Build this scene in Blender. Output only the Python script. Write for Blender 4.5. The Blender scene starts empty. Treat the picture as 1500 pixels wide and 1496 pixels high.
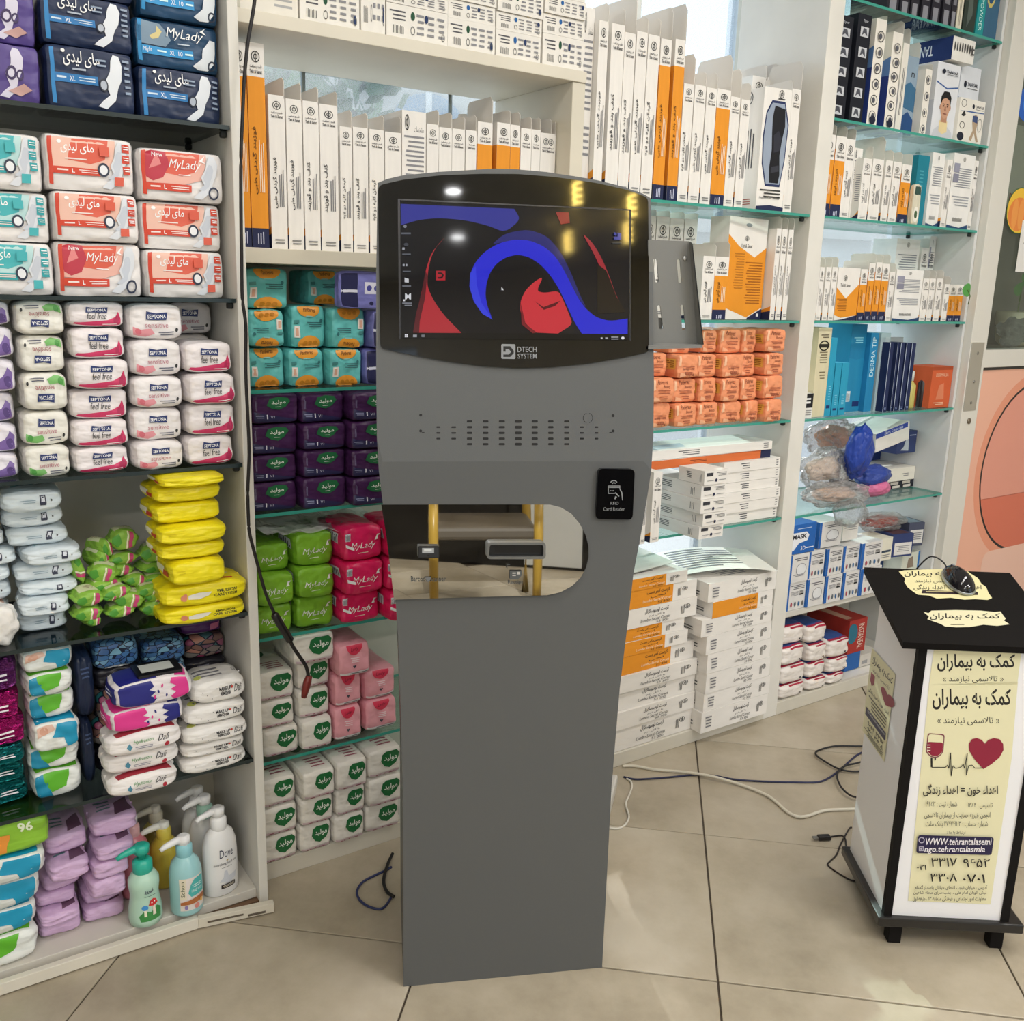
import bpy, bmesh, math, random
from mathutils import Vector, Matrix, noise, geometry
random.seed(7)
sc = bpy.context.scene
COL = sc.collection
# ------------------------------------------------------------------ camera, world, lights, exposure
FPX, CH = 1400.0, 1.45
PITCH, ROLL, YAW = math.radians(13.157), math.radians(1.62), math.radians(55.849)
fw = Vector((math.cos(YAW)*math.cos(PITCH), math.sin(YAW)*math.cos(PITCH), -math.sin(PITCH)))
rt0 = Vector((math.sin(YAW), -math.cos(YAW), 0)); up0 = rt0.cross(fw)
RT = rt0*math.cos(ROLL) + up0*math.sin(ROLL); UP = up0*math.cos(ROLL) - rt0*math.sin(ROLL)
EYE = Vector((0, 0, CH))
cam = bpy.data.cameras.new('camera'); co = bpy.data.objects.new('camera', cam); COL.objects.link(co)
cam.sensor_fit = 'HORIZONTAL'; cam.sensor_width = 36; cam.lens = 36*FPX/1500; cam.clip_start = .02
m3 = Matrix((RT, UP, -fw)).transposed(); co.matrix_world = Matrix.Translation(EYE) @ m3.to_4x4()
sc.camera = co
vs = sc.view_settings; vs.view_transform = 'Standard'; vs.look = 'None'; vs.gamma = 1; vs.use_curve_mapping = False
vs.exposure = 0.0
wd = bpy.data.worlds.new('sky'); sc.world = wd; wd.use_nodes = True
bg = wd.node_tree.nodes['Background']; bg.inputs[0].default_value = (.76, .88, 1, 1); bg.inputs[1].default_value = 1.35
def area(name, loc, size, power, rot=(0, 0, 0), col=(1, .97, .93)):
    l = bpy.data.lights.new(name, 'AREA'); l.shape = 'RECTANGLE'; l.size, l.size_y = size; l.energy = power; l.color = col
    o = bpy.data.objects.new(name, l); o.location = loc; o.rotation_euler = rot; COL.objects.link(o); return o
LAMPS = [(.1, .95, 11), (1.5, .75, 16), (2.9, .75, 19), (.1, -1.0, 20), (1.9, -1.0, 26), (-1.75, -2.1, 48), (2.5, -2.1, 48)]  # last two panels are fill, added to brighten the shelf interiors
for lx, ly, pw in LAMPS: area('ceiling_or_fill_light', (lx, ly, 2.93), (1.15, .28), pw)
sun = bpy.data.lights.new('sun', 'SUN'); sun.energy = 7; sun.angle = .01; sun.color = (1, .93, .82)
so = bpy.data.objects.new('sun', sun); COL.objects.link(so); so.rotation_euler = Vector((.30, .74, .405)).to_track_quat('Z', 'Y').to_euler()

def ray(x, y): return (RT*((x-750)/FPX) - UP*((y-748)/FPX) + fw)
def onY(x, y, Y): v = ray(x, y); return EYE + v*(Y/v.y)
def onZ(x, y, Z): v = ray(x, y); return EYE + v*((Z-CH)/v.z)

# ------------------------------------------------------------------ materials
def lin(h):
    h = h.lstrip('#')
    if len(h) == 3: h = ''.join(c*2 for c in h)
    f = lambda c: c/12.92 if c <= .04045 else ((c+.055)/1.055)**2.4
    return tuple(f(int(h[i:i+2], 16)/255) for i in (0, 2, 4)) + (1,)
MATS = {}
def M(hx, kind='film'):
    k = (hx, kind)
    if k in MATS: return MATS[k]
    m = bpy.data.materials.new(kind + '_' + hx.strip('#')); m.use_nodes = True; MATS[k] = m
    nt = m.node_tree; N = nt.nodes; L = nt.links; b = N['Principled BSDF']; c = lin(hx)
    I = b.inputs; I['Base Color'].default_value = c
    def tc(): return N.new('ShaderNodeTexCoord').outputs['Object']
    def bump(scale, strength, dist=.01, detail=3):
        n = N.new('ShaderNodeTexNoise'); n.inputs['Scale'].default_value = scale; n.inputs['Detail'].default_value = detail
        L.new(tc(), n.inputs['Vector']); bp = N.new('ShaderNodeBump'); bp.inputs['Strength'].default_value = strength; bp.inputs['Distance'].default_value = dist
        L.new(n.outputs['Fac'], bp.inputs['Height']); L.new(bp.outputs[0], I['Normal'])
    def vary(scale, lo, hi, detail=4):
        n = N.new('ShaderNodeTexNoise'); n.inputs['Scale'].default_value = scale; n.inputs['Detail'].default_value = detail
        L.new(tc(), n.inputs['Vector']); r = N.new('ShaderNodeMapRange'); L.new(n.outputs['Fac'], r.inputs['Value'])
        r.inputs['From Min'].default_value = .3; r.inputs['From Max'].default_value = .7; r.inputs['To Min'].default_value = lo; r.inputs['To Max'].default_value = hi
        mx = N.new('ShaderNodeMix'); mx.data_type = 'RGBA'; mx.blend_type = 'MULTIPLY'; mx.inputs[0].default_value = 1
        mx.inputs[6].default_value = c; L.new(r.outputs[0], mx.inputs[7]); L.new(mx.outputs[2], I['Base Color'])
    if kind == 'film':   # glossy packaging film
        I['Roughness'].default_value = .34; I['Specular IOR Level'].default_value = .4; bump(3.2, .22, .05, 1.5)
    elif kind == 'foil':
        I['Roughness'].default_value = .22; I['Metallic'].default_value = .75; bump(7, .8, .12)
    elif kind == 'ink': I['Roughness'].default_value = .42
    elif kind == 'card': I['Roughness'].default_value = .62; I['Specular IOR Level'].default_value = .3; vary(3, .95, 1.03)
    elif kind == 'thincard':   # thin white board that lets light through
        I['Roughness'].default_value = .6; t = N.new('ShaderNodeBsdfTranslucent'); t.inputs[0].default_value = c; mx = N.new('ShaderNodeMixShader'); mx.inputs[0].default_value = .45
        L.new(b.outputs[0], mx.inputs[1]); L.new(t.outputs[0], mx.inputs[2]); L.new(mx.outputs[0], N['Material Output'].inputs[0])
    elif kind == 'paint': I['Roughness'].default_value = .5; vary(6, .93, 1.03); bump(40, .05, .002)
    elif kind == 'powder': I['Roughness'].default_value = .42; bump(700, .12, .001, 1)
    elif kind == 'plastic': I['Roughness'].default_value = .3
    elif kind == 'matte': I['Roughness'].default_value = .6; I['Specular IOR Level'].default_value = .12
    elif kind == 'rubber': I['Roughness'].default_value = .55
    elif kind == 'gloss': I['Roughness'].default_value = .04; I['Specular IOR Level'].default_value = .6
    elif kind == 'mirror': I['Roughness'].default_value = .015; I['Metallic'].default_value = 1
    elif kind == 'metal': I['Roughness'].default_value = .35; I['Metallic'].default_value = .9
    elif kind == 'emit':
        I['Base Color'].default_value = (0, 0, 0, 1); I['Roughness'].default_value = .05
        I['Emission Color'].default_value = c; I['Emission Strength'].default_value = .85
    elif kind == 'lamp':
        I['Emission Color'].default_value = c; I['Emission Strength'].default_value = 40
    elif kind in ('clear', 'bag', 'smoke', 'filmglass', 'pane'):
        t = N.new('ShaderNodeBsdfTransparent'); t.inputs[0].default_value = c
        mx = N.new('ShaderNodeMixShader'); L.new(t.outputs[0], mx.inputs[1]); out = N['Material Output']; L.new(mx.outputs[0], out.inputs[0])
        if kind in ('clear', 'smoke', 'pane'):
            g = N.new('ShaderNodeBsdfGlossy'); g.inputs['Roughness'].default_value = .03; L.new(g.outputs[0], mx.inputs[2])
            lw = N.new('ShaderNodeLayerWeight'); lw.inputs[0].default_value = .5; pw = N.new('ShaderNodeMath'); pw.operation = 'POWER'; L.new(lw.outputs['Facing'], pw.inputs[0]); pw.inputs[1].default_value = 3.5
            r = N.new('ShaderNodeMapRange'); L.new(pw.outputs[0], r.inputs[0]); r.inputs[3].default_value = .03; r.inputs[4].default_value = .6; L.new(r.outputs[0], mx.inputs[0])
        elif kind == 'bag':
            I['Base Color'].default_value = (.95, .94, .93, 1); I['Roughness'].default_value = .18; I['Specular IOR Level'].default_value = .9; bump(7, .8, .12); L.new(b.outputs[0], mx.inputs[2])
            lw = N.new('ShaderNodeLayerWeight'); lw.inputs[0].default_value = .45; r = N.new('ShaderNodeMapRange'); L.new(lw.outputs['Facing'], r.inputs[0])
            r.inputs[3].default_value = .16; r.inputs[4].default_value = .62; L.new(r.outputs[0], mx.inputs[0])
        else:            # window glass under a finely perforated white film
            tr = N.new('ShaderNodeBsdfTranslucent'); tr.inputs[0].default_value = (.84, .92, .97, 1)
            d = N.new('ShaderNodeBsdfDiffuse'); d.inputs[0].default_value = (.8, .88, .9, 1); ad = N.new('ShaderNodeMixShader'); ad.inputs[0].default_value = .25
            L.new(tr.outputs[0], ad.inputs[1]); L.new(d.outputs[0], ad.inputs[2]); L.new(ad.outputs[0], mx.inputs[2])
            v = N.new('ShaderNodeTexVoronoi'); v.inputs['Scale'].default_value = 420; L.new(tc(), v.inputs['Vector'])
            r = N.new('ShaderNodeMapRange'); L.new(v.outputs[0], r.inputs[0]); r.inputs[1].default_value = .2; r.inputs[2].default_value = .6; r.inputs[3].default_value = .2; r.inputs[4].default_value = .3
            L.new(r.outputs[0], mx.inputs[0])
    elif kind.startswith('pat'):   # printed scale / leaf pattern
        v = N.new('ShaderNodeTexVoronoi'); v.inputs['Scale'].default_value = 6 if kind == 'pat1' else 4; L.new(tc(), v.inputs['Vector'])
        v2 = N.new('ShaderNodeTexVoronoi'); v2.feature = 'DISTANCE_TO_EDGE'; v2.inputs['Scale'].default_value = v.inputs['Scale'].default_value; L.new(tc(), v2.inputs['Vector'])
        cr = N.new('ShaderNodeValToRGB'); L.new(v.outputs['Color'], cr.inputs[0])
        pal = {'pat1': ['#28406f', '#4f7fb0', '#3a5c95', '#7fb0c8'], 'pat2': ['#20333f', '#c98f7a', '#2f7f86', '#b0486f']}[kind]
        e = cr.color_ramp.elements; e[0].color = lin(pal[0]); e[1].color = lin(pal[3]); e[1].position = .8
        for q, w in ((.33, pal[1]), (.55, pal[2])): z = e.new(q); z.color = lin(w)
        mx = N.new('ShaderNodeMix'); mx.data_type = 'RGBA'; r = N.new('ShaderNodeMath'); r.operation = 'GREATER_THAN'; r.inputs[1].default_value = .05
        L.new(v2.outputs[0], r.inputs[0]); L.new(r.outputs[0], mx.inputs[0]); mx.inputs[6].default_value = lin('#141d33'); L.new(cr.outputs[0], mx.inputs[7]); L.new(mx.outputs[2], I['Base Color'])
        I['Roughness'].default_value = .3
    elif kind == 'tile':
        I['Roughness'].default_value = .33; oi = N.new('ShaderNodeObjectInfo')
        n = N.new('ShaderNodeTexNoise'); n.inputs['Scale'].default_value = 3.2; n.inputs['Detail'].default_value = 7; n.inputs['Roughness'].default_value = .62
        ad = N.new('ShaderNodeVectorMath'); L.new(tc(), ad.inputs[0]); sm = N.new('ShaderNodeVectorMath'); sm.operation = 'SCALE'; sm.inputs[0].default_value = (40, 17, 9); L.new(oi.outputs['Random'], sm.inputs['Scale'])
        L.new(sm.outputs[0], ad.inputs[1]); L.new(ad.outputs[0], n.inputs['Vector'])
        cr = N.new('ShaderNodeValToRGB'); L.new(n.outputs['Fac'], cr.inputs[0]); e = cr.color_ramp.elements
        e[0].position = .33; e[0].color = lin('#9c917d'); e[1].position = .7; e[1].color = lin('#c2b8a6'); z = e.new(.5); z.color = lin('#b1a692')
        L.new(cr.outputs[0], I['Base Color'])
        w = N.new('ShaderNodeTexNoise'); w.inputs['Scale'].default_value = 90; L.new(tc(), w.inputs['Vector'])
        bp = N.new('ShaderNodeBump'); bp.inputs['Strength'].default_value = .08; bp.inputs['Distance'].default_value = .003; L.new(w.outputs[0], bp.inputs['Height']); L.new(bp.outputs[0], I['Normal'])
    return m

# ------------------------------------------------------------------ Persian shaping, text outlines
FORMS = {'ا':'ﺍﺎ','آ':'ﺁﺂ','ب':'ﺏﺐﺑﺒ','پ':'ﭖﭗﭘﭙ','ت':'ﺕﺖﺗﺘ','ث':'ﺙﺚﺛﺜ','ج':'ﺝﺞﺟﺠ','چ':'ﭺﭻﭼﭽ','ح':'ﺡﺢﺣﺤ','خ':'ﺥﺦﺧﺨ','د':'ﺩﺪ','ذ':'ﺫﺬ','ر':'ﺭﺮ','ز':'ﺯﺰ','ژ':'ﮊﮋ','س':'ﺱﺲﺳﺴ','ش':'ﺵﺶﺷﺸ','ص':'ﺹﺺﺻﺼ','ض':'ﺽﺾﺿﻀ','ط':'ﻁﻂﻃﻄ','ظ':'ﻅﻆﻇﻈ','ع':'ﻉﻊﻋﻌ','غ':'ﻍﻎﻏﻐ','ف':'ﻑﻒﻓﻔ','ق':'ﻕﻖﻗﻘ','ک':'ﮎﮏﮐﮑ','گ':'ﮒﮓﮔﮕ','ل':'ﻝﻞﻟﻠ','م':'ﻡﻢﻣﻤ','ن':'ﻥﻦﻧﻨ','و':'ﻭﻮ','ه':'ﻩﻪﻫﻬ','ی':'ﯼﯽﯾﯿ','ئ':'ﺉﺊﺋﺌ','\u0001':'ﻻﻼ'}
def shape(t):
    if not any(c in FORMS for c in t) and not any('۰' <= c <= '۹' for c in t): return t
    t = t.replace('لا', '\u0001'); out = []
    for i, c in enumerate(t):
        f = FORMS.get(c)
        if not f: out.append(c); continue
        pj = i > 0 and len(FORMS.get(t[i-1], '')) == 4
        nj = len(f) == 4 and i+1 < len(t) and t[i+1] in FORMS
        out.append(f[3] if nj and pj else f[2] if nj else f[1] if pj else f[0])
    res, run = [], []
    for c in reversed(out):
        if '۰' <= c <= '۹': run.insert(0, c); continue
        res += run; run = []; res.append({'«': '»', '»': '«', '(': ')', ')': '('}.get(c, c))
    return ''.join(res + run)
TXT = {}
def text2d(s, bold=0.0, shear=0.0, res=2):
    k = (s, bold, shear, res)
    if k not in TXT:
        cu = bpy.data.curves.new('lettering', 'FONT'); cu.body = shape(s); cu.size = 1; cu.offset = bold; cu.shear = shear; cu.resolution_u = res; cu.fill_mode = 'FRONT'
        o = bpy.data.objects.new('lettering', cu); COL.objects.link(o)
        me = bpy.data.meshes.new_from_object(o.evaluated_get(bpy.context.evaluated_depsgraph_get()))
        vs_ = [(v.co.x, v.co.y) for v in me.vertices]; fs = [tuple(p.vertices) for p in me.polygons]
        x0 = min(v[0] for v in vs_); x1 = max(v[0] for v in vs_); y0 = min(v[1] for v in vs_); y1 = max(v[1] for v in vs_)
        TXT[k] = ([((a-x0)/(x1-x0), (b-y0)/(y1-y0)) for a, b in vs_], fs)
        bpy.data.objects.remove(o); bpy.data.curves.remove(cu); bpy.data.meshes.remove(me)
    return TXT[k]

# ------------------------------------------------------------------ mesh building
class MB:
    def __init__(s): s.v = []; s.f = []; s.mi = []; s.slots = []; s.sm = []
    def slot(s, m):
        if m not in s.slots: s.slots.append(m)
        return s.slots.index(m)
    def face(s, idx, m, smooth=False): s.f.append(tuple(idx)); s.mi.append(s.slot(m)); s.sm.append(smooth)
    def poly(s, pts, m, smooth=False):
        n = len(s.v); s.v += [tuple(p) for p in pts]; s.face(range(n, n+len(pts)), m, smooth)
    def box(s, x0, y0, z0, x1, y1, z1, m, bev=0):
        b = min(bev, (x1-x0)*.3, (y1-y0)*.3, (z1-z0)*.3)
        if b <= 0:
            n = len(s.v); s.v += [(x, y, z) for z in (z0, z1) for y in (y0, y1) for x in (x0, x1)]
            for q in ((0, 2, 3, 1), (4, 5, 7, 6), (0, 1, 5, 4), (2, 6, 7, 3), (0, 4, 6, 2), (1, 3, 7, 5)): s.face([n+i for i in q], m)
            return
        bm = bmesh.new(); bmesh.ops.create_cube(bm, size=1)
        for w in bm.verts: w.co = Vector(((x0+x1)/2+w.co.x*(x1-x0), (y0+y1)/2+w.co.y*(y1-y0), (z0+z1)/2+w.co.z*(z1-z0)))
        bmesh.ops.bevel(bm, geom=bm.edges[:], offset=b, segments=2, affect='EDGES', profile=.5)
        s.add_bm(bm, m)
    def add_bm(s, bm, m, smooth=False, mat=None):
        n = len(s.v); bm.verts.index_update()
        s.v += [tuple(mat @ w.co if mat else w.co) for w in bm.verts]
        for f in bm.faces: s.face([n+w.index for w in f.verts], m, smooth)
        bm.free()
    def prism(s, pts, y0, y1, m, m_side=None, axis='y'):
        """polygon in (x,z), front at y0, back at y1"""
        n = len(s.v); k = len(pts)
        P = (lambda a, b, d: (a, d, b)) if axis == 'y' else (lambda a, b, d: (a, b, d)) if axis == 'z' else (lambda a, b, d: (d, a, b))
        s.v += [P(a, b, y0) for a, b in pts] + [P(a, b, y1) for a, b in pts]
        tris = geometry.tessellate_polygon([[Vector((a, b, 0)) for a, b in pts]])
        for t in tris: s.face([n+i for i in t], m); s.face([n+k+i for i in reversed(t)], m)
        for i in range(k): j = (i+1) % k; s.face((n+i, n+j, n+k+j, n+k+i), m_side or m)
    def lathe(s, prof, m, seg=20, c=(0, 0, 0), sy=1.0, smooth=True):
        n = len(s.v)
        for r, z in prof:
            for i in range(seg): a = 2*math.pi*i/seg; s.v.append((c[0]+r*math.cos(a), c[1]+r*sy*math.sin(a), c[2]+z))
        for j in range(len(prof)-1):
            for i in range(seg):
                k = (i+1) % seg; s.face((n+j*seg+i, n+j*seg+k, n+(j+1)*seg+k, n+(j+1)*seg+i), m, smooth)
        s.face([n+i for i in reversed(range(seg))], m); s.face([n+(len(prof)-1)*seg+i for i in range(seg)], m)
    def tube(s, pts, r, m, seg=8):
        pts = [Vector(p) for p in pts]; n = len(s.v); up = Vector((0, 0, 1))
        for i, p in enumerate(pts):
            t = (pts[min(i+1, len(pts)-1)]-pts[max(i-1, 0)]).normalized()
            a = t.cross(up); a = a.normalized() if a.length > .05 else Vector((1, 0, 0)); b = a.cross(t)
            rr = r[i] if isinstance(r, (list, tuple)) else r
            for k in range(seg): q = 2*math.pi*k/seg; s.v.append(tuple(p+(a*math.cos(q)+b*math.sin(q))*rr))
        for i in range(len(pts)-1):
            for k in range(seg): l = (k+1) % seg; s.face((n+i*seg+k, n+i*seg+l, n+(i+1)*seg+l, n+(i+1)*seg+k), m, True)
        s.face([n+k for k in reversed(range(seg))], m); s.face([n+(len(pts)-1)*seg+k for k in range(seg)], m)
    def mesh(s, name):
        me = bpy.data.meshes.new(name); me.from_pydata(s.v, [], s.f); 
        for m in s.slots: me.materials.append(m)
        me.polygons.foreach_set('material_index', s.mi); me.polygons.foreach_set('use_smooth', s.sm); me.update(); return me
    def build(s, name, parent=None, loc=None, **k): return link(name, s.mesh(name), parent, loc, **k)
def link(name, me, parent=None, loc=None, rz=0, scale=None, label=None, cat=None, group=None, kind=None):
    o = bpy.data.objects.new(name, me); COL.objects.link(o)
    if parent: o.parent = parent
    if loc is not None: o.location = loc
    if rz: o.rotation_euler = (0, 0, rz)
    if scale: o.scale = scale
    return tag(o, label, cat, group, kind)
SEEN = {}
def tag(o, label=None, cat=None, group=None, kind=None):
    if label:
        n = len(label.split())
        if not 4 <= n <= 16: print('LABEL LENGTH', n, label)
        if label in SEEN: print('DUP LABEL', label)
        SEEN[label] = 1; o['label'] = label
    if cat: o['category'] = cat
    if group: o['group'] = group
    if kind: o['kind'] = kind
    return o
def empty(name, loc, rz=0, **k):
    o = bpy.data.objects.new(name, None); COL.objects.link(o); o.location = loc; o.rotation_euler = (0, 0, rz); o.empty_display_size = .1
    return tag(o, **k)
def smooth_path(pts, n=8):
    pts = [Vector(p) for p in pts]; out = []
    for i in range(len(pts)-1):
        p0, p1, p2, p3 = pts[max(i-1, 0)], pts[i], pts[i+1], pts[min(i+2, len(pts)-1)]
        for k in range(n):
            t = k/n; out.append(.5*((2*p1)+(p2-p0)*t+(2*p0-5*p1+4*p2-p3)*t*t+(3*p1-p0-3*p2+p3)*t**3))
    return out + [pts[-1]]

# ---- flat or conforming print.  elements: r/e/p/t/l with coordinates as fractions of the face
def ell(cx, cy, rx, ry, n=18, a0=0, a1=2*math.pi):
    full = a1-a0 > 6.28
    return [(cx+rx*math.cos(a0+(a1-a0)*i/(n if full else n-1)), cy+ry*math.sin(a0+(a1-a0)*i/(n if full else n-1))) for i in range(n)]
def art_polys(el, rnd):
    k = el[0]
    if k == 'r': _, a, b, c, d, col = el[:6]; yield 'poly', [(a, b), (c, b), (c, d), (a, d)], None, col
    elif k == 'e': yield 'poly', ell(*el[1:5]), None, el[5]
    elif k == 'o':      # ring
        _, cx, cy, rx, ry, w, col = el; n = 20; a = ell(cx, cy, rx, ry, n); b = ell(cx, cy, rx*(1-w), ry*(1-w), n)
        yield 'tris', a+b, [(i, (i+1) % n, n+(i+1) % n, n+i) for i in range(n)], col
    elif k == 'p': yield 'poly', el[1], None, el[2]
    elif k == 't':
        _, s, x0, y0, x1, y1, col = el[:7]; o = el[7] if len(el) > 7 else {}
        v, f = text2d(s, o.get('b', 0.), o.get('sh', 0.), o.get('res', 2)); rot = o.get('rot', 0)
        if rot == 90: v = [(1-b, a) for a, b in v]
        elif rot == 180: v = [(1-a, 1-b) for a, b in v]
        elif rot == -90: v = [(b, 1-a) for a, b in v]
        yield 'tris', [(x0+a*(x1-x0), y0+b*(y1-y0)) for a, b in v], f, col
    elif k in 'lL':     # lines of small print, horizontal (l) or vertical (L)
        _, x0, y0, x1, y1, n, col = el
        for i in range(n):
            if k == 'l':
                h = (y1-y0)/n; y = y1-(i+.25)*h; q = x0 if n > 1 else x0
                q = x0+(x1-x0)*(rnd.random()*.25 if i else 0); yield 'poly', [(q, y-h*.4), (x1, y-h*.4), (x1, y), (q, y)], None, col
            else:
                h = (x1-x0)/n; x = x0+(i+.25)*h; q = y1-(y1-y0)*rnd.random()*.3; yield 'poly', [(x, y0), (x+h*.4, y0), (x+h*.4, q), (x, q)], None, col
FACES = {'front': (lambda s, t: (s, -1, t)), 'back': (lambda s, t: (-s, 1, t)), 'left': (lambda s, t: (-1, -s, t)), 'right': (lambda s, t: (1, s, t)),
         'top': (lambda s, t: (s, t, 1)), 'bottom': (lambda s, t: (s, -t, -1))}
NRM = {'front': (0, -1, 0), 'back': (0, 1, 0), 'left': (-1, 0, 0), 'right': (1, 0, 0), 'top': (0, 0, 1), 'bottom': (0, 0, -1)}
def unit(name, body, art=None, p=None, taper=0, pinch=0, crimp=0, amp=0, seed=0, kind='film', ink='ink', faces=None, sag=0):
    """a packet (p = roundness) or carton (p None) of size 1 x 1 x 1 with its base centre at the origin, its print on top of the faces"""
    art = art or {}; faces = faces or {}; mb = MB(); soft = p is not None; rnd = random.Random(seed)
    def S(a, b, c):
        if not soft: return Vector((a/2, b/2, c/2+.5))
        r = (abs(a)**p+abs(b)**p+abs(c)**p)**(-1/p)*1.035; x, y, z = a*r, b*r, c*r
        z *= 1-taper*abs(a)**3; y *= 1-pinch*abs(a)**3
        if sag: z -= sag*(1-a*a)*.0+sag*abs(a)**2*(1 if c > 0 else .0)
        q = Vector((x, y, z)); n = noise.noise_vector(q*1.6+Vector((seed*7.3, seed*3.1, 0)))*amp*1.6+noise.noise_vector(q*4.5+Vector((0, seed*5.7, 3)))*amp*.45
        q += n; return Vector((q.x/2, q.y/2, max(q.z/2+.5, 0)))
    nu, nv = (18, 12) if soft else (1, 1)
    for fn, fx in FACES.items():
        a, b = (nu, nv) if fn in ('front', 'back', 'top', 'bottom') else (nv, nv)
        if not soft: a = b = 1
        G = [[S(*fx(2*i/a-1, 2*j/b-1)) for j in range(b+1)] for i in range(a+1)]
        m = M(faces.get(fn, body), kind); n0 = len(mb.v)
        for i in range(a+1):
            for j in range(b+1): mb.v.append(tuple(G[i][j]))
        for i in range(a):
            for j in range(b): q = n0+i*(b+1)+j; mb.face((q, q+b+1, q+b+2, q+1), m, soft)
        nr = Vector(NRM[fn])
        def ev(u, v, off):
            x = min(max(u, 0), 1)*a; y = min(max(v, 0), 1)*b; i = min(int(x), a-1); j = min(int(y), b-1); x -= i; y -= j
            return tuple(G[i][j]*(1-x)*(1-y)+G[i+1][j]*x*(1-y)+G[i][j+1]*(1-x)*y+G[i+1][j+1]*x*y+nr*off)
        for k, el in enumerate(art.get(fn, ())):
            off = (.011 if soft else .003)+.0016*k
            for typ, pts, fs, colr in art_polys(el, rnd):
                mm = M(colr, ink)
                if typ == 'poly' and soft:
                    P = []
                    for i in range(len(pts)):
                        A = Vector(pts[i]); B = Vector(pts[(i+1) % len(pts)]); c = max(1, int((B-A).length/.09))
                        P += [A+(B-A)*(w/c) for w in range(c)]
                    nb = len(P); xs = [q.x for q in P]; ys = [q.y for q in P]
                    gx = min(xs)+.045
                    while gx < max(xs):
                        gy = min(ys)+.05
                        while gy < max(ys): P.append(Vector((gx, gy))); gy += .1
                        gx += .09
                    r = geometry.delaunay_2d_cdt(P, [(i, (i+1) % nb) for i in range(nb)], [], 1, 1e-5); pts, fs = [tuple(q) for q in r[0]], r[2]
                elif typ == 'poly': fs = geometry.tessellate_polygon([[Vector((c, d, 0)) for c, d in pts]])
                n0 = len(mb.v); mb.v += [ev(c, d, off) for c, d in pts]
                for f in fs: mb.face([n0+i for i in f], mm, soft)
    if crimp:
        m = M(body, kind)
        for s in (-1, 1):
            n0 = len(mb.v); R = 8
            for j in range(R+1):
                t = j/R*2-1; w = .08*math.sin(j*2.1+seed)
                for u in (0, 1): mb.v.append((s*(.47+u*crimp), w*(.3+u)*.5, .5+t*.5*(1-taper)*(.86+.1*u)))
            for j in range(R): q = n0+2*j; mb.face((q, q+1, q+3, q+2), m, True)
    if soft:     # fit exactly into the size-1 box
        for ax, (a, b) in enumerate(((-.5, .5), (-.5, .5), (0, 1))):
            lo = min(v[ax] for v in mb.v); hi = max(v[ax] for v in mb.v); k = (b-a)/(hi-lo)
            mb.v = [tuple(a+(v[q]-lo)*k if q == ax else v[q] for q in range(3)) for v in mb.v]
    return mb.mesh(name)
BAYS = ((-1.36, .646), (.671, 1.544), (1.586, 2.484), (2.553, 3.404))
NTH = ['topmost', 'second', 'third', 'fourth', 'fifth', 'sixth', 'seventh', 'eighth', 'ninth', 'tenth', 'eleventh', 'twelfth']
REG = []
SHELVES = {}
def ceil_z(x, z0):     # underside of the next glass shelf above a thing standing at z0
    for (lo, hi), zs in SHELVES.items():
        if lo-.02 < x < hi+.02: return min([z for z in zs if z > z0+.03] or [9])-.0095
    return 9
def put(me, name, label, cat, group, X0, X1, Y, Z0, Z1, dep, rz=0., dy=0., reg=True):
    """stand a size-1 mesh in the world: X0..X1 wide, its front at Y, Z0..Z1 high"""
    for lo, hi in BAYS:     # keep clear of the uprights
        if Z0 > 1.975 and hi < 1.6 and lo > 0: continue
        if lo < (X0+X1)/2 < hi+(.2 if hi > 3.4 else .06):
            m = abs(math.sin(rz))*dep*.5+.002
            if X1 > hi-m: X0 -= X1-hi+m; X1 = hi-m
            if X0 < lo+m: X1 += lo+m-X0; X0 = lo+m
    Y += dy; Z1 = min(Z1, ceil_z((X0+X1)/2, Z0))
    if reg:         # neighbours touch, they do not run into each other
        for a0, a1, b0, b1, c0, c1 in REG:
            mx, my = abs(math.sin(rz))*dep/2, abs(math.sin(rz))*(X1-X0)/2
            if min(Z1, c1)-max(Z0, c0) < .002: continue
            ox = min(X1+mx, a1)-max(X0-mx, a0); oy = min(Y+dep+my, b1)-max(Y-my, b0)
            if ox < -.0005 or oy < -.0005: continue
            if ox < .5*(X1-X0):
                if X0+X1 > a0+a1: X0 = a1+mx+.0006
                else: X1 = a0-mx-.0006
            elif 2*Y+dep > b0+b1: d = b1+my+.001-Y; Y += d; dep = max(dep-d, .03)
            else: dep = max(b0-my-.001-Y, .03)
        mx, my = abs(math.sin(rz))*dep/2, abs(math.sin(rz))*(X1-X0)/2; REG.append((X0-mx, X1+mx, Y-my, Y+dep+my, Z0, Z1))
    o = link(name, me, None, ((X0+X1)/2, Y+dep/2, Z0), rz, (X1-X0, dep, Z1-Z0), label, cat, group); return o
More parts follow.
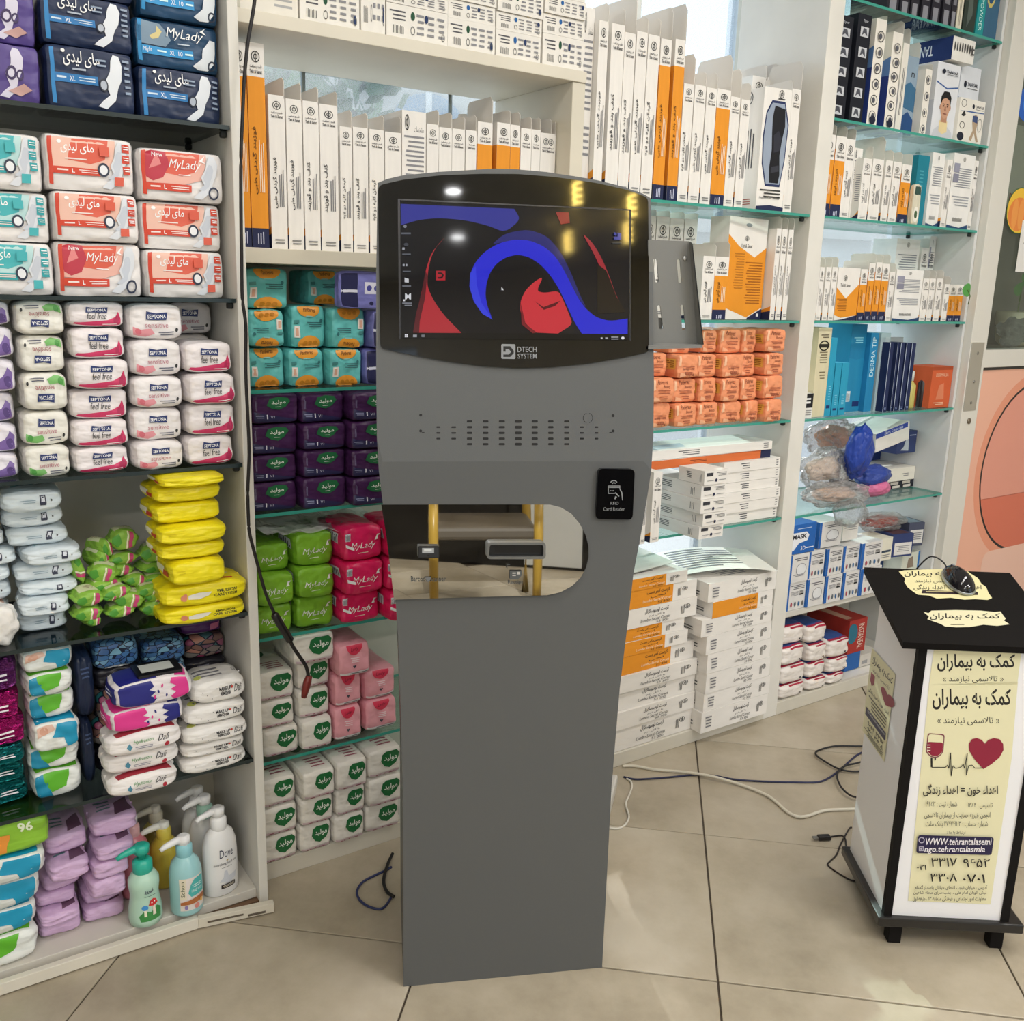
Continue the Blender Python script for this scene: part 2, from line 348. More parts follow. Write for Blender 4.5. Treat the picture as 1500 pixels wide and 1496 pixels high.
def stack(kinds, name, look, where, cat, group, items, Y, dep, z0, jit=.012, yaw=0., nth=None, auto=True):
    """items: (left, right, top, bottom) of each front face as read off the photograph, topmost first; heights are rebuilt from the shelf upwards"""
    z = z0; out = []
    if z0 < CH-.2 and auto:      # the front stands where the lowest edge meets the shelf
        xl, xr, yt, yb = items[-1][:4]; Y = min(max(onZ((xl+xr)/2, yb, z0).y, Y-.07), Y+.03)
    for i in reversed(range(len(items))):
        xl, xr, yt, yb = items[i][:4]; ym = (yt+yb)/2; xc = (xl+xr)/2
        X0, X1 = onY(xl, ym, Y).x, onY(xr, ym, Y).x; Zt = max(onY(xc, yt, Y).z, z+.012)
        ks = kinds[i] if isinstance(kinds[0], list) else kinds
        lk = look[i] if isinstance(look, list) else look
        nm = (nth or NTH)[i]
        lab = f'{lk}, {nm} in the {where}' if len(items) > 1 else f'{lk} in the {where}'
        o = put(random.choice(ks), name, lab, cat, group, X0, X1, Y, z, Zt-.001, dep, yaw+random.uniform(-jit, jit)*2, random.uniform(-jit, jit))
        out.append(o); z = Zt
    return out
def shelf_z(x, y, Y): return onY(x, y, Y).z

# ------------------------------------------------------------------ the room
LY, RY, LB, WB = 1.975, 2.06, 2.31, 2.42          # rack fronts, left rack's back panel, window plane
WHITE, CREAM = '#e3e0d8', '#d9d2c0'
fl = MB(); fl.box(-2.6, -3.4, -.05, 5.2, 2.42, -.004, M('#4a4034', 'rubber')); floor = fl.build('floor', kind='structure')
E1 = Vector((math.cos(math.radians(48)), math.sin(math.radians(48)), 0)); E2 = Vector((E1.y, -E1.x, 0)); TA, TB = .579, .65
tm_ = MB(); tm_.box(-TA/2+.0022, -TB/2+.0022, -.012, TA/2-.0022, TB/2-.0022, 0, M('#b6a993', 'tile'), .0015); tme = tm_.mesh('tile')
for i in range(-14, 6):
    for j in range(-8, 12):
        c = E1*(2.99+(i+.5)*TA)+E2*(.226+(j+.5)*TB)
        if -2.2 < c.x < 4.95 and -3.0 < c.y < 2.4:
            t = link('tile', tme, floor, (c.x, c.y, random.uniform(-.0008, .0006)), math.atan2(E1.y, E1.x))
w = MB(); w.box(-2.6, -3.4, 3.0, 5.2, 9.0 if 0 else 2.6, 3.1, M('#e8e6e0', 'paint')); ceiling = w.build('ceiling', kind='structure')
w = MB(); P_ = M('#cfcabd', 'paint')
for a in ((-2.6, WB, 0, .68, 2.6, 3), (.68, WB, 0, 5.2, 2.6, .42), (.68, WB, 2.78, 5.2, 2.6, 3), (3.53, WB, .42, 5.2, 2.6, 2.78)): w.box(*a, P_)
w.build('wall_front', kind='structure')
w = MB(); w.box(-2.7, -3.4, 0, -2.6, 2.6, 3, M('#d8d4c8', 'paint')); w.build('wall_left', kind='structure')
w = MB(); w.box(5.2, -3.4, 0, 5.3, 2.6, 3, M('#d8d4c8', 'paint')); w.build('wall_right', kind='structure')
w = MB()
for a in ((-2.7, -3.5, 2.5, -.95, -3.4, 3), (-.95, -3.5, 0, 1.3, -3.4, 3), (4.6, -3.5, 0, 5.3, -3.4, 3), (1.3, -3.5, 2.5, 4.6, -3.4, 3)): w.box(*a, P_)
w.build('wall_back', kind='structure')
# shop window behind the racks: glass, aluminium mullions, perforated white film
win = MB(); win.box(.68, WB+.05, .42, 3.53, WB+.056, 2.78, M('#fafcff', 'pane')); window = win.build('window_1', kind='structure')
f = MB(); f.poly([(.68, WB+.045, .42), (3.53, WB+.045, .42), (3.53, WB+.045, 2.78), (.68, WB+.045, 2.78)], M('#f0f7ff', 'filmglass')); f.build('window_film', window)
AL = M('#c9ccc9', 'metal')
for x in (.7, 2.07, 2.52, 3.5):
    f = MB(); f.box(x-.018, WB+.03, .42, x+.018, WB+.075, 2.78, AL); f.build('mullion', window)
for z in (.43, 2.77):
    f = MB(); f.box(.68, WB+.03, z-.02, 3.53, WB+.075, z+.02, AL); f.build('window_rail', window)
f = MB()   # small top-hung vent sash in the niche
a, b = onY(448, 97, WB), onY(665, 130, WB); c = onY(448, 115, WB); d = onY(664, 200, WB)
f.tube([(a.x, WB+.02, a.z), (b.x, WB+.02, b.z)], .012, M('#b8bdb9', 'metal')); f.tube([(a.x, WB+.02, a.z), (a.x, WB+.02, c.z-.25)], .006, M('#8f9694', 'metal')); f.tube([(b.x, WB+.02, b.z), (b.x, WB+.02, d.z-.2)], .006, M('#8f9694', 'metal'))
f.build('sash_bar', window)
# street outside
ST = MB(); ST.box(-8, 2.65, -.3, 30, 26, -.2, M('#8d8a84', 'rubber')); ST.build('street', kind='structure')
fb = empty('building', (13, 13, -.2), -.25, label='pale stone building with arched windows seen through the shop window', cat='building')
m = MB(); m.box(-10, 0, 0, 10, 3, 4.9, M('#b9b2a4', 'paint')); m.build('facade', fb)
for k in range(6):
    for zz in (1.0, 3.0):
        x = -8.5+k*3.2; m = MB(); pts = [(x-.6, zz), (x+.6, zz)]+[(x+.6*math.cos(q), zz+1.1+.5*math.sin(q)) for q in [math.pi*i/10 for i in range(11)]]
        m.prism(pts, -.06, .1, M('#7d93a3', 'plastic')); wn = m.build('arched_window', fb)
        m = MB(); m.box(x-.05, -.1, zz, x+.05, -.05, zz+1.6, M('#e8e4da', 'paint')); m.box(x-.6, -.1, zz+1.05, x+.6, -.05, zz+1.15, M('#e8e4da', 'paint')); m.build('window_bar', wn)
m = MB(); m.box(-10.2, -.25, 2.7, 10.2, 0, 2.85, M('#b9b1a2', 'paint')); m.build('cornice', fb)
def leafy(name, loc, r, h, n, label, seed):
    t = empty(name, loc, label=label, cat='tree'); m = MB(); m.lathe([(.16, 0), (.12, h*.5), (.07, h)], M('#5b4c3d', 'rubber'), 10); m.build('trunk', t)
    rn = random.Random(seed); m = MB(); g = [M('#5d7a52', 'rubber'), M('#6f8f60', 'rubber')]
    for i in range(n):
        d = Vector((rn.gauss(0, 1), rn.gauss(0, 1), rn.gauss(0, .8))).normalized()*r*rn.random()**.4; c = Vector((0, 0, h))+d; a = Vector((rn.uniform(-1, 1), rn.uniform(-1, 1), rn.uniform(-1, 1))).normalized()*.13; b = a.orthogonal().normalized()*.09
        m.poly([c-a, c+b, c+a, c-b], g[i % 2])
    o = m.build('crown', t); o['kind'] = 'stuff'
leafy('tree', (3.2, 8.6, -.2), 1.4, 4.0, 1500, 'leafy green street tree outside, in front of the pale building', 4)
leafy('tree', (13.5, 8.0, -.2), 1.5, 3.4, 1200, 'rounder street tree outside, beyond the far end of the shop window', 9)

# ------------------------------------------------------------------ racks and glass shelves
rk = empty('shelving_rack', (0, LY, 0), label='white shelving rack with a back panel, holding stacks of pads and wipes', cat='shelf')
W_ = M(WHITE, 'paint')
def rp(name, par, x0, y0, z0, x1, y1, z1, m=W_, bev=.0015):
    b = MB(); b.box(x0, y0-par.location.y, z0, x1, y1-par.location.y, z1, m, bev); return b.build(name, par)
rp('side_panel', rk, .647, LY, 0, .668, WB, 2.75)
rp('back_panel', rk, -1.4, LB, 0, .647, LB+.016, 2.75, M('#dcdad2', 'paint'))
rp('side_panel', rk, -1.4, LY, 0, -1.363, LB, 2.75)
rp('bottom_board', rk, -1.363, LY+.02, .012, .647, LB, .036, M('#cfcac0', 'paint'))
rp('edge_trim', rk, -1.363, LY-.012, .003, .50, LY+.004, .03, M('#ddd7c9', 'paint'))
tr = MB(); tr.box(0, -.008, .0, .17, .008, .024, M('#d6cfbf', 'paint'), .001); tr.box(.02, -.0095, .01, .1, -.0079, .014, M('#5d5347', 'rubber')); tr.box(.11, -.0095, .004, .15, -.0079, .009, M('#5d5347', 'rubber'))
tro = tr.build('loose_edge_strip', rk, (.50, -.006, .004)); tro.rotation_euler = (0, 0, math.radians(-11))
b_ = MB(); b_.box(.18, .006, .002, .647, .02, .011, M('#6a4f38', 'rubber')); b_.build('bare_board_edge', rk)
rr = empty('shelving_rack', (0, RY, 0), label='long cream shelving rack against the shop window, with open glass shelved bays', cat='shelf')
rp('side_panel', rr, 1.545, RY, 0, 1.585, WB, 1.955, M(CREAM, 'paint')); rp('side_panel', rr, 2.485, RY, 0, 2.552, WB, 2.75)
rp('side_panel', rr, 3.405, RY+.01, 0, 3.42, WB, 2.75, M('#d5d6d4', 'paint'))
rp('niche_shelf', rr, .669, RY-.004, 1.485, 1.545, WB, 1.517, M(CREAM, 'paint')); rp('niche_top', rr, .669, RY-.004, 1.955, 1.585, WB, 1.982, M('#dcd5c4', 'paint'))
rp('back_panel', rr, .669, WB-.016, .05, 1.545, WB, 1.485, M('#bdb8ac', 'paint'))
for a, b in ((.669, 1.545), (1.585, 2.485), (2.552, 3.405)):
    rp('bottom_board', rr, a, RY+.012, .028, b, WB, .044); rp('base_board', rr, a, RY, 0, b, RY+.016, .046, M('#d6d1c4', 'paint'))
def glass(x0, x1, y0, y1, z, label, dark=False):
    m = MB(); t = .008; F = M('#b4bfc0' if dark else '#e8f5f0', 'smoke' if dark else 'clear'); E = M('#1d2b2b' if dark else '#3c9a8a', 'plastic')
    n = len(m.v); m.v += [(x, y, q) for q in (-t, 0) for y in (y0, y1) for x in (x0, x1)]
    for q, mm in (((0, 2, 3, 1), F), ((4, 5, 7, 6), F), ((0, 1, 5, 4), E), ((2, 6, 7, 3), E), ((0, 4, 6, 2), E), ((1, 3, 7, 5), E)): m.face([n+i for i in q], mm)
    g = m.build('glass_shelf', None, (0, 0, z), label=label, cat='shelf', group='glass shelves')
    for x, s in ((x0, -1), (x1, 1)):
        for y in (y0+.025, y1-.05):
            p = MB(); p.box(x-.012 if s > 0 else x-.001, y-.006, -t-.013, x+.001 if s > 0 else x+.012, y+.006, -t, M('#1c1f20', 'rubber'), .003); p.build('shelf_pin', g)
    return g
LZ = [1.744, 1.411, 1.069, .736, .381]
for z, n in zip(LZ, ('under the navy and purple pad packs', 'under the orange and teal pad packs', 'under the white wipes stacks', 'under the yellow and pale blue wipes', 'under the make-up wipes and diaper packs')):
    glass(-1.36, .645, LY+.004, LB-.012, z, f'smoky glass shelf {n}', True)
MZ = [1.213, .931]; 
MZ.append(onY(405, 929, RY+.02).z); MZ.append(onY(405, 1106, RY+.03).z)
for z, n in zip(MZ, ('under the turquoise napkin packs', 'under the dark purple packs', 'under the lime green and hot pink packs', 'between the two stacks of white green-logo packs')): glass(.671, 1.543, RY+.006, WB-.03, z, f'green-edged glass shelf {n}')
BZ = [1.695, 1.371, 1.054, .728]
for z, n in zip(BZ, ('under the tall white and orange brace boxes', 'under the large orange hang box', 'under the peach napkin packs', 'under the long white support boxes lying flat')): glass(1.587, 2.483, RY+.003, WB-.03, z, f'green-edged glass shelf {n}')
CZ = [2.328, 1.985, 1.696, 1.371, 1.052, .723]
for z, n in zip(CZ, ('at the top, under dark upright boxes', 'under the black boxes and the portrait box', 'under the teal box and narrow white boxes', 'under the two rows of orange and white boxes', 'under the blue cards and small bottles', 'under the heap of plastic bags')): glass(2.554, 3.403, RY+.003, WB-.03, z, f'green-edged glass shelf {n}')
SHELVES.update({BAYS[0]: LZ, BAYS[1]: MZ+[1.485+.0095, 1.955+.0095], BAYS[2]: BZ, BAYS[3]: CZ})

# ------------------------------------------------------------------ left rack: pads
def V(f, n=2): return [f(i) for i in range(n)]
NAVY, INKB = '#1c2c50', '#20252e'
padshape = [(.56, .1), (.66, .07), (.76, .22), (.8, .42), (.84, .55), (.86, .78), (.83, .93), (.77, .95), (.73, .84), (.71, .66), (.66, .5), (.7, .3), (.62, .2)]
def navy_pad(i): return unit('navy_pad_pack', '#1f2d4d', {'front': [('r', .05, .08, .1, .95, '#2e86c6'), ('r', .1, .42, .58, .56, '#2277b8'), ('t', 'XL', .27, .45, .33, .53, '#fff'), ('l', .12, .45, .23, .53, 1, '#d5e6f4'), ('l', .37, .45, .55, .53, 2, '#d5e6f4'),
    ('p', padshape, '#e6ebf2'), ('e', .64, .44, .05, .1, '#2a2f3c'), ('e', .64, .44, .036, .075, '#b7bfcc'), ('t', 'مای لیدی', .2, .68, .6, .93, '#f4f4f4', {'b': .01}), ('e', .2, .9, .02, .03, '#f4f4f4'), ('l', .3, .6, .45, .68, 1, '#aab4c4'), ('l', .87, .3, .95, .9, 6, '#93a3ba'), ('l', .55, .7, .67, .85, 2, '#93a3ba')]}, p=14, amp=.018, seed=i+1)
def moon_pad(i): return unit('moon_pad_pack', '#1d4568', {'front': [('r', .02, .1, .08, .97, '#2f93cf'), ('L', .025, .5, .075, .92, 6, '#16304a'), ('p', [(.08, .45), (.08, .95), (.3, .9), (.42, .6), (.36, .45)], '#7b93a8'), ('p', [(.17, .62), (.25, .72), (.26, .86), (.31, .74), (.27, .6), (.2, .56)], '#d8c98b'), ('r', .08, .25, .68, .42, '#2b96d4'),
    ('t', 'Night', .1, .28, .2, .39, '#fff', {'sh': .2}), ('t', 'XL', .4, .29, .46, .38, '#fff'), ('t', '10', .5, .29, .55, .38, '#fff'), ('l', .26, .29, .36, .38, 1, '#dff'), ('l', .58, .29, .67, .38, 1, '#dff'), ('t', 'MyLady', .36, .6, .8, .85, '#f6f6f6', {'sh': .25}), ('p', [(.76, .86), (.86, .98), (.8, .88), (.84, .8)], '#f6f6f6'), ('l', .5, .5, .64, .56, 1, '#c5d2de'),
    ('p', [(.66, .12), (.78, .3), (.8, .5), (.88, .72), (.95, .7), (.96, .45), (.92, .2), (.86, .05), (.74, .04)], '#e2e8ee'), ('o', .9, .16, .055, .11, .35, '#2b3547')]}, p=14, amp=.02, seed=i+5)
def purple_pad(i): return unit('purple_pad_pack', '#5b4a8e', {'front': [('p', [(x-.06, y) for x, y in padshape], '#dcd8ea'), ('o', .66, .52, .06, .12, .4, '#43355f'), ('o', .76, .5, .045, .09, .4, '#43355f'), ('p', [(.6, .2), (.8, .35), (.9, .25), (.75, .12)], '#c9a09a'), ('t', 'لیدی', .1, .66, .42, .9, '#f4f0fa', {'b': .01}), ('l', .2, .4, .4, .6, 2, '#cfc6e6')]}, p=14, amp=.03, seed=i+9)
def colpad(nm, c1, c2, blush, en=False):
    def f(i):
        A = [('p', [(.06, .35), (.06, .95), (.8, .97), (.74, .45), (.5, .33)], blush), ('p', [(.25, .55), (.3, .95), (.72, .97), (.66, .6), (.5, .5)], c2)]
        if en: A += [('p', [(.08, .45), (.05, .9), (.14, .97), (.3, .95), (.36, .7), (.28, .45), (.16, .38)], '#c2384a'), ('p', [(.12, .6), (.2, .92), (.26, .7)], '#e98a8a'), ('t', 'New', .15, .84, .27, .93, '#fff'), ('t', 'MyLady', .35, .6, .72, .82, '#fff', {'sh': .25}), ('p', [(.7, .82), (.78, .95), (.74, .83), (.78, .78)], '#fff'), ('l', .46, .5, .6, .54, 1, '#fff')]
        else: A += [('t', 'مای لیدی', .18, .66, .54, .88, '#fff', {'b': .012}), ('e', .16, .86, .025, .035, '#fff'), ('l', .22, .54, .46, .6, 1, '#f3e3dd')]
        A += [('r', .02, .1, .075, .96, c1), ('r', .075, .3 if not en else .2, .6, .42 if not en else .34, c1), ('t', 'L', .28, .33 if not en else .23, .31, .4 if not en else .31, '#fff', {'b': .02}), ('l', .12, .33 if not en else .23, .24, .4 if not en else .31, 1, '#fbe6e0'), ('l', .36, .33 if not en else .23, .57, .4 if not en else .31, 2, '#fbe6e0'),
              ('p', [(x+.06, y) for x, y in padshape], '#dfe3ea'), ('p', [(x*.6+.35, y*.6+.2) for x, y in padshape], '#cdd3de')]
        if not en: A += [('e', .64, .42, .065, .13, '#2b3348'), ('e', .64, .42, .045, .09, '#eef0f4')]+[('r', .86, q, .95, q+.15, c2 if q < .3 else c1) for q in (.36, .56, .76)]+[('r', .76, .14, .86, .3, c2), ('r', .6, .66, .71, .83, c2)]+[('l', .87, q+.04, .94, q+.12, 2, '#fff') for q in (.36, .56, .76)]
        else: A += [('o', .86, .2, .065, .13, .3, '#28304a')]
        return unit(nm, '#ece8e6', A and {'front': A}, p=14, amp=.016, seed=i+12)
    return f
K = {}
K['navy'] = V(navy_pad, 3); K['moon'] = V(moon_pad, 2); K['purplepad'] = V(purple_pad, 2)
K['teal'] = V(colpad('teal_pad_pack', '#2fa6ad', '#49b7bd', '#bfe2e2'), 2); K['orange'] = V(colpad('orange_pad_pack', '#d6452c', '#e0614a', '#f3c4b2'), 2); K['orangeen'] = V(colpad('floral_pad_pack', '#d6452c', '#e0614a', '#f0b9aa', True), 2)
YF = LY+.03; PU = 'pad pack'
T1 = LZ[0]
UP_ = 'by the white side panel'
stack(K['purplepad'], 'pad_pack', 'purple pad pack with wings and a petal', 'purple column', 'pads', 'pads on the top glass shelf', [(-75, 55, -25, 58), (-70, 60, 59, 139)], YF, .15, T1)
stack(K['navy'], 'pad_pack', 'navy night pad pack with Persian lettering', 'navy column', 'pads', 'pads on the top glass shelf', [(54, 196, -95, -8), (55, 196, -8, 68), (57, 197, 69, 153)], YF, .15, T1)
stack([K['moon'], K['moon'], K['navy']], 'pad_pack', ['navy pad pack above the moonlit one', 'blue pad pack showing a crescent moon', 'navy Persian night pad pack under the moon pack'], 'top shelf end column', 'pads', 'pads on the top glass shelf', [(200, 327, -45, 28), (201, 328, 29, 99), (202, 329, 100, 173)], YF, .15, T1)
T2 = LZ[1]; G2 = 'pads on the second glass shelf'
stack(K['teal'], 'pad_pack', 'white and teal pad pack', 'teal column beside the coral ones', 'pads', G2, [(-75, 62, 191, 276), (-65, 73, 277, 352), (-60, 78, 353, 428)], YF, .15, T2)
stack([K['orange'], K['orange'], K['orangeen']], 'pad_pack', ['coral pad pack with Persian lettering', 'coral pad pack with Persian lettering', 'red-flowered coral pad pack'], 'middle coral column', 'pads', G2, [(58, 197, 198, 279), (73, 203, 281, 351), (81, 210, 354, 427)], YF, .15, T2)
stack([K['orangeen'], K['orange'], K['orange']], 'pad_pack', ['red-flowered coral pad pack', 'coral pad pack with Persian lettering', 'coral pad pack with Persian lettering'], 'coral column by the white panel', 'pads', G2, [(202, 328, 219, 291), (207, 328, 295, 363), (211, 330, 366, 428)], YF, .15, T2)
# ---- white wipes
sep = lambda y0=.58: [('p', [(.32, y0), (.68, y0-.02), (.7, y0+.2), (.5, y0+.17), (.33, y0+.22)], '#27376f'), ('t', 'SEPTONA', .35, y0+.035, .67, y0+.14, '#fff', {'b': .012})]
def feel_free(i): return unit('rose_wipes_pack', '#f0e9ea', {'front': [('p', [(.04, .05), (.93, .04), (.96, .25), (.9, .62), (.84, .4), (.7, .28), (.4, .22), (.1, .16)], '#d43a6a'), ('p', [(.8, .16), (.92, .14), (.93, .4), (.86, .44), (.8, .3)], '#b8325c'), ('l', .6, .08, .86, .14, 1, '#fff'), ('t', 'feel free', .33, .32, .67, .54, '#2b2b30', {'sh': .25})]+sep()}, p=9, taper=.14, amp=.03, seed=i+20, crimp=.03)
def sens(i, c, d, flip=False, q=0):
    A = [('p', [(.05, .06), (.28, .03), (.45, .16), (.4, .3), (.22, .26), (.06, .34)], c), ('e', .16, .2, .06, .1, d), ('t', 'sensitive', .3, .33, .72, .47, '#c98a96' if not flip else '#b06a70'), ('l', .52, .1, .82, .24, 2, '#55586a'), ('e', .88, .25, .03, .06, '#333')]+sep(.56)
    if flip:
        def R(e):
            if e[0] == 'p': return ('p', [(1-x, 1-y) for x, y in e[1]], e[2])
            if e[0] == 'e': return ('e', 1-e[1], 1-e[2]) + e[3:]
            if e[0] == 't': return ('t', e[1], 1-e[4], 1-e[5], 1-e[2], 1-e[3], e[6], dict(e[7] if len(e) > 7 else {}, rot=180))
            return (e[0], 1-e[3], 1-e[4], 1-e[1], 1-e[2]) + e[5:]
        A = [R(e) for e in A]
    return unit('sensitive_wipes_pack', '#edebe2' if d == '#4d9a45' else '#efeaea', {'front': A}, p=9, taper=.14, amp=.03, seed=i+q, crimp=.03)
K['ff'] = V(feel_free, 4); K['sg'] = V(lambda i: sens(i, '#7cbd6c', '#4d9a45', False, 30), 2); K['sgf'] = V(lambda i: sens(i, '#7cbd6c', '#4d9a45', True, 34), 2); K['sp'] = V(lambda i: sens(i, '#e79aa4', '#d9707f', False, 40), 3)
K['vio'] = V(lambda i: unit('violet_wipes_pack', '#e9e5ee', {'front': [('p', [(.5, .06), (.95, .05), (.96, .6), (.86, .75), (.78, .45), (.6, .3)], '#7d64a6'), ('e', .86, .3, .07, .18, '#5c4684'), ('p', [(.1, .6), (.4, .6), (.4, .8), (.1, .82)], '#27376f')]}, p=9, taper=.14, amp=.03, seed=i+46, crimp=.03), 2)
T3 = LZ[2]; G3 = 'white wipes on the third glass shelf'; WI = 'wipes'
stack(K['vio'], 'wipes_pack', 'white wipes pack with violet petal', 'outermost column of the white wipes shelf', WI, G3, [(-75, 14, 432, 476), (-70, 20, 476, 523), (-62, 25, 524, 573), (-62, 26, 575, 620), (-60, 28, 621, 664), (-58, 30, 665, 702)], YF, .13, T3, .02)
stack([K['sgf']]*3+[K['sg']]*2, 'wipes_pack', ['upside-down white wipes pack with green leaf']*3+['white wipes pack with green leaf']*2, 'green-leaf column, white wipes shelf', WI, G3, [(16, 96, 431, 490), (21, 97, 490, 545), (24, 101, 545, 604), (27, 104, 602, 653), (31, 104, 653, 699)], YF, .13, T3, .015)
stack(K['ff'], 'wipes_pack', 'white wipes pack with magenta wave', 'six-pack magenta column', WI, G3, [(97, 185, 433, 479), (97, 186, 479, 525), (102, 190, 525, 570), (104, 192, 570, 615), (105, 192, 615, 655), (105, 192, 655, 694)], YF, .13, T3, .015)
stack(K['sp'], 'wipes_pack', 'white wipes pack with pale pink splash', 'pink splash column, white wipes shelf', WI, G3, [(187, 271, 444, 497), (188, 268, 497, 550), (194, 271, 550, 597), (195, 271, 597, 645), (196, 271, 645, 688)], YF, .13, T3, .02)
stack(K['ff'], 'wipes_pack', 'white wipes pack with magenta wave', 'magenta column beside the panel', WI, G3, [(265, 344, 500, 545), (267, 346, 546, 592), (268, 348, 592, 638), (269, 347, 638, 683)], YF, .13, T3, .012)
stack(K['sp'], 'wipes_pack', 'shaded white wipes pack behind the front columns', 'dim back column', WI, G3, [(247, 315, 439, 487), (247, 315, 489, 535), (247, 315, 536, 580), (247, 315, 581, 625), (247, 315, 626, 668)], YF+.14, .1, T3, .02)
# ---- pale blue wipes, green sachets, yellow wipes
K['pale'] = V(lambda i: unit('pale_wipes_pack', '#dfeaf0', {'top': [('e', .5, .55, .12, .14, '#3f7f9c'), ('t', 'A', .46, .48, .54, .62, '#fff'), ('p', [(.2, .3), (.4, .45), (.35, .7), (.2, .6)], '#9cc7cf')], 'front': [('r', .62, .3, .72, .75, '#3a3f55'), ('r', .64, .45, .7, .7, '#dfe3ee'), ('l', .3, .4, .55, .6, 2, '#9fb3c0'), ('e', .8, .5, .012, .05, '#444')]}, p=7, taper=.2, amp=.05, seed=i+60, crimp=.04), 3)
K['palepink'] = V(lambda i: unit('pale_pink_wipes_pack', '#e6ecee', {'top': [('p', [(.1, .1), (.9, .1), (.9, .6), (.5, .8), (.1, .5)], '#e0b9a8')], 'front': [('p', [(.15, .6), (.85, .55), (.8, .9), (.2, .9)], '#e3beae'), ('r', .5, .25, .66, .4, '#30343f')]}, p=7, taper=.2, amp=.05, seed=i+64, crimp=.04), 2)
T4 = LZ[3]; Y4 = LY+.055
stack(K['pale'], 'wipes_pack', 'crinkled pale blue wipes pack', 'front pale blue column of the fourth shelf', WI, 'pale wipes on the fourth glass shelf', [(0, 92, 714, 748), (4, 98, 748, 775), (12, 104, 776, 801), (32, 121, 801, 826), (23, 113, 828, 854), (30, 118, 854, 873), (28, 105, 874, 900), (28, 105, 900, 930)], Y4, .13, T4, .03)
stack(K['pale']+K['palepink'], 'wipes_pack', 'crumpled pale wipes pack', 'outermost column of the fourth shelf', WI, 'pale wipes on the fourth glass shelf', [(-80, 5, 725, 770), (-75, 18, 778, 803), (-60, 33, 804, 829), (-65, 24, 830, 852), (-60, 30, 855, 885), (-60, 30, 886, 935)], Y4+.02, .13, T4, .03)
bag = lambda i: unit('white_bag', '#f1eeea', {}, p=3.2, taper=.3, amp=.12, seed=i+70)
K['bag'] = V(bag, 2)
stack(K['bag'], 'plastic_pouch', 'plain white crumpled pouch bulging out', 'front of the pale wipes', 'pouch', None, [(-35, 37, 884, 950)], LY-.012+.03, .06, T4, .0)
K['yel'] = V(lambda i: unit('yellow_wipes_pack', '#f2e11c', {'left': [('r', .15, .35, .6, .7, '#f6f2df'), ('r', .55, .3, .8, .55, '#c93a2c')], 'front': [('l', .1, .5, .25, .7, 2, '#e3cf10')]}, p=7, taper=.2, amp=.03, seed=i+75, crimp=.03), 3)
K['yelf'] = V(lambda i: unit('yellow_wipes_pack', '#f2e11c', {'front': [('t', 'EMULSION', .62, .5, .86, .64, '#3a3a1c', {'b': .02}), ('t', 'CARE SYSTEM', .58, .32, .87, .46, '#3a3a1c', {'b': .02}), ('p', [(.3, .35), (.42, .3), (.52, .42), (.56, .58), (.42, .6), (.3, .52)], '#e9e6dc'), ('e', .25, .45, .04, .16, '#d98a6c')], 'top': [('p', [(.2, .3), (.6, .2), (.85, .45), (.75, .7), (.4, .75), (.2, .6)], '#efe9cf'), ('p', [(.22, .3), (.5, .22), (.42, .4), (.25, .5)], '#4a6f55'), ('l', .4, .42, .75, .6, 2, '#6b5340'), ('r', .5, .12, .85, .2, '#c93a2c')]}, p=6.5, taper=.26, amp=.03, seed=i+79, crimp=.04), 2)
o = stack([K['yel']]*6+[K['yelf']]*2, 'wipes_pack', ['bright yellow wipes pack']*6+['broad yellow wipes pack with lettering']*2, 'yellow column', WI, 'yellow wipes on the fourth glass shelf', [(232, 329, 692, 712), (226, 330, 712, 738), (226, 331, 738, 766), (229, 334, 768, 793), (232, 334, 795, 817), (246, 332, 818, 842), (238, 368, 853, 888), (238, 367, 888, 915)], Y4-.02, .13, T4, .02)
K['sach'] = V(lambda i: unit('green_sachet', '#8fbf4a', {'front': [('p', [(.5, .05), (.62, .95), (.66, .95), (.56, .05)], '#f2ead0'), ('p', [(.58, .05), (.68, .95), (.8, .95), (.72, .05)], '#c8447a'), ('p', [(.04, .3), (.2, .1), (.4, .4), (.3, .8), (.08, .8)], '#4f9a35')], 'top': [('p', [(.2, .2), (.8, .2), (.8, .8), (.2, .8)], '#d9dfb6'), ('l', .4, .4, .7, .7, 3, '#8a6a5a')]}, p=4, taper=.72, amp=.05, seed=i+84, crimp=.03), 3)
rows = [(160, 208, 776, 809, 0), (205, 255, 800, 826, 0), (158, 206, 812, 830, .1), (203, 255, 824, 840, .1), (153, 200, 828, 847, -.2), (112, 130, 813, 862, 1.2), (130, 180, 827, 854, -.3), (124, 182, 849, 868, .2), (180, 218, 843, 862, -.2), (208, 252, 843, 860, 0), (104, 156, 866, 889, 0), (148, 196, 861, 880, .3), (168, 218, 868, 893, -.2), (200, 246, 858, 876, .2), (214, 250, 864, 883, -.1), (106, 155, 890, 912, .1), (155, 205, 888, 908, .2), (206, 250, 880, 905, -.1)]
rows2 = [(142, 165, 790, 820, .6), (135, 160, 806, 836, .5), (150, 178, 870, 884, .2), (124, 150, 905, 925, .1)]
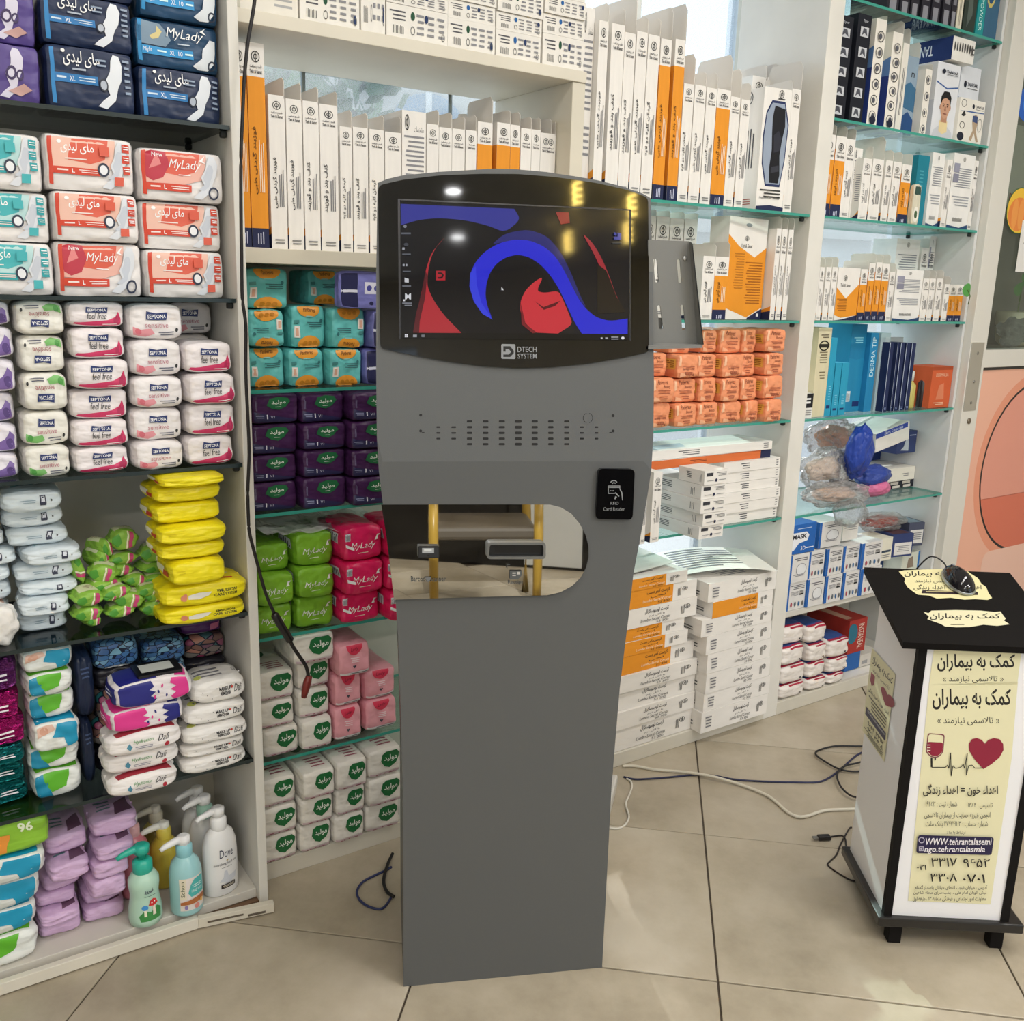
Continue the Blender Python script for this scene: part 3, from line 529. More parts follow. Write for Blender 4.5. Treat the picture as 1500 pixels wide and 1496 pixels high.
wh = ['at the top of the pile', 'on the upper heap edge by the yellow stack', 'second down in the middle of the pile', 'under the uppermost sachet by the yellow stack', 'third down in the middle of the pile', 'standing on end beside the pale blue wipes', 'tilted below the standing sachet', 'lying lower on the pale blue side', 'mid-pile with its pink stripe forward', 'mid-pile against the yellow wipes', 'low on the pale blue side of the heap', 'low in the middle, slanting', 'low in the middle, its point forward', 'wedged under the mid-pile sachet', 'squeezed against the lowest yellow pack', 'bottom of the heap beside pale blue wipes', 'bottom middle of the heap', 'bottom of the heap beside yellow wipes', 'propped behind the top sachet', 'propped behind the standing sachet', 'peeping out of the lower middle', 'flat at the very front of the heap']
for i, (xl, xr, yt, yb, tl) in enumerate(rows+rows2):
    Yq = LY+.05+(.05 if i < 5 else .03 if i < 10 else .0)+(.06 if 18 <= i < 20 else 0); ym = (yt+yb)/2
    a, b = onY(xl, ym, Yq), onY(xr, ym, Yq); zt = onY((xl+xr)/2, yt, Yq).z; zb = max(onY((xl+xr)/2, yb, Yq).z, T4+.002)
    o = put(K['sach'][i % 3], 'wipes_sachet', f'small green wipes sachet {wh[i]}', 'sachet', 'green sachets in the pile', a.x, b.x, Yq, zb, max(zt, zb+.02), .065, reg=False)
    if i == 5:
        o.rotation_euler = (0, 1.35, .2); h = zt-zb; o.scale = (h, .07, b.x-a.x); o.location = ((a.x+b.x)/2-.02, Yq+.04, (zb+zt)/2)
    else: o.rotation_euler = (random.uniform(-.1, .1), -tl*.4, tl*.5+random.uniform(-.2, .2))
# ---- fifth shelf: metallic, diaper-cloth packs, patterned packs, make-up wipes
T5 = LZ[4]; Y5 = LY+.05
K['met'] = {c: V(lambda i: unit('foil_pack', c, {'front': [('l', .5, .3, .8, .6, 2, '#e9e3ea')]}, p=7, taper=.12, amp=.06, seed=i+90, kind='foil'), 2) for c in ('#8a3f8f', '#d0288c', '#1f8f92')}
stack([K['met']['#8a3f8f'], K['met']['#d0288c'], K['met']['#d0288c'], K['met']['#1f8f92'], K['met']['#1f8f92'], K['met']['#1f8f92']], 'foil_pack', ['shiny violet foil pack', 'shiny magenta foil pack', 'shiny magenta foil pack', 'shiny teal foil pack', 'shiny teal foil pack', 'shiny teal foil pack'], 'foil column of the fifth shelf', 'foil pack', 'foil packs on the fifth shelf', [(-60, 27, 966, 1012), (-55, 31, 1014, 1053), (-50, 39, 1054, 1094), (-50, 38, 1095, 1119), (-50, 40, 1120, 1150), (-45, 46, 1151, 1186)], Y5, .14, T5, .02)
def diap(i, v):
    A = [('p', [(.02, .05), (.02, .9), (.2, .95), (.34, .3), (.4, .04)], '#1d8fb4'), ('p', [(.2, .95), (.26, .5), (.36, .25), (.68, .4), (.72, .6), (.78, .96)], '#5fb52a'), ('p', [(.4, .04), (.36, .22), (.66, .34), (.97, .3), (.97, .04)], '#eef0ec')] if v == 0 else [('p', [(.5, .95), (.4, .5), (.65, .4), (.68, .1), (.97, .1), (.97, .95)], '#1796bd'), ('p', [(.06, .5), (.06, .92), (.4, .95), (.45, .75), (.2, .6)], '#e4bfae'), ('e', .22, .75, .1, .14, '#d9a58e')]
    return unit('diaper_pack', '#e9ece8', {'front': A, 'top': [('r', .05, .05, .95, .95, '#5fb52a' if v == 0 else '#1796bd')]}, p=7, taper=.12, amp=.05, seed=i+96)
K['d0'] = V(lambda i: diap(i, 0), 2); K['d1'] = V(lambda i: diap(i, 1), 2)
stack([K['d1'], K['d0'], K['d0'], K['d1'], K['d0'], K['d0']], 'diaper_pack', ['blue and white baby pack', 'green blue and white pack', 'green blue and white pack', 'blue and white baby pack', 'green blue and white pack', 'green blue and white pack'], 'fifth shelf diaper column', 'diaper pack', 'diaper packs on the fifth shelf', [(18, 109, 950, 982), (24, 107, 984, 1017), (31, 114, 1018, 1054), (39, 118, 1055, 1098), (42, 123, 1098, 1131), (44, 126, 1131, 1174)], Y5-.012, .14, T5, .02)
K['dark'] = V(lambda i: unit('dark_pack', '#1b2742', {'front': [('l', .3, .6, .7, .8, 3, '#41557d')]}, p=5, taper=.1, amp=.05, seed=i+101), 2)
stack(K['dark'], 'dark_pack', 'tall dark navy glossy pack', 'gap between the diaper and make-up wipes columns', 'pack', 'dark packs on the fifth shelf', [(107, 140, 955, 1050), (112, 140, 1052, 1150)], Y5+.03, .14, T5, .01)
K['pA'] = V(lambda i: unit('patterned_pack', '#3a5c95', {'front': [('e', .5, .02, .3, .1, '#dfe3e6')]}, p=7, taper=.12, amp=.03, seed=i+104, kind='pat1'), 2)
K['pB'] = V(lambda i: unit('patterned_pack', '#2f7f86', {}, p=7, taper=.12, amp=.03, seed=i+107, kind='pat2'), 2)
K['blk'] = V(lambda i: unit('black_pack', '#2a2a33', {'front': [('l', .3, .4, .6, .7, 2, '#9a9aa8')]}, p=7, taper=.12, amp=.04, seed=i+110), 2)
K['pur'] = V(lambda i: unit('purple_pack', '#5d2f70', {'front': [('p', [(.7, .2), (.97, .3), (.97, .7), (.75, .6)], '#d97aa0'), ('e', .4, .05, .3, .08, '#e8e2ee')]}, p=7, taper=.12, amp=.04, seed=i+113), 1)
Yb = Y5+.1; GP = 'patterned wipes on the fifth shelf'
def fill(n, xl, xr, y0, y1): return [(xl, xr, y0+(y1-y0)*k/n, y0+(y1-y0)*(k+1)/n) for k in range(n)]
stack([K['pA'], K['blk'], K['pB'], K['pB'], K['blk']], 'wipes_pack', ['blue scale-patterned wipes pack', 'black glossy wipes pack', 'leaf-patterned wipes pack', 'leaf-patterned wipes pack', 'black glossy wipes pack'], 'back column behind the pink and navy wipes', WI, GP, [(128, 205, 940, 978), (132, 205, 980, 1010)]+fill(3, 138, 205, 1011, 1135), Yb, .12, T5, .02)
stack([K['pA'], K['pA'], K['blk'], K['pB'], K['blk']], 'wipes_pack', ['blue scale-patterned wipes pack', 'blue scale-patterned wipes pack', 'black glossy wipes pack', 'leaf-patterned wipes pack', 'black glossy wipes pack'], 'middle back column of the fifth shelf', WI, GP, [(206, 271, 935, 966), (206, 271, 967, 992)]+fill(3, 206, 271, 993, 1105), Yb, .12, T5, .02)
stack([K['pur'], K['pB'], K['blk'], K['pB'], K['blk'], K['blk']], 'wipes_pack', ['purple floral wipes pack', 'leaf-patterned wipes pack', 'black glossy wipes pack', 'leaf-patterned wipes pack', 'black glossy wipes pack', 'black glossy wipes pack'], 'back column near the side panel, fifth shelf', WI, GP, [(271, 336, 908, 930), (271, 338, 931, 962), (274, 340, 963, 985)]+fill(3, 274, 340, 986, 1080), Yb, .12, T5, .02)
stack(V(lambda i: unit('avocado_pack', '#8da24a', {'front': [('e', .3, .5, .16, .42, '#6d8a32'), ('e', .3, .5, .12, .34, '#d8d58a'), ('e', .3, .42, .06, .16, '#7a4a30'), ('e', .7, .5, .16, .42, '#6d8a32'), ('e', .7, .5, .12, .34, '#d8d58a')], 'top': [('r', .1, .1, .5, .9, '#9a5a52')]}, p=7, taper=.12, amp=.03, seed=i+115), 1), 'wipes_pack', 'green wipes pack with avocado halves', 'fifth shelf back row', WI, None, [(206, 268, 905, 934)], Yb, .12, onY(238, 935, Yb).z, .0)
splash = lambda a, b, q: [('p', [(.02, .05), (.02, .95), (.46, .95), (.5, .7), (.44, .6), (.52, .5), (.45, .35), (.53, .25), (.48, .05)], a), ('p', [(.98, .05), (.98, .95), (.74, .95), (.7, .75), (.78, .6), (.7, .5), (.78, .35), (.71, .2), (.75, .05)], b)]+[('e', .5+.05*j, .3+.12*(j % 3)*1.6, .012, .07, a if j % 2 else b) for j in range(4)]
def pinknavy(i, a, b): return unit('splash_wipes_pack', '#ece6e8', {'front': splash(a, b, i), 'left': [('r', .05, .1, .95, .9, a), ('l', .2, .3, .7, .6, 2, '#fff')], 'top': [('r', .02, .03, .55, .97, a), ('p', [(.8, .03), (.98, .03), (.98, .97), (.8, .97), (.74, .5)], b)]}, p=7, taper=.2, amp=.03, seed=i+118, crimp=.03)
K['pn'] = [pinknavy(0, '#23267e', '#e33a92')]; K['np'] = [pinknavy(1, '#e33a92', '#23267e')]
def dafi_l(i): return unit('hydration_wipes_pack', '#f1ecea', {'front': [('t', 'Hydration', .36, .48, .6, .7, '#4d9a55', {'sh': .2}), ('t', 'Dafi', .66, .45, .82, .75, '#26262c', {'sh': .35}), ('p', [(.3, .25), (.34, .4), (.31, .62), (.26, .4)], '#4f8fa8'), ('e', .79, .24, .03, .12, '#b02a3c'), ('l', .37, .25, .6, .4, 2, '#889')], 'top': [('p', [(.1, .02), (.98, .1), (.9, .4), (.1, .25)], '#a02c3c')]}, p=6, taper=.24, amp=.03, seed=i+121, crimp=.05)
def dafi_r(i): return unit('remover_wipes_pack', '#efece8', {'front': [('t', 'MAKE UP', .48, .5, .7, .66, '#26262c', {'b': .03}), ('t', 'REMOVER', .5, .3, .7, .46, '#26262c', {'b': .03}), ('t', 'Dafi', .76, .35, .94, .7, '#26262c', {'sh': .35}), ('e', .72, .6, .02, .06, '#d0453a')]+[('e', .08+.09*j, .2+.55*((j*37) % 10)/10, .006, .025, '#55555e') for j in range(9)], 'top': [('l', .1, .2, .6, .7, 3, '#77777f'), ('e', .15, .3, .08, .1, '#c9cf6a'), ('o', .9, .5, .05, .09, .3, '#333')]}, p=6, taper=.24, amp=.03, seed=i+125, crimp=.04)
K['hy'] = V(dafi_l, 2); K['mr'] = V(dafi_r, 3)
o = stack([K['pn'], K['np'], K['hy'], K['hy'], K['hy']], 'wipes_pack', ['navy and pink splash wipes pack with black lid', 'pink and navy splash wipes pack', 'white hydration wipes pack with blue drop', 'white hydration wipes pack with blue drop', 'white hydration wipes pack with blue drop'], 'hydration column', WI, 'make-up wipes on the fifth shelf', [(163, 284, 992, 1033), (156, 272, 1033, 1066), (153, 268, 1068, 1101), (152, 268, 1101, 1133), (148, 264, 1133, 1163)], Y5-.025, .1, T5, .015)
lid = MB(); lid.prism([(.05+.02*math.cos(q)+(.0 if 0 else 0)+(.32 if math.cos(q) > 0 else -.2), (.3 if math.sin(q) > 0 else -.3)+.06*math.sin(q)) for q in [2*math.pi*i/16+.1 for i in range(16)]], .97, 1.08, M('#17171c', 'plastic'), axis='z')
lid.poly([(-.1, -.22, 1.1), (.3, -.22, 1.1), (.3, .22, 1.1), (-.1, .22, 1.1)], M('#cfd3cf', 'ink')); lid.build('lid', o[-1], label='black resealable lid with pale label')
stack(K['mr'], 'wipes_pack', 'white speckled make-up remover wipes pack', 'column by the side panel, fifth shelf', WI, 'remover wipes on the fifth shelf', [(274, 366, 998, 1034), (272, 366, 1034, 1061), (270, 366, 1062, 1086), (269, 364, 1087, 1107), (269, 367, 1108, 1133)], Y5-.025, .11, T5, .015)
# ---- bottom board: big soft packs, lilac wipes, soap bottles
T6 = .037; Y6 = LY+.1
K['og'] = V(lambda i: unit('large_soft_pack', '#8fc33a', {'front': [('p', [(.02, .1), (.02, .75), (.5, .6), (.45, .1)], '#e8963a'), ('t', '96', .62, .62, .8, .9, '#eef6d8', {'b': .03}), ('l', .1, .75, .4, .9, 2, '#eef6d8')]}, p=8, taper=.1, amp=.04, seed=i+130), 1)
stack([K['og'], K['d1'], K['d1'], K['d1'], K['d0']], 'diaper_pack', ['orange and green soft pack', 'blue pack with a baby picture', 'blue pack with a baby picture', 'blue pack with a baby picture', 'green and white pack'], 'front stack on the bottom board', 'diaper pack', 'diaper packs on the bottom board', [(-55, 76, 1203, 1256), (-60, 70, 1256, 1296), (-62, 62, 1296, 1340), (-64, 58, 1340, 1378), (-66, 62, 1378, 1424)], LY+.04, .14, T6, .015)
K['lil'] = V(lambda i: unit('lilac_wipes_pack', '#d3b2d6', {'top': [('p', [(.55, .1), (.95, .2), (.9, .7), (.6, .5)], '#6b4a63'), ('l', .15, .3, .5, .7, 3, '#5d7f86')]}, p=7, taper=.16, amp=.05, seed=i+134, crimp=.05), 3)
stack(K['lil'], 'wipes_pack', 'lilac glossy wipes pack', 'lilac stack next to the diaper packs, bottom board', WI, 'lilac wipes on the bottom board', [(66, 134, 1228, 1256), (68, 130, 1256, 1287), (62, 122, 1285, 1314), (54, 119, 1314, 1332), (56, 120, 1332, 1350), (52, 124, 1350, 1374)], Y6-.01, .13, T6, .03)
stack(K['lil'], 'wipes_pack', 'lilac glossy wipes pack', 'lilac stack next to the soap bottles, bottom board', WI, 'lilac wipes on the bottom board', [(135, 206, 1200, 1228), (134, 197, 1228, 1254), (123, 190, 1254, 1280), (117, 184, 1280, 1308), (120, 188, 1308, 1332), (122, 190, 1332, 1354)], Y6-.01, .13, T6, .03)
def bottle(px, py, hpx, name, label, col, prof, pump, rz, sy=1., lab=None, col2=None, dy=0.):
    """px,py: middle of the base front on the photograph; hpx: y of the pump's top"""
    g = onZ(px, py, T6); r0 = max(q[0] for q in prof)
    H = onY(px, hpx, g.y+r0*sy).z-T6
    b = empty(name, (g.x, g.y+r0*sy+dy, T6), rz, label=label, cat='soap bottle', group='pump bottles on the bottom board')
    hb = H*pump['neck']; m = MB(); m.lathe([(r, z*hb) for r, z in prof], M(col, 'plastic'), 28, sy=sy); m.build('bottle', b)
    m = MB(); n = pump.get('r', .016); m.lathe([(n, hb-.006), (n*1.06, hb-.004), (n*1.06, hb+.02), (n*.7, hb+.026)], M(col2 or '#eee', 'plastic'), 18); m.build('collar', b)
    m = MB(); k2 = M(pump.get('col', '#f2f2f2'), 'plastic'); t = H-.012
    m.lathe([(n*.42, hb+.02), (n*.42, t-.012), (n*.8, t-.01), (n*.86, t+.008), (n*.5, H)], k2, 16)
    m.tube([(0, 0, t+.002), (-.02, 0, t+.003), (-.045, 0, t-.001), (-.055, 0, t-.006)], [.009, .0085, .0065, .005], k2, 10); m.build('pump', b)
    if lab: lab(b, hb)
    return b
def curved(parent, name, els, R, zc, w, h, sy=1., m0=None, phi0=-math.pi/2):
    """print wrapped on a bottle of radius R: elements in fractions of a w x h label"""
    m = MB(); rnd = random.Random(3)
    for k, el in enumerate(els):
        for typ, pts, fs, c in art_polys(el, rnd):
            if typ == 'poly':
                P = []
                for i in range(len(pts)):
                    A = Vector(pts[i]); B = Vector(pts[(i+1) % len(pts)]); c_ = max(1, int((B-A).length/.1)); P += [A+(B-A)*(q/c_) for q in range(c_)]
                nb = len(P); xs = [q.x for q in P]; ys = [q.y for q in P]
                for gx in [min(xs)+.05+.1*i for i in range(int((max(xs)-min(xs))/.1))]:
                    for gy in [min(ys)+.06+.12*i for i in range(int((max(ys)-min(ys))/.12))]: P.append(Vector((gx, gy)))
                r = geometry.delaunay_2d_cdt(P, [(i, (i+1) % nb) for i in range(nb)], [], 1, 1e-5); pts, fs = [tuple(q) for q in r[0]], r[2]
            n = len(m.v)
            for u, v in pts:
                z = zc+(v-.5)*h; rr = (R(z) if callable(R) else R)+.0006+.0003*k; ph = phi0+(u-.5)*w/rr; m.v.append((rr*math.cos(ph), rr*sy*math.sin(ph)-(0 if sy == 1 else .0004), z))
            for f in fs: m.face([n+i for i in f], M(c, 'ink'), True)
    return m.build(name, parent)
def rad(prof, hb):
    def f(z):
        z /= hb
        for (r0, a), (r1, b) in zip(prof, prof[1:]):
            if a <= z <= b: return r0+(r1-r0)*(z-a)/max(b-a, 1e-6)
        return prof[-1][0]
    return f
pf = [(.028, 0), (.034, .02), (.0365, .12), (.035, .3), (.031, .48), (.0305, .58), (.033, .72), (.033, .82), (.026, .92), (.016, .98), (.014, 1)]
# the label picture is kept to a plain bunch of toadstools and leaves
def labf(b, hb):
    curved(b, 'front_print', [('p', [(.1, .05), (.9, .05), (.95, .3), (.75, .42), (.5, .3), (.25, .36), (.05, .22)], '#3f8f4a'), ('p', [(.24, .2), (.34, .2), (.33, .42), (.25, .42)], '#efe9d0'), ('e', .29, .45, .12, .07, '#3f8fd0'), ('p', [(.55, .2), (.68, .2), (.66, .5), (.57, .5)], '#f0e2cf'), ('p', [(.42, .5), (.5, .63), (.62, .67), (.74, .62), (.8, .5), (.6, .46)], '#cf2f2f'), ('e', .55, .56, .025, .025, '#fff'), ('e', .66, .58, .025, .025, '#fff'), ('t', 'فیروز', .3, .86, .62, 1.02, '#2a2350', {'b': .03}), ('l', .3, .76, .72, .8, 1, '#4a7a66')], rad(pf, hb), hb*.42, .06, hb*.62)
bottle(220, 1360, 1232, 'soap_bottle', 'mint green waisted pump bottle with teal pump and toadstool print', '#b9dcc8', pf, {'neck': .68, 'r': .02, 'col': '#2fb39d'}, .15, 1., labf, '#2fb39d')
ps = [(.026, 0), (.034, .015), (.036, .05), (.036, .6), (.035, .72), (.03, .86), (.02, .95), (.0145, 1)]
def labs(b, hb): curved(b, 'front_label', [('r', 0, 0, 1, 1, '#e6ddd6'), ('r', 0, .36, .24, 1, '#e9e0c8'), ('t', 'Schon', .04, .44, .18, .92, '#4d5a35', {'rot': 90}), ('p', [(.3, .55), (.4, .8), (.55, .95), (.95, .98), (.95, .45), (.4, .42)], '#4fb3b0'), ('t', 'HAND WASH', .42, .55, .88, .64, '#e8f6f4'), ('l', .45, .68, .85, .8, 2, '#d5efec'), ('p', [(0, .28), (.5, .36), (1, .4), (1, .24), (.5, .2), (0, .2)], '#b06a3a'), ('e', .2, .12, .06, .07, '#8a7ab0'), ('e', .6, .1, .1, .08, '#d98a80'), ('e', .8, .22, .07, .06, '#e0b060')], rad(ps, hb), hb*.4, .062, hb*.56)
bottle(281, 1343, 1219, 'soap_bottle', 'aqua round pump bottle with a flowered hand wash label', '#9fd0d3', ps, {'neck': .76, 'r': .017, 'col': '#efefef'}, .2, 1., labs, '#8fc9d2')
pd = [(.038, 0), (.042, .02), (.0425, .25), (.0425, .6), (.0405, .76), (.033, .9), (.022, .97), (.0165, 1)]
def labd(b, hb): curved(b, 'front_print', [('t', 'Dove', .25, .78, .78, .98, '#2b2f4a', {'sh': .1}), ('p', [(.48, .7), (.58, .72), (.64, .76), (.54, .68)], '#b59a55'), ('t', 'nourishing hand wash', .02, .58, .98, .67, '#4a4a55'), ('l', .3, .52, .7, .55, 1, '#777'), ('p', [(.2, .2), (.35, .3), (.4, .46), (.5, .46), (.55, .3), (.9, .34), (.85, .2), (.5, .14)], '#cfd2da'), ('r', .26, .02, .82, .12, '#2a2420'), ('l', .32, .04, .76, .1, 2, '#d8d0c0')], rad(pd, hb), hb*.42, .066, hb*.62, .72)
bottle(330, 1312, 1178, 'soap_bottle', 'white oval pump bottle with hand wash lettering, in front', '#ecebea', pd, {'neck': .77, 'r': .018, 'col': '#f0f0f0'}, .22, .72, labd, '#f2f2f2')
bottle(310, 1291, 1161, 'soap_bottle', 'white oval pump bottle with a pale green collar, middle one', '#e8e7e6', pd, {'neck': .77, 'r': .018, 'col': '#f0f0f0'}, .22, .72, None, '#9fc9b8', .0)
bottle(299, 1270, 1149, 'soap_bottle', 'plain white oval pump bottle standing rearmost of the white ones', '#e4e3e2', pd, {'neck': .77, 'r': .018, 'col': '#f0f0f0'}, .22, .72, None, '#f0f0f0', .0)
bottle(250, 1302, 1200, 'soap_bottle', 'yellow clear pump bottle behind the aqua one', '#d7c34a', ps, {'neck': .76, 'r': .016, 'col': '#efefe6'}, .1, 1., None, '#ead65a')
bottle(238, 1278, 1177, 'soap_bottle', 'olive yellow pump bottle behind the clear yellow one', '#b3a353', ps, {'neck': .76, 'r': .016, 'col': '#e4dfd0'}, .1, 1., None, '#d9d2bd')
bottle(205, 1318, 1190, 'soap_bottle', 'pink pump bottle half hidden behind the mint green one', '#dd8793', ps, {'neck': .76, 'r': .016, 'col': '#efe9e9'}, .1, 1., None, '#e8b5b8')

# ------------------------------------------------------------------ cartons (spines with a hang flap standing above the far side)
OR, NV, CW = '#e8962a', '#232a4d', '#ece8e2'
def logo(cx, cy, r, asp, col='#3a3a3a'):   # round emblem; asp = width / height of the face
    return [('o', cx, cy, r, r*asp, .18, col), ('o', cx, cy, r*.5, r*.5*asp, .35, col), ('r', cx-r*.08, cy-r*.8*asp, cx+r*.08, cy+r*.8*asp, col)]
def spine(i, col='w', asp=.11, vert=True, lat=True, tall=True, teb=True):
    ink = '#2c2c30'; A = []
    if col == 'o': A += [('r', .0, .1, 1, .84 if tall else .7, OR), ('r', 0, 0, 1, .1 if tall else .16, NV), ('L', .3, .02, .75, .09, 3, '#cfd2e6')]
    A += logo(.5, .935 if tall else .87, .25, asp)+[('t', 'طب و صنعت', .16, .878 if tall else .785, .84, .9 if tall else .825, ink, {'b': .012})]
    if teb: A += [('t', 'Teb & Sanat', .14, .855 if tall else .735, .86, .874 if tall else .77, ink, {'b': .02})]
    if vert: A += [('t', ['فوزبند گردنی طبی', 'کتف بند و قوزبند', 'گرمکن کلیه دو لایه'][i % 3], .16, .27, .44, .6, ink if col == 'w' else '#5d3a10', {'rot': 90, 'b': .018}), ('L', .52, .28, .86, .56, 3, '#6a6a70' if col == 'w' else '#f2e4c8')]
    if col == 'w': A += [('l', .2, .03, .8, .07, 2, '#8a8a8a')]
    L = [('p', [(0, 0), (1, 0), (1, .1), (0, .02)], NV), ('p', [(.4, .05), (1, .1), (1, .15)], OR)] if col == 'w' else [('r', 0, .1, 1, .84, OR), ('r', 0, 0, 1, .1, NV)]
    if col == 'w' and i % 2: L += [('l', .2, .3, .85, .75, 14, '#8d8d92')]
    return unit('brace_box', CW, {'front': A, 'left': L, 'right': L}, kind='card', ink='card')
K['sw'] = V(lambda i: spine(i), 3); K['so'] = V(lambda i: spine(i, 'o'), 2); K['sws'] = V(lambda i: spine(i, tall=False, asp=.2), 2); K['sos'] = V(lambda i: spine(i, 'o', tall=False, asp=.2), 2)
K['swb'] = [unit('brace_box', CW, {'front': [('t', 'مشخصات', .5, .86, .9, .9, '#555'), ('l', .08, .45, .92, .84, 12, '#8a8a8e'), ('l', .3, .2, .92, .38, 5, '#8a8a8e')]+logo(.2, .92, .09, .6), 'left': [('l', .1, .2, .9, .9, 20, '#8d8d92')]}, kind='card', ink='card')]
flapme = {}
def flap(o, h, col=CW, tilt=0):
    """the hang panel: the carton's far side panel running on upwards, open above the lid"""
    sx, sy, sz = o.scale; h = min(h, ceil_z(o.location.x, o.location.z)-o.location.z-sz-.001)
    if h < .006: return
    k = h/sz; t = .0016/sx
    m = MB(); m.prism([(-.5, .985), (.5, .985), (.5, 1+k*.8), (.42, 1+k), (-.42, 1+k), (-.5, 1+k*.8)], .5-t, .5, M(col, 'thincard'), axis='x'); f = m.build('hang_flap', o)
    if tilt:
        m = MB(); m.prism([(-.5+t, 1.0), (.5-t, 1.0), (.3, 1+k*.55), (-.25, 1+k*.5)], .42, .42+.6*.02, M(col, 'thincard')); m.build('lid_flap', o)
    return f
def spines(rows, where, Y, z, dep, group, cat='carton', name='brace_box', fh=.045):
    """rows: kind, left, right, y where they were measured, y of the top, description, position phrase, flap, extra setback"""
    n = 0
    for r in rows:
        kd, xl, xr, ym, yt, look = r[:6]; fl_ = r[6] if len(r) > 6 else 1; sb = r[7] if len(r) > 7 else 0; yaw = r[8] if len(r) > 8 else 0
        X0, X1 = onY(xl, ym, Y+sb).x, onY(xr, ym, Y+sb).x; Z1 = onY((xl+xr)/2, yt, Y+sb).z; n += 1
        NUM = ['first', 'second', 'third', 'fourth', 'fifth', 'sixth', 'seventh', 'eighth', 'ninth', 'tenth', 'eleventh', 'twelfth', 'thirteenth', 'fourteenth', 'fifteenth', 'sixteenth', 'seventeenth', 'eighteenth', 'nineteenth', 'twentieth', 'twenty-first', 'twenty-second', 'twenty-third', 'twenty-fourth', 'twenty-fifth', 'twenty-sixth']
        o = put(random.choice(K[kd]), name, f'{look}, {NUM[n-1]} {where}', cat, group, X0+.0006, X1-.0006, Y+sb, z, Z1, dep, yaw+random.uniform(-.008, .008))
        if fl_: flap(o, fh*random.uniform(.85, 1.1)*(fl_ if fl_ < 3 else 1), CW, tilt=fl_ == 2)
NZ = 1.518; tw, tow = 'tall white brace box', 'tall orange brace box'
spines([('so', 350, 369, 356, 63, tow, 0), ('so', 370, 395, 356, 64, tow+' by the hanging cable', 0), ('sw', 398, 422, 350, 140, tw), ('sw', 423, 446, 350, 146, tw), ('sw', 447, 470, 350, 149, tw), ('sw', 471, 497, 350, 154, tw)],
    'in the niche from the cable end', RY+.04, NZ, .12, 'brace boxes in the niche', fh=.035)
sw, so_ = 'shorter white brace box', 'short orange brace box'
spines([('sw', 499, 517, 300, 186, sw), ('sw', 518, 540, 300, 187, sw), ('sw', 541, 563, 260, 190, sw), ('sw', 564, 588, 245, 194, sw), ('swb', 589, 624, 240, 163, 'wide white box showing its printed back', 0), ('sw', 625, 643, 230, 182, sw), ('sw', 643, 662, 230, 187, sw), ('sw', 662, 681, 230, 189, sw), ('sw', 682, 698, 230, 191, sw),
    ('so', 699, 721, 230, 179, so_, 2), ('so', 727, 747, 230, 180, so_), ('so', 747, 761, 230, 183, so_), ('sw', 762, 778, 230, 188, sw), ('sw', 778, 791, 230, 190, sw), ('sw', 791, 807, 230, 195, sw), ('sw', 807, 821, 230, 197, sw)],
    'of the niche row behind the kiosk', RY+.06, NZ, .12, 'shorter boxes in the niche', fh=.035)
# small flat boxes stacked on the niche top
def smallbox(i):
    A = [('l', .05, .5, .3, .85, 3, '#55555a'), ('L', .1, .15, .28, .42, 8, '#333'), ('e', .42, .72, .035, .13, '#1f4f36' if i % 2 else '#1f5f9f'), ('o', .42, .3, .035, .13, .2, '#444')]+[('l', .48+.17*q, .15, .6+.17*q, .85, 4, '#8a8a8e') for q in range(3)]+[('e', .92 if i < 2 else .64, .7 if i != 1 else .3, .03, .12, '#22355f'), ('o', .92, .25, .03, .11, .2, '#555')]
    return unit('small_box', '#e9e5dd', {'front': A, 'left': [('l', .2, .2, .8, .7, 3, '#9a9a9a')]}, kind='card', ink='card')
K['small'] = V(smallbox, 4)
TZ = 1.983; GB = 'small flat boxes on the niche top'; SB = 'small flat dotted box'
for w_, its in (('stack at the end by the middle bay', [(795, 857, -70, -36), (796, 857, -35, -3), (797, 857, -2, 23), (796, 856, 24, 54), (795, 855, 53, 86)]), ('stack second from the middle bay', [(727, 794, -80, -46), (727, 795, -45, -12), (728, 795, -11, 21), (727, 794, 22, 50), (726, 792, 48, 72)]),
    ('middle stack on the niche top', [(657, 727, -85, -52), (657, 727, -51, -20), (657, 727, -19, 3), (657, 726, 4, 33), (656, 725, 31, 59)]), ('stack beside the upright box', [(566, 655, -80, -46), (566, 655, -45, -12), (566, 656, -11, 12), (566, 656, 11, 48)]), ('stack nearest the cable', [(440, 527, -60, -15), (440, 527, -14, 25)])):
    stack(K['small'], 'small_box', SB, w_, 'carton', GB, its, RY+.015, .11, TZ, .004)
a = onY(529, 20, RY+.015); b = onY(564, 20, RY+.015); put(K['small'][1], 'small_box', 'small white box standing upright among the flat boxes', 'carton', GB, a.x, b.x, RY+.015, TZ, 2.12, .1)
a = onY(352, 5, RY+.02); b = onY(436, 5, RY+.02); put(unit('plain_box', '#e4dfd4', {'front': [('l', .5, .2, .9, .5, 2, '#aaa')]}, kind='card', ink='card'), 'plain_box', 'plain cream box by the hanging cable on the niche top', 'carton', GB, a.x, b.x, RY+.02, TZ, 2.06, .1)

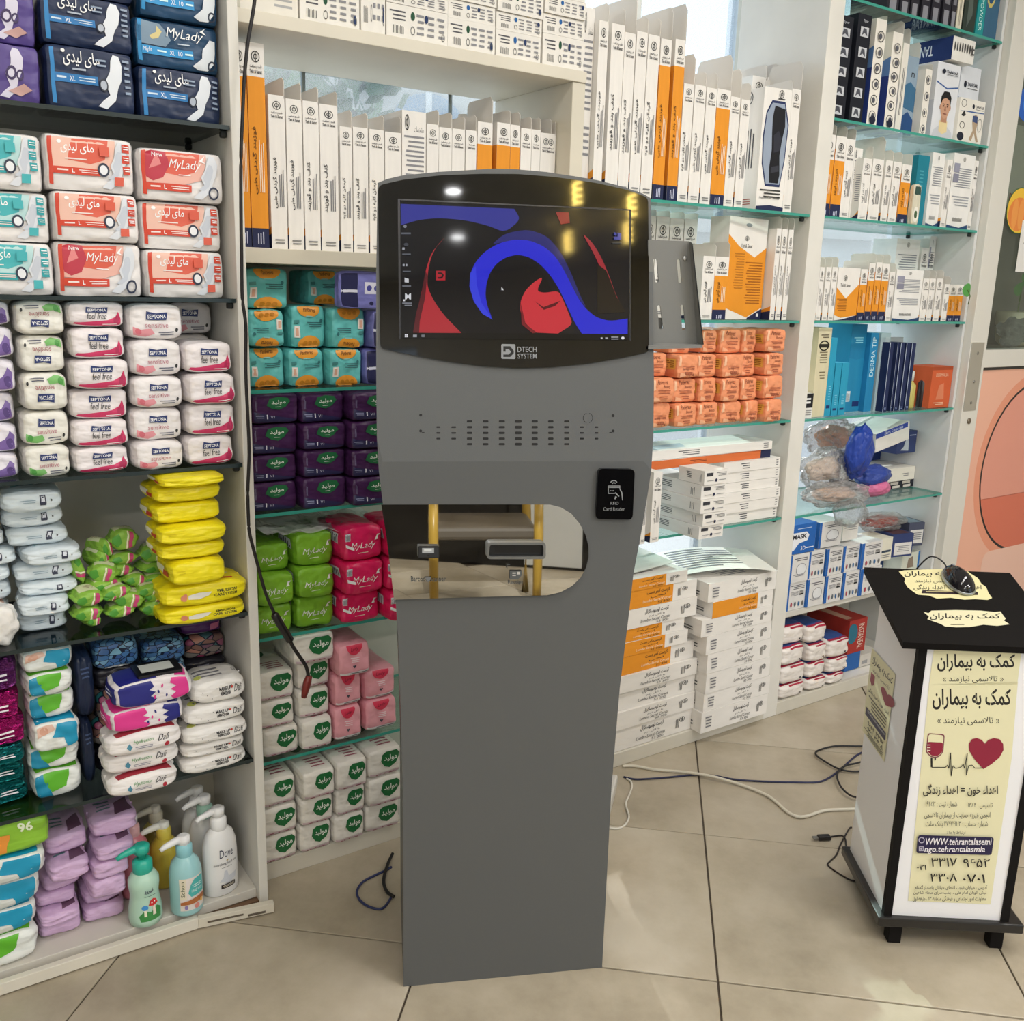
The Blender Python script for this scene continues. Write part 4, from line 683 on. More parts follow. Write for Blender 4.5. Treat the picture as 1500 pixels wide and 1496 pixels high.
# ------------------------------------------------------------------ middle bay packs
YM = RY+.028
def panb(i, c='#6cc7c4', s='#f0a23a', flip=False):
    A = [('e', .5, .98, .34, .26, s), ('e', .5, .06, .34, .24, s), ('t', 'Panberes', .34, .84, .66, .95, '#7a4a20', {'sh': .15, 'b': .01}), ('r', .42, .72, .6, .75, '#8fd4d0'), ('p', [(.08, .26), (.24, .26), (.24, .52), (.08, .52)], '#f3ece4'), ('p', [(.12, .3), (.2, .3), (.2, .48), (.12, .48)], '#e6b39a'), ('r', .06, .58, .22, .66, '#4c8f8d'), ('l', .45, .48, .86, .62, 3, '#3a6a70'), ('e', .84, .64, .04, .045, '#3a7a7d')]+[('e', .36+.15*q, .13, .06, .045, '#c98322') for q in range(3)]
    if flip:
        R = []
        for e in A:
            if e[0] == 'p': R.append(('p', [(1-x, 1-y) for x, y in e[1]], e[2]))
            elif e[0] == 'e': R.append(('e', 1-e[1], 1-e[2])+e[3:])
            elif e[0] == 't': R.append(('t', e[1], 1-e[4], 1-e[5], 1-e[2], 1-e[3], e[6], dict(e[7], rot=180)))
            else: R.append((e[0], 1-e[3], 1-e[4], 1-e[1], 1-e[2])+e[5:])
        A = R
    return unit('napkin_pack', c, {'front': A, 'right': [('r', .1, .5, .9, .6, '#d9ece9')]}, p=11, taper=.05, amp=.03, seed=i+140)
K['pt'] = V(lambda i: panb(i), 3); K['ptf'] = V(lambda i: panb(i+5, flip=True), 2)
GN = 'napkin packs under the niche'; NP = 'napkin pack'; z = MZ[0]
stack([K['pt'], K['ptf'], K['pt']], 'napkin_pack', ['turquoise and orange napkin pack', 'upside-down turquoise napkin pack', 'turquoise and orange napkin pack'], 'turquoise column by the hanging cable', NP, GN, [(361, 426, 391, 450), (363, 418, 452, 508), (366, 422, 508, 568)], YM, .15, z, .02)
stack(K['pt'], 'napkin_pack', 'turquoise and orange napkin pack', 'middle turquoise column', NP, GN, [(420, 481, 446, 508), (423, 478, 510, 566)], YM, .15, z, .012)
stack([K['ptf'], K['pt']], 'napkin_pack', ['upside-down turquoise napkin pack', 'turquoise and orange napkin pack'], 'turquoise column next to the lavender packs', NP, GN, [(482, 537, 449, 508), (479, 532, 510, 565)], YM, .15, z, .012)
stack(K['pt'], 'napkin_pack', 'shaded turquoise napkin pack', 'back row under the niche', NP, GN, [(450, 500, 395, 445), (450, 500, 446, 505), (450, 500, 506, 560)], YM+.16, .13, z, .01)
K['lav'] = V(lambda i: unit('lavender_pack', '#7f80c4', {'front': [('r', .03, .03, .4, .97, '#2b2c55'), ('r', .03, .42, .4, .5, '#e0e2f2'), ('r', .55, .4, .95, .72, '#e4e4f4'), ('e', .65, .55, .06, .08, '#4d4fa0'), ('e', .82, .55, .06, .08, '#4d4fa0'), ('e', .7, .15, .05, .06, '#2b2c55')]}, p=11, taper=.05, amp=.03, seed=i+150), 2)
stack(K['lav'], 'napkin_pack', 'lavender pack with a dark side band', 'lavender column half behind the kiosk', NP, GN, [(494, 562, 396, 448), (539, 600, 452, 508), (534, 598, 510, 564)], YM+.03, .15, z, .01)
def molped(i, c, lg, white):
    A = [('p', [(.3, .62), (.36, .84), (.55, .9), (.75, .86), (.8, .74), (.7, .55), (.56, .46), (.42, .5)], lg), ('t', 'مولپد', .4, .62, .7, .8, '#eef2ea', {'b': .02}), ('l', .48, .54, .6, .58, 1, '#dfe8df')] if not white else \
        [('p', [(.36, .56), (.4, .8), (.52, .88), (.68, .87), (.84, .88), (.93, .76), (.91, .62), (.8, .42), (.62, .28), (.46, .36)], lg), ('t', 'مولپد', .45, .48, .84, .76, '#eef2ea', {'b': .02}), ('r', .04, .04, .94, .15, '#d9c3c9'), ('l', .2, .06, .34, .13, 1, '#8a3a48'), ('l', .45, .06, .5, .14, 1, '#8a3a48'), ('l', .6, .06, .76, .13, 1, '#8a3a48'), ('L', .93, .4, .96, .8, 2, '#888')]
    if not white: A += [('l', .06, .18, .24, .3, 2, '#9a9fc0'), ('e', .31, .29, .015, .03, '#e8e8f0'), ('r', .3, .17, .325, .27, '#e8e8f0'), ('t', 'V1', .38, .18, .46, .27, '#d0d0e0'), ('p', [(.02, .03), (.98, .03), (.98, .1), (.4, .28), (.02, .4)], '#2c2a55'), ('L', .06, .45, .1, .85, 2, '#8a86a8')]
    if not white: A = [A[-2], A[0], A[1], A[2]]+A[3:-2]+[A[-1]]
    T = [('l', .3, .1, .8, .4, 4, '#a05a68'), ('e', .4, .75, .2, .15, '#2f6a42')] if white else []
    return unit('molped_pack', c, {'front': A, 'top': T, 'right': [('r', .2, .4, .8, .5, '#cfcfe0')] if not white else []}, p=12, taper=.04, amp=.022, seed=i+155)
K['mp'] = V(lambda i: molped(i, '#452350', '#1f6a3f', False), 3); K['mw'] = V(lambda i: molped(i+4, '#ece8e0', '#1f6b3a', True), 3)
GP2 = 'dark purple packs behind the kiosk'; PD = 'pad pack'
for nm, its in (('purple column by the hanging cable', [(368, 439, 576, 620), (369, 439, 620, 664), (370, 438, 666, 705), (370, 439, 706, 750)]), ('middle purple column', [(441, 508, 574, 618), (441, 508, 619, 657), (442, 509, 658, 697), (443, 510, 698, 744)]), ('purple column half behind the kiosk', [(515, 585, 573, 614), (514, 584, 615, 656), (514, 584, 657, 697), (514, 584, 698, 739)])):
    stack(K['mp'], 'pad_pack', 'dark purple pack with green logo', nm, PD, GP2, its, YM-.01, .16, MZ[1], .006)
def lady(i, c, bar):
    return unit('lady_pack', c, {'front': [('t', 'MyLady', .16, .32, .8, .56, '#f2f2ee', {'sh': .3}), ('p', [(.76, .58), (.82, .74), (.93, .76), (.84, .68), (.86, .6)], '#f2f2ee'), ('l', .35, .22, .6, .26, 1, '#e6efd8')]+([('r', .02, .62, .16, .86, '#d9d9e0'), ('L', .03, .64, .15, .84, 7, '#333'), ('p', [(.02, .42), (.24, .34), (.24, .42), (.02, .52)], '#f4f4f4')] if bar else []), 'left': [('r', .3, .5, .8, .8, '#d9d9e0'), ('L', .32, .52, .78, .78, 7, '#333')]}, p=11, taper=.06, amp=.04, seed=i+164)
K['lg'] = V(lambda i: lady(i, '#7fb531', False), 3); K['lp'] = V(lambda i: lady(i+4, '#e0215f', True), 3)
stack(K['lg'], 'pad_pack', 'lime green pack with white script', 'lime column behind the cable', PD, 'lime packs', [(373, 427, 798, 837), (375, 430, 838, 882), (375, 431, 884, 928)], YM-.02, .17, MZ[2], .02)
stack(K['lg'], 'pad_pack', 'lime green pack with white script', 'lime column beside the hot pink packs', PD, 'lime packs', [(428, 489, 779, 827), (427, 489, 828, 871), (434, 494, 872, 919)], YM-.02, .17, MZ[2], .02)
stack(K['lp'], 'pad_pack', 'hot pink pack with white script', 'hot pink column', PD, 'hot pink packs', [(489, 560, 770, 820), (488, 560, 821, 867), (494, 562, 868, 915)], YM-.02, .17, MZ[2], .02)
stack(K['lp'], 'pad_pack', 'hot pink pack mostly hidden by kiosk', 'edge of the kiosk', PD, 'hot pink packs', [(562, 625, 764, 814), (562, 625, 815, 862), (564, 627, 863, 910)], YM-.0, .17, MZ[2], .01)
wm = MB(); bm = bmesh.new(); bmesh.ops.create_grid(bm, x_segments=26, y_segments=12, size=.5)
for v in bm.verts: v.co.x *= .34; v.co.y *= .2; v.co.z = .012*noise.noise(v.co*22)+.008*noise.noise(v.co*60)
wm.add_bm(bm, M('#e8f0f2', 'bag'), True); a = onY(455, 772, YM+.1)
pl = wm.build('plastic_overwrap', None, (a.x, YM+.08, MZ[2]+.249), label='loose clear plastic overwrap lying on the lime green packs', cat='plastic wrap'); pl.rotation_euler = (.1, .08, .1)
def pinkl(i): return unit('pink_pack', '#f0a9b4', {'front': [('p', ell(.5, .99, .27, .33, 16, math.pi, 2*math.pi), '#dc3a58'), ('t', 'Lady', .36, .76, .64, .9, '#8a2038', {'sh': .15}), ('p', [(.03, .03), (.97, .03), (.97, .16), (.03, .12)], '#f3eaec'), ('l', .34, .06, .9, .12, 1, '#4a4a55'), ('l', .36, .42, .64, .6, 3, '#fbe6ea'), ('p', [(.44, .32), (.5, .25), (.56, .32), (.53, .35), (.5, .33), (.47, .35)], '#4a4a55')]}, p=11, taper=.05, amp=.03, seed=i+170)
K['pl'] = V(pinkl, 2)
WG = 'white pack with green logo'; G5 = 'white green-logo packs'
stack(K['mw'], 'pad_pack', WG, 'upper white column by the upright', PD, G5, [(377, 434, 983, 1021), (379, 433, 1026, 1062), (382, 436, 1064, 1104)], YM, .17, MZ[3], .015)
stack(K['mw'], 'pad_pack', WG, 'upper white column where the cable ends', PD, G5, [(428, 490, 926, 967), (437, 488, 969, 1009), (435, 486, 1011, 1050), (438, 487, 1051, 1094)], YM, .17, MZ[3], .015)
stack(K['pl'], 'pad_pack', 'pale pink pack with red half disc', 'pale pink column', PD, 'pale pink packs', [(490, 541, 941, 987), (488, 533, 990, 1035), (489, 533, 1037, 1085)], YM, .17, MZ[3], .012)
stack(K['pl'], 'pad_pack', 'pale pink pack with red half disc', 'pink column at the kiosk edge', PD, 'pale pink packs', [(536, 583, 981, 1022), (536, 583, 1024, 1068)], YM, .17, MZ[3], .012)
for nm, its in (('bottom white column by the upright', [(384, 438, 1142, 1181), (384, 440, 1183, 1222), (386, 440, 1224, 1264)]), ('second bottom white column', [(441, 490, 1126, 1165), (441, 491, 1167, 1205), (441, 489, 1207, 1247)]), ('third bottom white column', [(491, 539, 1112, 1153), (491, 539, 1155, 1192), (491, 538, 1194, 1234)]), ('bottom white column at the kiosk edge', [(540, 590, 1097, 1135), (539, 590, 1137, 1176), (538, 590, 1178, 1217)])):
    stack(K['mw'], 'pad_pack', WG, nm, PD, G5, its, YM-.005, .2, .0475, .012)

# ------------------------------------------------------------------ second bay
Y2 = RY+.03; ZB = [q+.001 for q in BZ]
spines([('swb', 850, 866, 150, 10, 'grey printed box back', 0, .02), ('sw', 863, 882, 255, 28, tw), ('sw', 886, 905, 255, 33, tw), ('sw', 905, 921, 255, 46, tw, 2), ('sw', 922, 938, 255, 44, tw), ('sw', 939, 956, 255, 49, tw), ('so', 957, 973, 255, 55, tow, 2), ('so', 976, 991, 285, 55, tow, 2),
    ('sw', 992, 1007, 285, 121, sw, 2), ('sw', 1008, 1024, 285, 123, sw), ('sw', 1025, 1040, 285, 127, sw), ('so', 1040, 1060, 285, 129, so_, 2), ('sw', 1060, 1074, 290, 140, sw, 2), ('sw', 1075, 1088, 295, 144, sw)], 'on the top shelf of the middle bay', Y2, ZB[0], .14, 'brace boxes on the upper shelf of the middle bay', fh=.045)
knee = [('p', [(.3, .9), (.78, .9), (.97, .72), (.93, .42), (.82, .2), (.28, .2), (.1, .38), (.06, .6), (.12, .8)], '#27335c'), ('p', [(.32, .88), (.76, .88), (.93, .71), (.9, .43), (.8, .22), (.3, .22), (.14, .39), (.1, .6), (.15, .79)], '#97a3b5'),
    ('p', [(.42, .86), (.8, .84), (.84, .7), (.76, .58), (.72, .46), (.78, .3), (.74, .23), (.42, .23), (.38, .36), (.42, .5), (.38, .64), (.36, .76)], '#14151b'), ('p', [(.45, .62), (.62, .66), (.74, .6), (.7, .5), (.5, .48)], '#2b2d38'), ('p', [(.44, .36), (.72, .38), (.74, .33), (.44, .31)], '#34363f')]
kb = unit('knee_brace_box', CW, {'front': knee+logo(.62, .955, .09, .38)+[('l', .5, .905, .75, .925, 1, '#333'), ('l', .1, .1, .85, .18, 3, '#3a3a3a'), ('t', 'Supports Knee Stabilizer', .1, .09, .85, .115, '#333'), ('p', [(0, 0), (1, 0), (1, .03), (.5, .045), (0, .03)], NV)], 'left': logo(.5, .93, .13, .42)+[('L', .3, .35, .8, .72, 5, '#55555a'), ('l', .15, .04, .8, .1, 3, '#b0665a')]}, kind='card', ink='card')
a = onY(1108, 300, Y2-.005); b = onY(1143, 300, Y2-.005)
o = put(kb, 'knee_brace_box', 'white box picturing a black knee brace, upper shelf of the middle bay', 'carton', None, a.x, b.x, Y2-.015, ZB[0], onY(1138, 131, Y2).z, .13, -.12); flap(o, .03)
spines([('sw', 1092, 1112, 250, 110, sw, 1), ('sw', 1114, 1128, 250, 112, sw, 1), ('sw', 1131, 1145, 250, 118, sw, 1)], 'in the row behind the knee box', Y2+.15, ZB[0], .12, 'brace boxes on the upper shelf of the middle bay')
spines([('sw', 1147, 1160, 290, 128, 'white brace box', 2)], 'box, at the upright end beside the knee box', Y2, ZB[0], .13, None)
nb = 'small white brace box'
spines([('sws', 946, 961, 330, 316, nb), ('sws', 962, 981, 330, 317, nb), ('sws', 982, 1002, 330, 320, nb), ('sws', 1003, 1022, 330, 321, nb)], 'in the back row of the second shelf, middle bay', Y2+.12, ZB[1], .12, 'boxes on the second shelf of the middle bay', fh=.05)
spines([('sws', 1026, 1044, 440, 375, nb), ('sos', 1043, 1064, 440, 376, 'small orange brace box')], 'before the large orange hang box', Y2-.01, ZB[1], .12, 'boxes on the second shelf of the middle bay', fh=.04)
hb_ = unit('hang_box', CW, {'front': [('p', [(0, .12), (0, .83), (.28, .72), (.7, .62), (1, .72), (1, .12), (.6, .02)], OR), ('p', [(1, 0), (1, .11), (.62, .015), (.62, 0)], NV), ('e', .5, .93, .08, .018, '#8f969a')]+logo(.47, .8, .05, .5)+[('t', 'Teb & Sanat', .33, .71, .62, .745, '#2b2b2b', {'sh': .2}), ('l', .48, .15, .92, .58, 16, '#a8641a'), ('l', .18, .3, .44, .66, 14, '#c07a24'), ('p', [(.86, .03), (.92, .03), (.92, .06), (.86, .06)], '#ddd')], 'right': [('r', 0, .1, 1, .7, OR), ('r', 0, 0, 1, .1, NV)]}, kind='card', ink='card')
a = onY(1054, 400, Y2+.03); b = onY(1119, 400, Y2+.03)
o = put(hb_, 'hang_box', 'large orange and white hang box with small print', 'carton', None, a.x, b.x, Y2+.02, ZB[1], onY(1090, 319, Y2+.03).z, .07, .12)
spines([('sos', 1119, 1128, 440, 333, 'narrow orange box'), ('sws', 1129, 1136, 440, 334, 'narrow white box'), ('sws', 1137, 1145, 440, 335, 'narrow white box'), ('sws', 1147, 1154, 440, 336, 'narrow white box')], 'beside the large orange hang box', Y2, ZB[1], .14, 'boxes on the second shelf of the middle bay', fh=.04)
def peach(i, flip=False):
    r = 180 if flip else 0; T = lambda s, x0, y0, x1, y1, c: ('t', s, 1-x1 if flip else x0, 1-y1 if flip else y0, 1-x0 if flip else x1, 1-y0 if flip else y1, c, {'rot': r, 'sh': .15})
    return unit('peach_napkin_pack', '#ef9a6e', {'front': [T('Panberes', .22, .74, .68, .92, '#7a3a28'), T('Beauty', .5, .56, .78, .7, '#7a3a28'), ('l', .25, .34, .8, .52, 3, '#a8583c'), ('l', .35, .14, .7, .28, 2, '#a8583c'), ('p', [(.04, .5), (.16, .55), (.12, .95), (.05, .95)], '#f6c39c'), ('p', [(.1, .05), (.4, .1), (.3, .2), (.12, .25)], '#f4b48c')], 'left': [('r', .08, .35, .92, .8, '#e5b04e'), ('l', .15, .4, .85, .75, 4, '#8a5a20'), ('r', .1, .1, .4, .3, '#f0e4cc')]}, p=11, taper=.05, amp=.045, seed=i+180)
K['pe'] = V(lambda i: peach(i), 3)+V(lambda i: peach(i+5, True), 2)
PG = 'peach napkin packs'; PL = 'peach orange napkin pack'
for nm, its, dy_ in (('column by the upright', [(1125, 1155, 481, 514), (1123, 1153, 516, 549), (1118, 1149, 550, 583), (1117, 1142, 584, 617)], 0), ('second column from the upright', [(1093, 1124, 481, 514), (1088, 1121, 517, 549), (1083, 1117, 551, 584), (1086, 1114, 585, 617)], 0), ('third column from the upright', [(1057, 1092, 481, 515), (1054, 1087, 518, 550), (1052, 1082, 552, 585), (1052, 1085, 587, 619)], -.005),
    ('fourth column from the upright', [(1030, 1056, 482, 516), (1020, 1053, 517, 550), (1022, 1052, 552, 586), (1017, 1050, 588, 621)], -.01), ('column below the bracket', [(986, 1019, 484, 516), (988, 1019, 518, 551), (984, 1020, 553, 587), (983, 1016, 589, 624)], -.015), ('column at the kiosk edge', [(950, 985, 517, 551), (950, 985, 552, 588), (950, 982, 589, 627)], -.01)):
    stack(K['pe'], 'napkin_pack', PL, nm, NP, PG, its, Y2+dy_, .13, ZB[2], .02)
# flat long boxes on the fourth shelf
def longbox(i, c=CW, oz=False):
    A = [('l', .3, .2, .45, .85, 3, '#55555a'), ('l', .93, .15, .97, .9, 3, '#888')]
    if oz: A = [('r', 0, .02, .92, .98, '#d9713c'), ('r', .92, .02, 1, .98, NV), ('l', .38, .4, .5, .7, 2, '#6a2c14')]
    return unit('long_box', c, {'front': A, 'top': [('r', .02, .02, .98, .98, '#f2f1ec'), ('p', [(.05, .1), (.4, .2), (.45, .6), (.1, .5)], '#c9d6e2')]}, kind='card', ink='card')
K['lb'] = V(longbox, 2); K['lo'] = [longbox(3, oz=True)]
FB = 'flat boxes on the fourth shelf of the middle bay'
o6 = stack(K['lb'], 'long_box', 'long white box lying flat', 'pile by the upright, fourth shelf', 'carton', FB, [(1060, 1142, 674, 689), (1060, 1142, 689, 704), (1060, 1141, 704, 718), (1059, 1141, 718, 733), (1058, 1139, 733, 748), (1058, 1138, 748, 763)], Y2-.01, .16, ZB[3], .004)
zt = o6[-1].location.z+o6[-1].scale.z
def flat(kd, nm, lab, xl, xr, y, Y, z, h, dep, rz=0, grp=FB):
    a, b = onY(xl, y, Y).x, onY(xr, y, Y).x; return put(random.choice(K[kd]), nm, lab, 'carton', grp, a, b, Y, z, z+h, dep, rz)
flat('lo', 'long_box', 'long orange box with a navy end lying across the piles', 930, 1129, 666, Y2-.005, zt+.001, .027, .15, .01)
flat('lb', 'long_box', 'long white box lying topmost across the orange one', 930, 1130, 654, Y2-.005, zt+.029, .027, .15, -.01)
cb = unit('corner_box', CW, {'left': [('l', .3, .3, .5, .8, 4, '#44444a'), ('L', .82, .2, .9, .8, 3, '#888')], 'front': [('r', .08, .6, .36, .85, '#3a3a40'), ('l', .5, .55, .92, .85, 3, '#777'), ('e', .5, .28, .05, .12, '#2b2f4a'), ('l', .12, .22, .4, .34, 1, '#999'), ('l', .6, .22, .9, .34, 1, '#999')]}, kind='card', ink='card')
z = ZB[3]; Yc_ = onZ(1025, 791, z).y; ys = [791, 772, 753, 733, 712, 691]; xc0, xc1 = onY(1025, 780, Yc_).x, onY(1060, 775, Yc_).x
for i in range(5):
    z1 = onY(1025, ys[i+1], Yc_).z; q = .004*math.sin(i*2.3)
    put(cb, 'support_box', f'white support box set end-on, {NTH[4-i]} of the pile jutting over the shelf', 'carton', 'end-on boxes jutting over the fourth shelf', xc0+q, xc1+q, Yc_+.003*math.cos(i*2), z, z1-.001, .26, .03*math.sin(i*1.7)); z = z1
spines([('sws', 938, 952, 770, 695, 'white box standing upright', 0, -.07), ('sws', 953, 966, 770, 692, 'white box standing upright', 0, -.07)], 'beside the end-on pile', Y2, ZB[3], .12, 'boxes on the fourth shelf of the middle bay')
# bottom board: corset boxes
def corset(i, o=False, w=.2):
    A = ([('r', 0, 0, .74, 1, OR)] if o else [])+logo(.9 if not o else .87, .6, .03, 4.2)+[('L', .83 if not o else .79, .25, .87 if not o else .83, .8, 3, '#444'), ('t', 'کرست لومبوساکرال' if not o else 'کرست کمر دست', .46, .62, .7, .88, '#26262a', {'b': .01}), ('t', 'با آتل نرم' if not o else 'نخی', .5, .44, .66, .58, '#26262a'), ('t', 'Lumbo Sacral Corset', .42, .24, .72, .4, '#26262a' if not o else '#f6e6c8', {'sh': .2}), ('t', '53 300', .58, .08, .7, .2, '#26262a')]
    if not o: A += [('l', .05, .2, .14, .8, 4, '#77777c')]
    if i % 3 == 2 and o: A += [('r', 0, 0, .1, 1, NV)]
    return unit('corset_box', CW, {'front': A, 'top': [('l', .3, .2, .7, .5, 4, '#8a8a90')], 'left': [('l', .2, .2, .8, .5, 2, '#555')]}, kind='card', ink='card')
K['cw'] = V(corset, 3); K['co'] = V(lambda i: corset(i, True), 3)
YC = RY-.012
GC = 'corset boxes on the bottom board'; owl, wwl = 'orange lumbar box with white end', 'white lumbar box'
L = stack([K['co'], K['co'], K['cw'], K['co'], K['co'], K['co'], K['cw'], K['cw'], K['cw'], K['cw']], 'corset_box', [owl, owl, wwl, owl, owl, owl, wwl, wwl, wwl, wwl], 'tall corset pile next to the kiosk', 'carton', GC, [(880, 1006, 846, 862), (880, 1020, 862, 889), (875, 1019, 889, 918), (872, 1002, 919, 937), (874, 1006, 937, 955), (880, 1016, 955, 982), (873, 1018, 982, 1006), (873, 1017, 1006, 1033), (873, 1014, 1033, 1059), (870, 1011, 1059, 1090)], YC, .2, .0475, .006)
Rr = stack([K['cw'], K['co'], K['cw'], K['cw'], K['cw'], K['cw'], K['cw'], K['cw']], 'corset_box', [wwl, 'orange lumbar box with navy end']+[wwl]*6, 'corset pile beside the upright', 'carton', GC, [(1040, 1136, 846, 873), (1044, 1131, 873, 898), (1029, 1129, 898, 922), (1029, 1128, 922, 948), (1029, 1127, 948, 976), (1029, 1126, 976, 1004), (1029, 1126, 1004, 1031), (1026, 1122, 1031, 1060)], YC, .19, .0475, .006)
for o, q in ((L[-1], 0), (L[-3], 0), (L[4], 0), (Rr[-1], 1), (Rr[-3], 0), (Rr[3], 0), (Rr[1], 0)):     # lids left ajar at the ends
    m = MB(); m.poly([(.5, -.5, .98), (.5, .3, .98), (.53, .25, .75), (.53, -.42, .7)], M(CW, 'card')); m.poly([(.5, -.5, .98), (.53, -.42, .7), (.5, -.5, .02)], M(CW, 'card')); m.build('end_flap', o)
m = MB(); n = 8      # open leaflet on top of the pile
for i in range(n):
    x0, x1 = -.2+.4*i/n, -.2+.4*(i+1)/n; f_ = lambda x: .025*math.sin((x+.2)*7)
    m.poly([(x0, -.11, f_(x0)), (x1, -.11, f_(x1)), (x1, .11, f_(x1)+.012), (x0, .11, f_(x0)+.012)], M('#edece4', 'card'), True)
for k in range(9):
    y = .085-.02*k; q = -.12; e = .1 if k % 4 else .02
    for i in range(6):
        x0, x1 = q+(e-q)*i/6, q+(e-q)*(i+1)/6; m.poly([(x, yy, f_(x)+.012*(yy+.11)/.22+.0012) for x, yy in ((x0, y), (x1, y), (x1, y+.007), (x0, y+.007))], M('#7d8288', 'ink'))
tp = Rr[-1]; lf = m.build('printed_sheet', None, (tp.location.x-.03, tp.location.y+.04, tp.location.z+tp.scale.z+.004), rz=-.35, label='open printed sheet curling on the corset pile by the upright', cat='leaflet')
tp = L[-1]; m = MB(); m.poly([(-.16, -.09, .0), (.15, -.1, .012), (.17, .09, .02), (-.14, .1, .012)], M('#e9e6dc', 'card')); m.poly([(-.16, -.09, -.001), (-.14, .1, .011), (.17, .09, .019), (.15, -.1, .011)], M('#e9e6dc', 'card'))
m.build('printed_sheet', None, (tp.location.x, tp.location.y+.03, tp.location.z+tp.scale.z+.003), rz=.1, label='blank loose sheet lying on the corset pile next to the kiosk', cat='leaflet')

# ------------------------------------------------------------------ third bay
ZC = [q+.001 for q in CZ]; Y3 = RY+.03
def pics(n, bgc, fgc, round_=False, asp=.15):
    A = []
    for k in range(n):
        y = .1+.74*k/(n-1) if n > 1 else .5
        if round_: A += [('o', .5, y, .34, .34*asp, .14, '#22242c'), ('e', .5+.05*(-1)**k, y, .16, .1*asp*1.8, '#55565e')]
        else: A += [('r', .2, y-.045, .8, y+.045, '#c9cbd0'), ('p', [(.3, y-.035), (.5, y-.01), (.72, y-.035), (.62, y+.03), (.4, y+.035)], '#4d4f58')]
    return A
K['bk'] = V(lambda i: unit('sport_box', '#141722', {'front': pics(5, 0, 0)+[('t', 'Tynor', .35, .92, .7, .95, '#d9dbe2')], 'left': [('l', .3, .5, .6, .9, 12, '#4a4d5c')], 'right': [('l', .3, .5, .6, .9, 12, '#4a4d5c')]}, kind='card', ink='card'), 2)
K['wc'] = V(lambda i: unit('orthopaedic_box', '#e9e4da', {'front': pics(6, 0, 0, True)+[('e', .5, .06, .3, .04, '#1d2236')], 'left': [('r', 0, 0, 1, .55, '#2b3f86'), ('p', [(0, .55), (1, .55), (1, .75)], '#5f84b8')], 'right': [('r', 0, 0, 1, .5, '#2b3f86')]}, kind='card', ink='card'), 2)
GB3 = 'boxes on the second shelf of the far bay'
spines([('bk', 1214, 1238, 160, 19, 'black box with small pictures', 0), ('bk', 1244, 1264, 160, 17, 'black box with small pictures', 0), ('wc', 1270, 1285, 170, 24, 'white box with round pictures'), ('wc', 1295, 1310, 175, 44, 'white box with round pictures')], 'along the black box shelf of the far bay', Y3, ZC[1], .15, GB3, name='orthopaedic_box', fh=.04)
K['wl'] = [unit('leg_box', '#e6e2d8', {'front': [('L', .3, .2, .7, .9, 2, '#2b2e3c')]}, kind='card', ink='card')]
K['gl'] = [unit('glove_box', '#8fa3b4', {'front': [('p', [(0, .62), (.5, .68), (1, .6), (1, .3), (0, .35)], '#3c6a8c'), ('p', [(0, 0), (1, 0), (1, .2), (.5, .3), (0, .22)], '#234a7d'), ('t', 'n', .5, .74, .75, .8, '#15161c')]}, kind='card', ink='card')]
K['wn'] = [unit('orthopaedic_box', '#e9e4da', {'front': pics(4, 0, 0, True, .2)}, kind='card', ink='card')]
def brand(x0, y, x1, h): return [('t', 'TANYAR', x0+(x1-x0)*.25, y, x1, y+h, '#1f2433', {'b': .03}), ('e', x0+(x1-x0)*.1, y+h*.4, (x1-x0)*.1, h*.9, '#1f2433'), ('l', x0+(x1-x0)*.3, y-h*.8, x1, y-h*.3, 1, '#666')]
man = [('p', [(.02, .75), (.5, .68), (.98, .72), (.98, .7), (.5, .66), (.02, .73)], '#3f5f9a'), ('p', [(.06, .0), (.1, .1), (.32, .17), (.7, .17), (.92, .1), (.98, 0)], '#c9ccd2'), ('p', [(.33, .1), (.33, .24), (.68, .24), (.7, .1), (.5, .06)], '#e6d2a0'), ('p', [(.38, .22), (.38, .3), (.64, .3), (.64, .22)], '#b98a6e'), ('e', .51, .42, .2, .15, '#c89a7e'), ('e', .3, .42, .03, .035, '#bd8d72'), ('e', .72, .42, .03, .035, '#bd8d72'), ('p', [(.3, .44), (.3, .56), (.4, .63), (.62, .63), (.73, .56), (.72, .44), (.68, .52), (.5, .55), (.36, .52)], '#1d1a1a'), ('r', .38, .455, .47, .465, '#2b211d'), ('r', .55, .455, .64, .465, '#2b211d'), ('e', .43, .435, .03, .008, '#2b211d'), ('e', .595, .435, .03, .008, '#2b211d'), ('p', [(.5, .43), (.53, .43), (.55, .375), (.48, .375)], '#b08068'), ('r', .44, .33, .58, .34, '#8f5348')]
K['man'] = [unit('collar_box', '#dcdee2', {'front': man+brand(.2, .87, .9, .035), 'left': [('r', 0, 0, 1, .5, '#c7ccd6')]}, kind='card', ink='card')]
K['pl2'] = [unit('plain_box', '#d6d9de', {'front': [('p', [(.02, .6), (.5, .52), (.98, .58), (.98, .5), (.5, .46), (.02, .55)], '#31507f'), ('p', [(.1, 0), (.9, 0), (.9, .4), (.1, .3)], '#2a3f72')]+brand(.2, .75, .9, .05)}, kind='card', ink='card')]
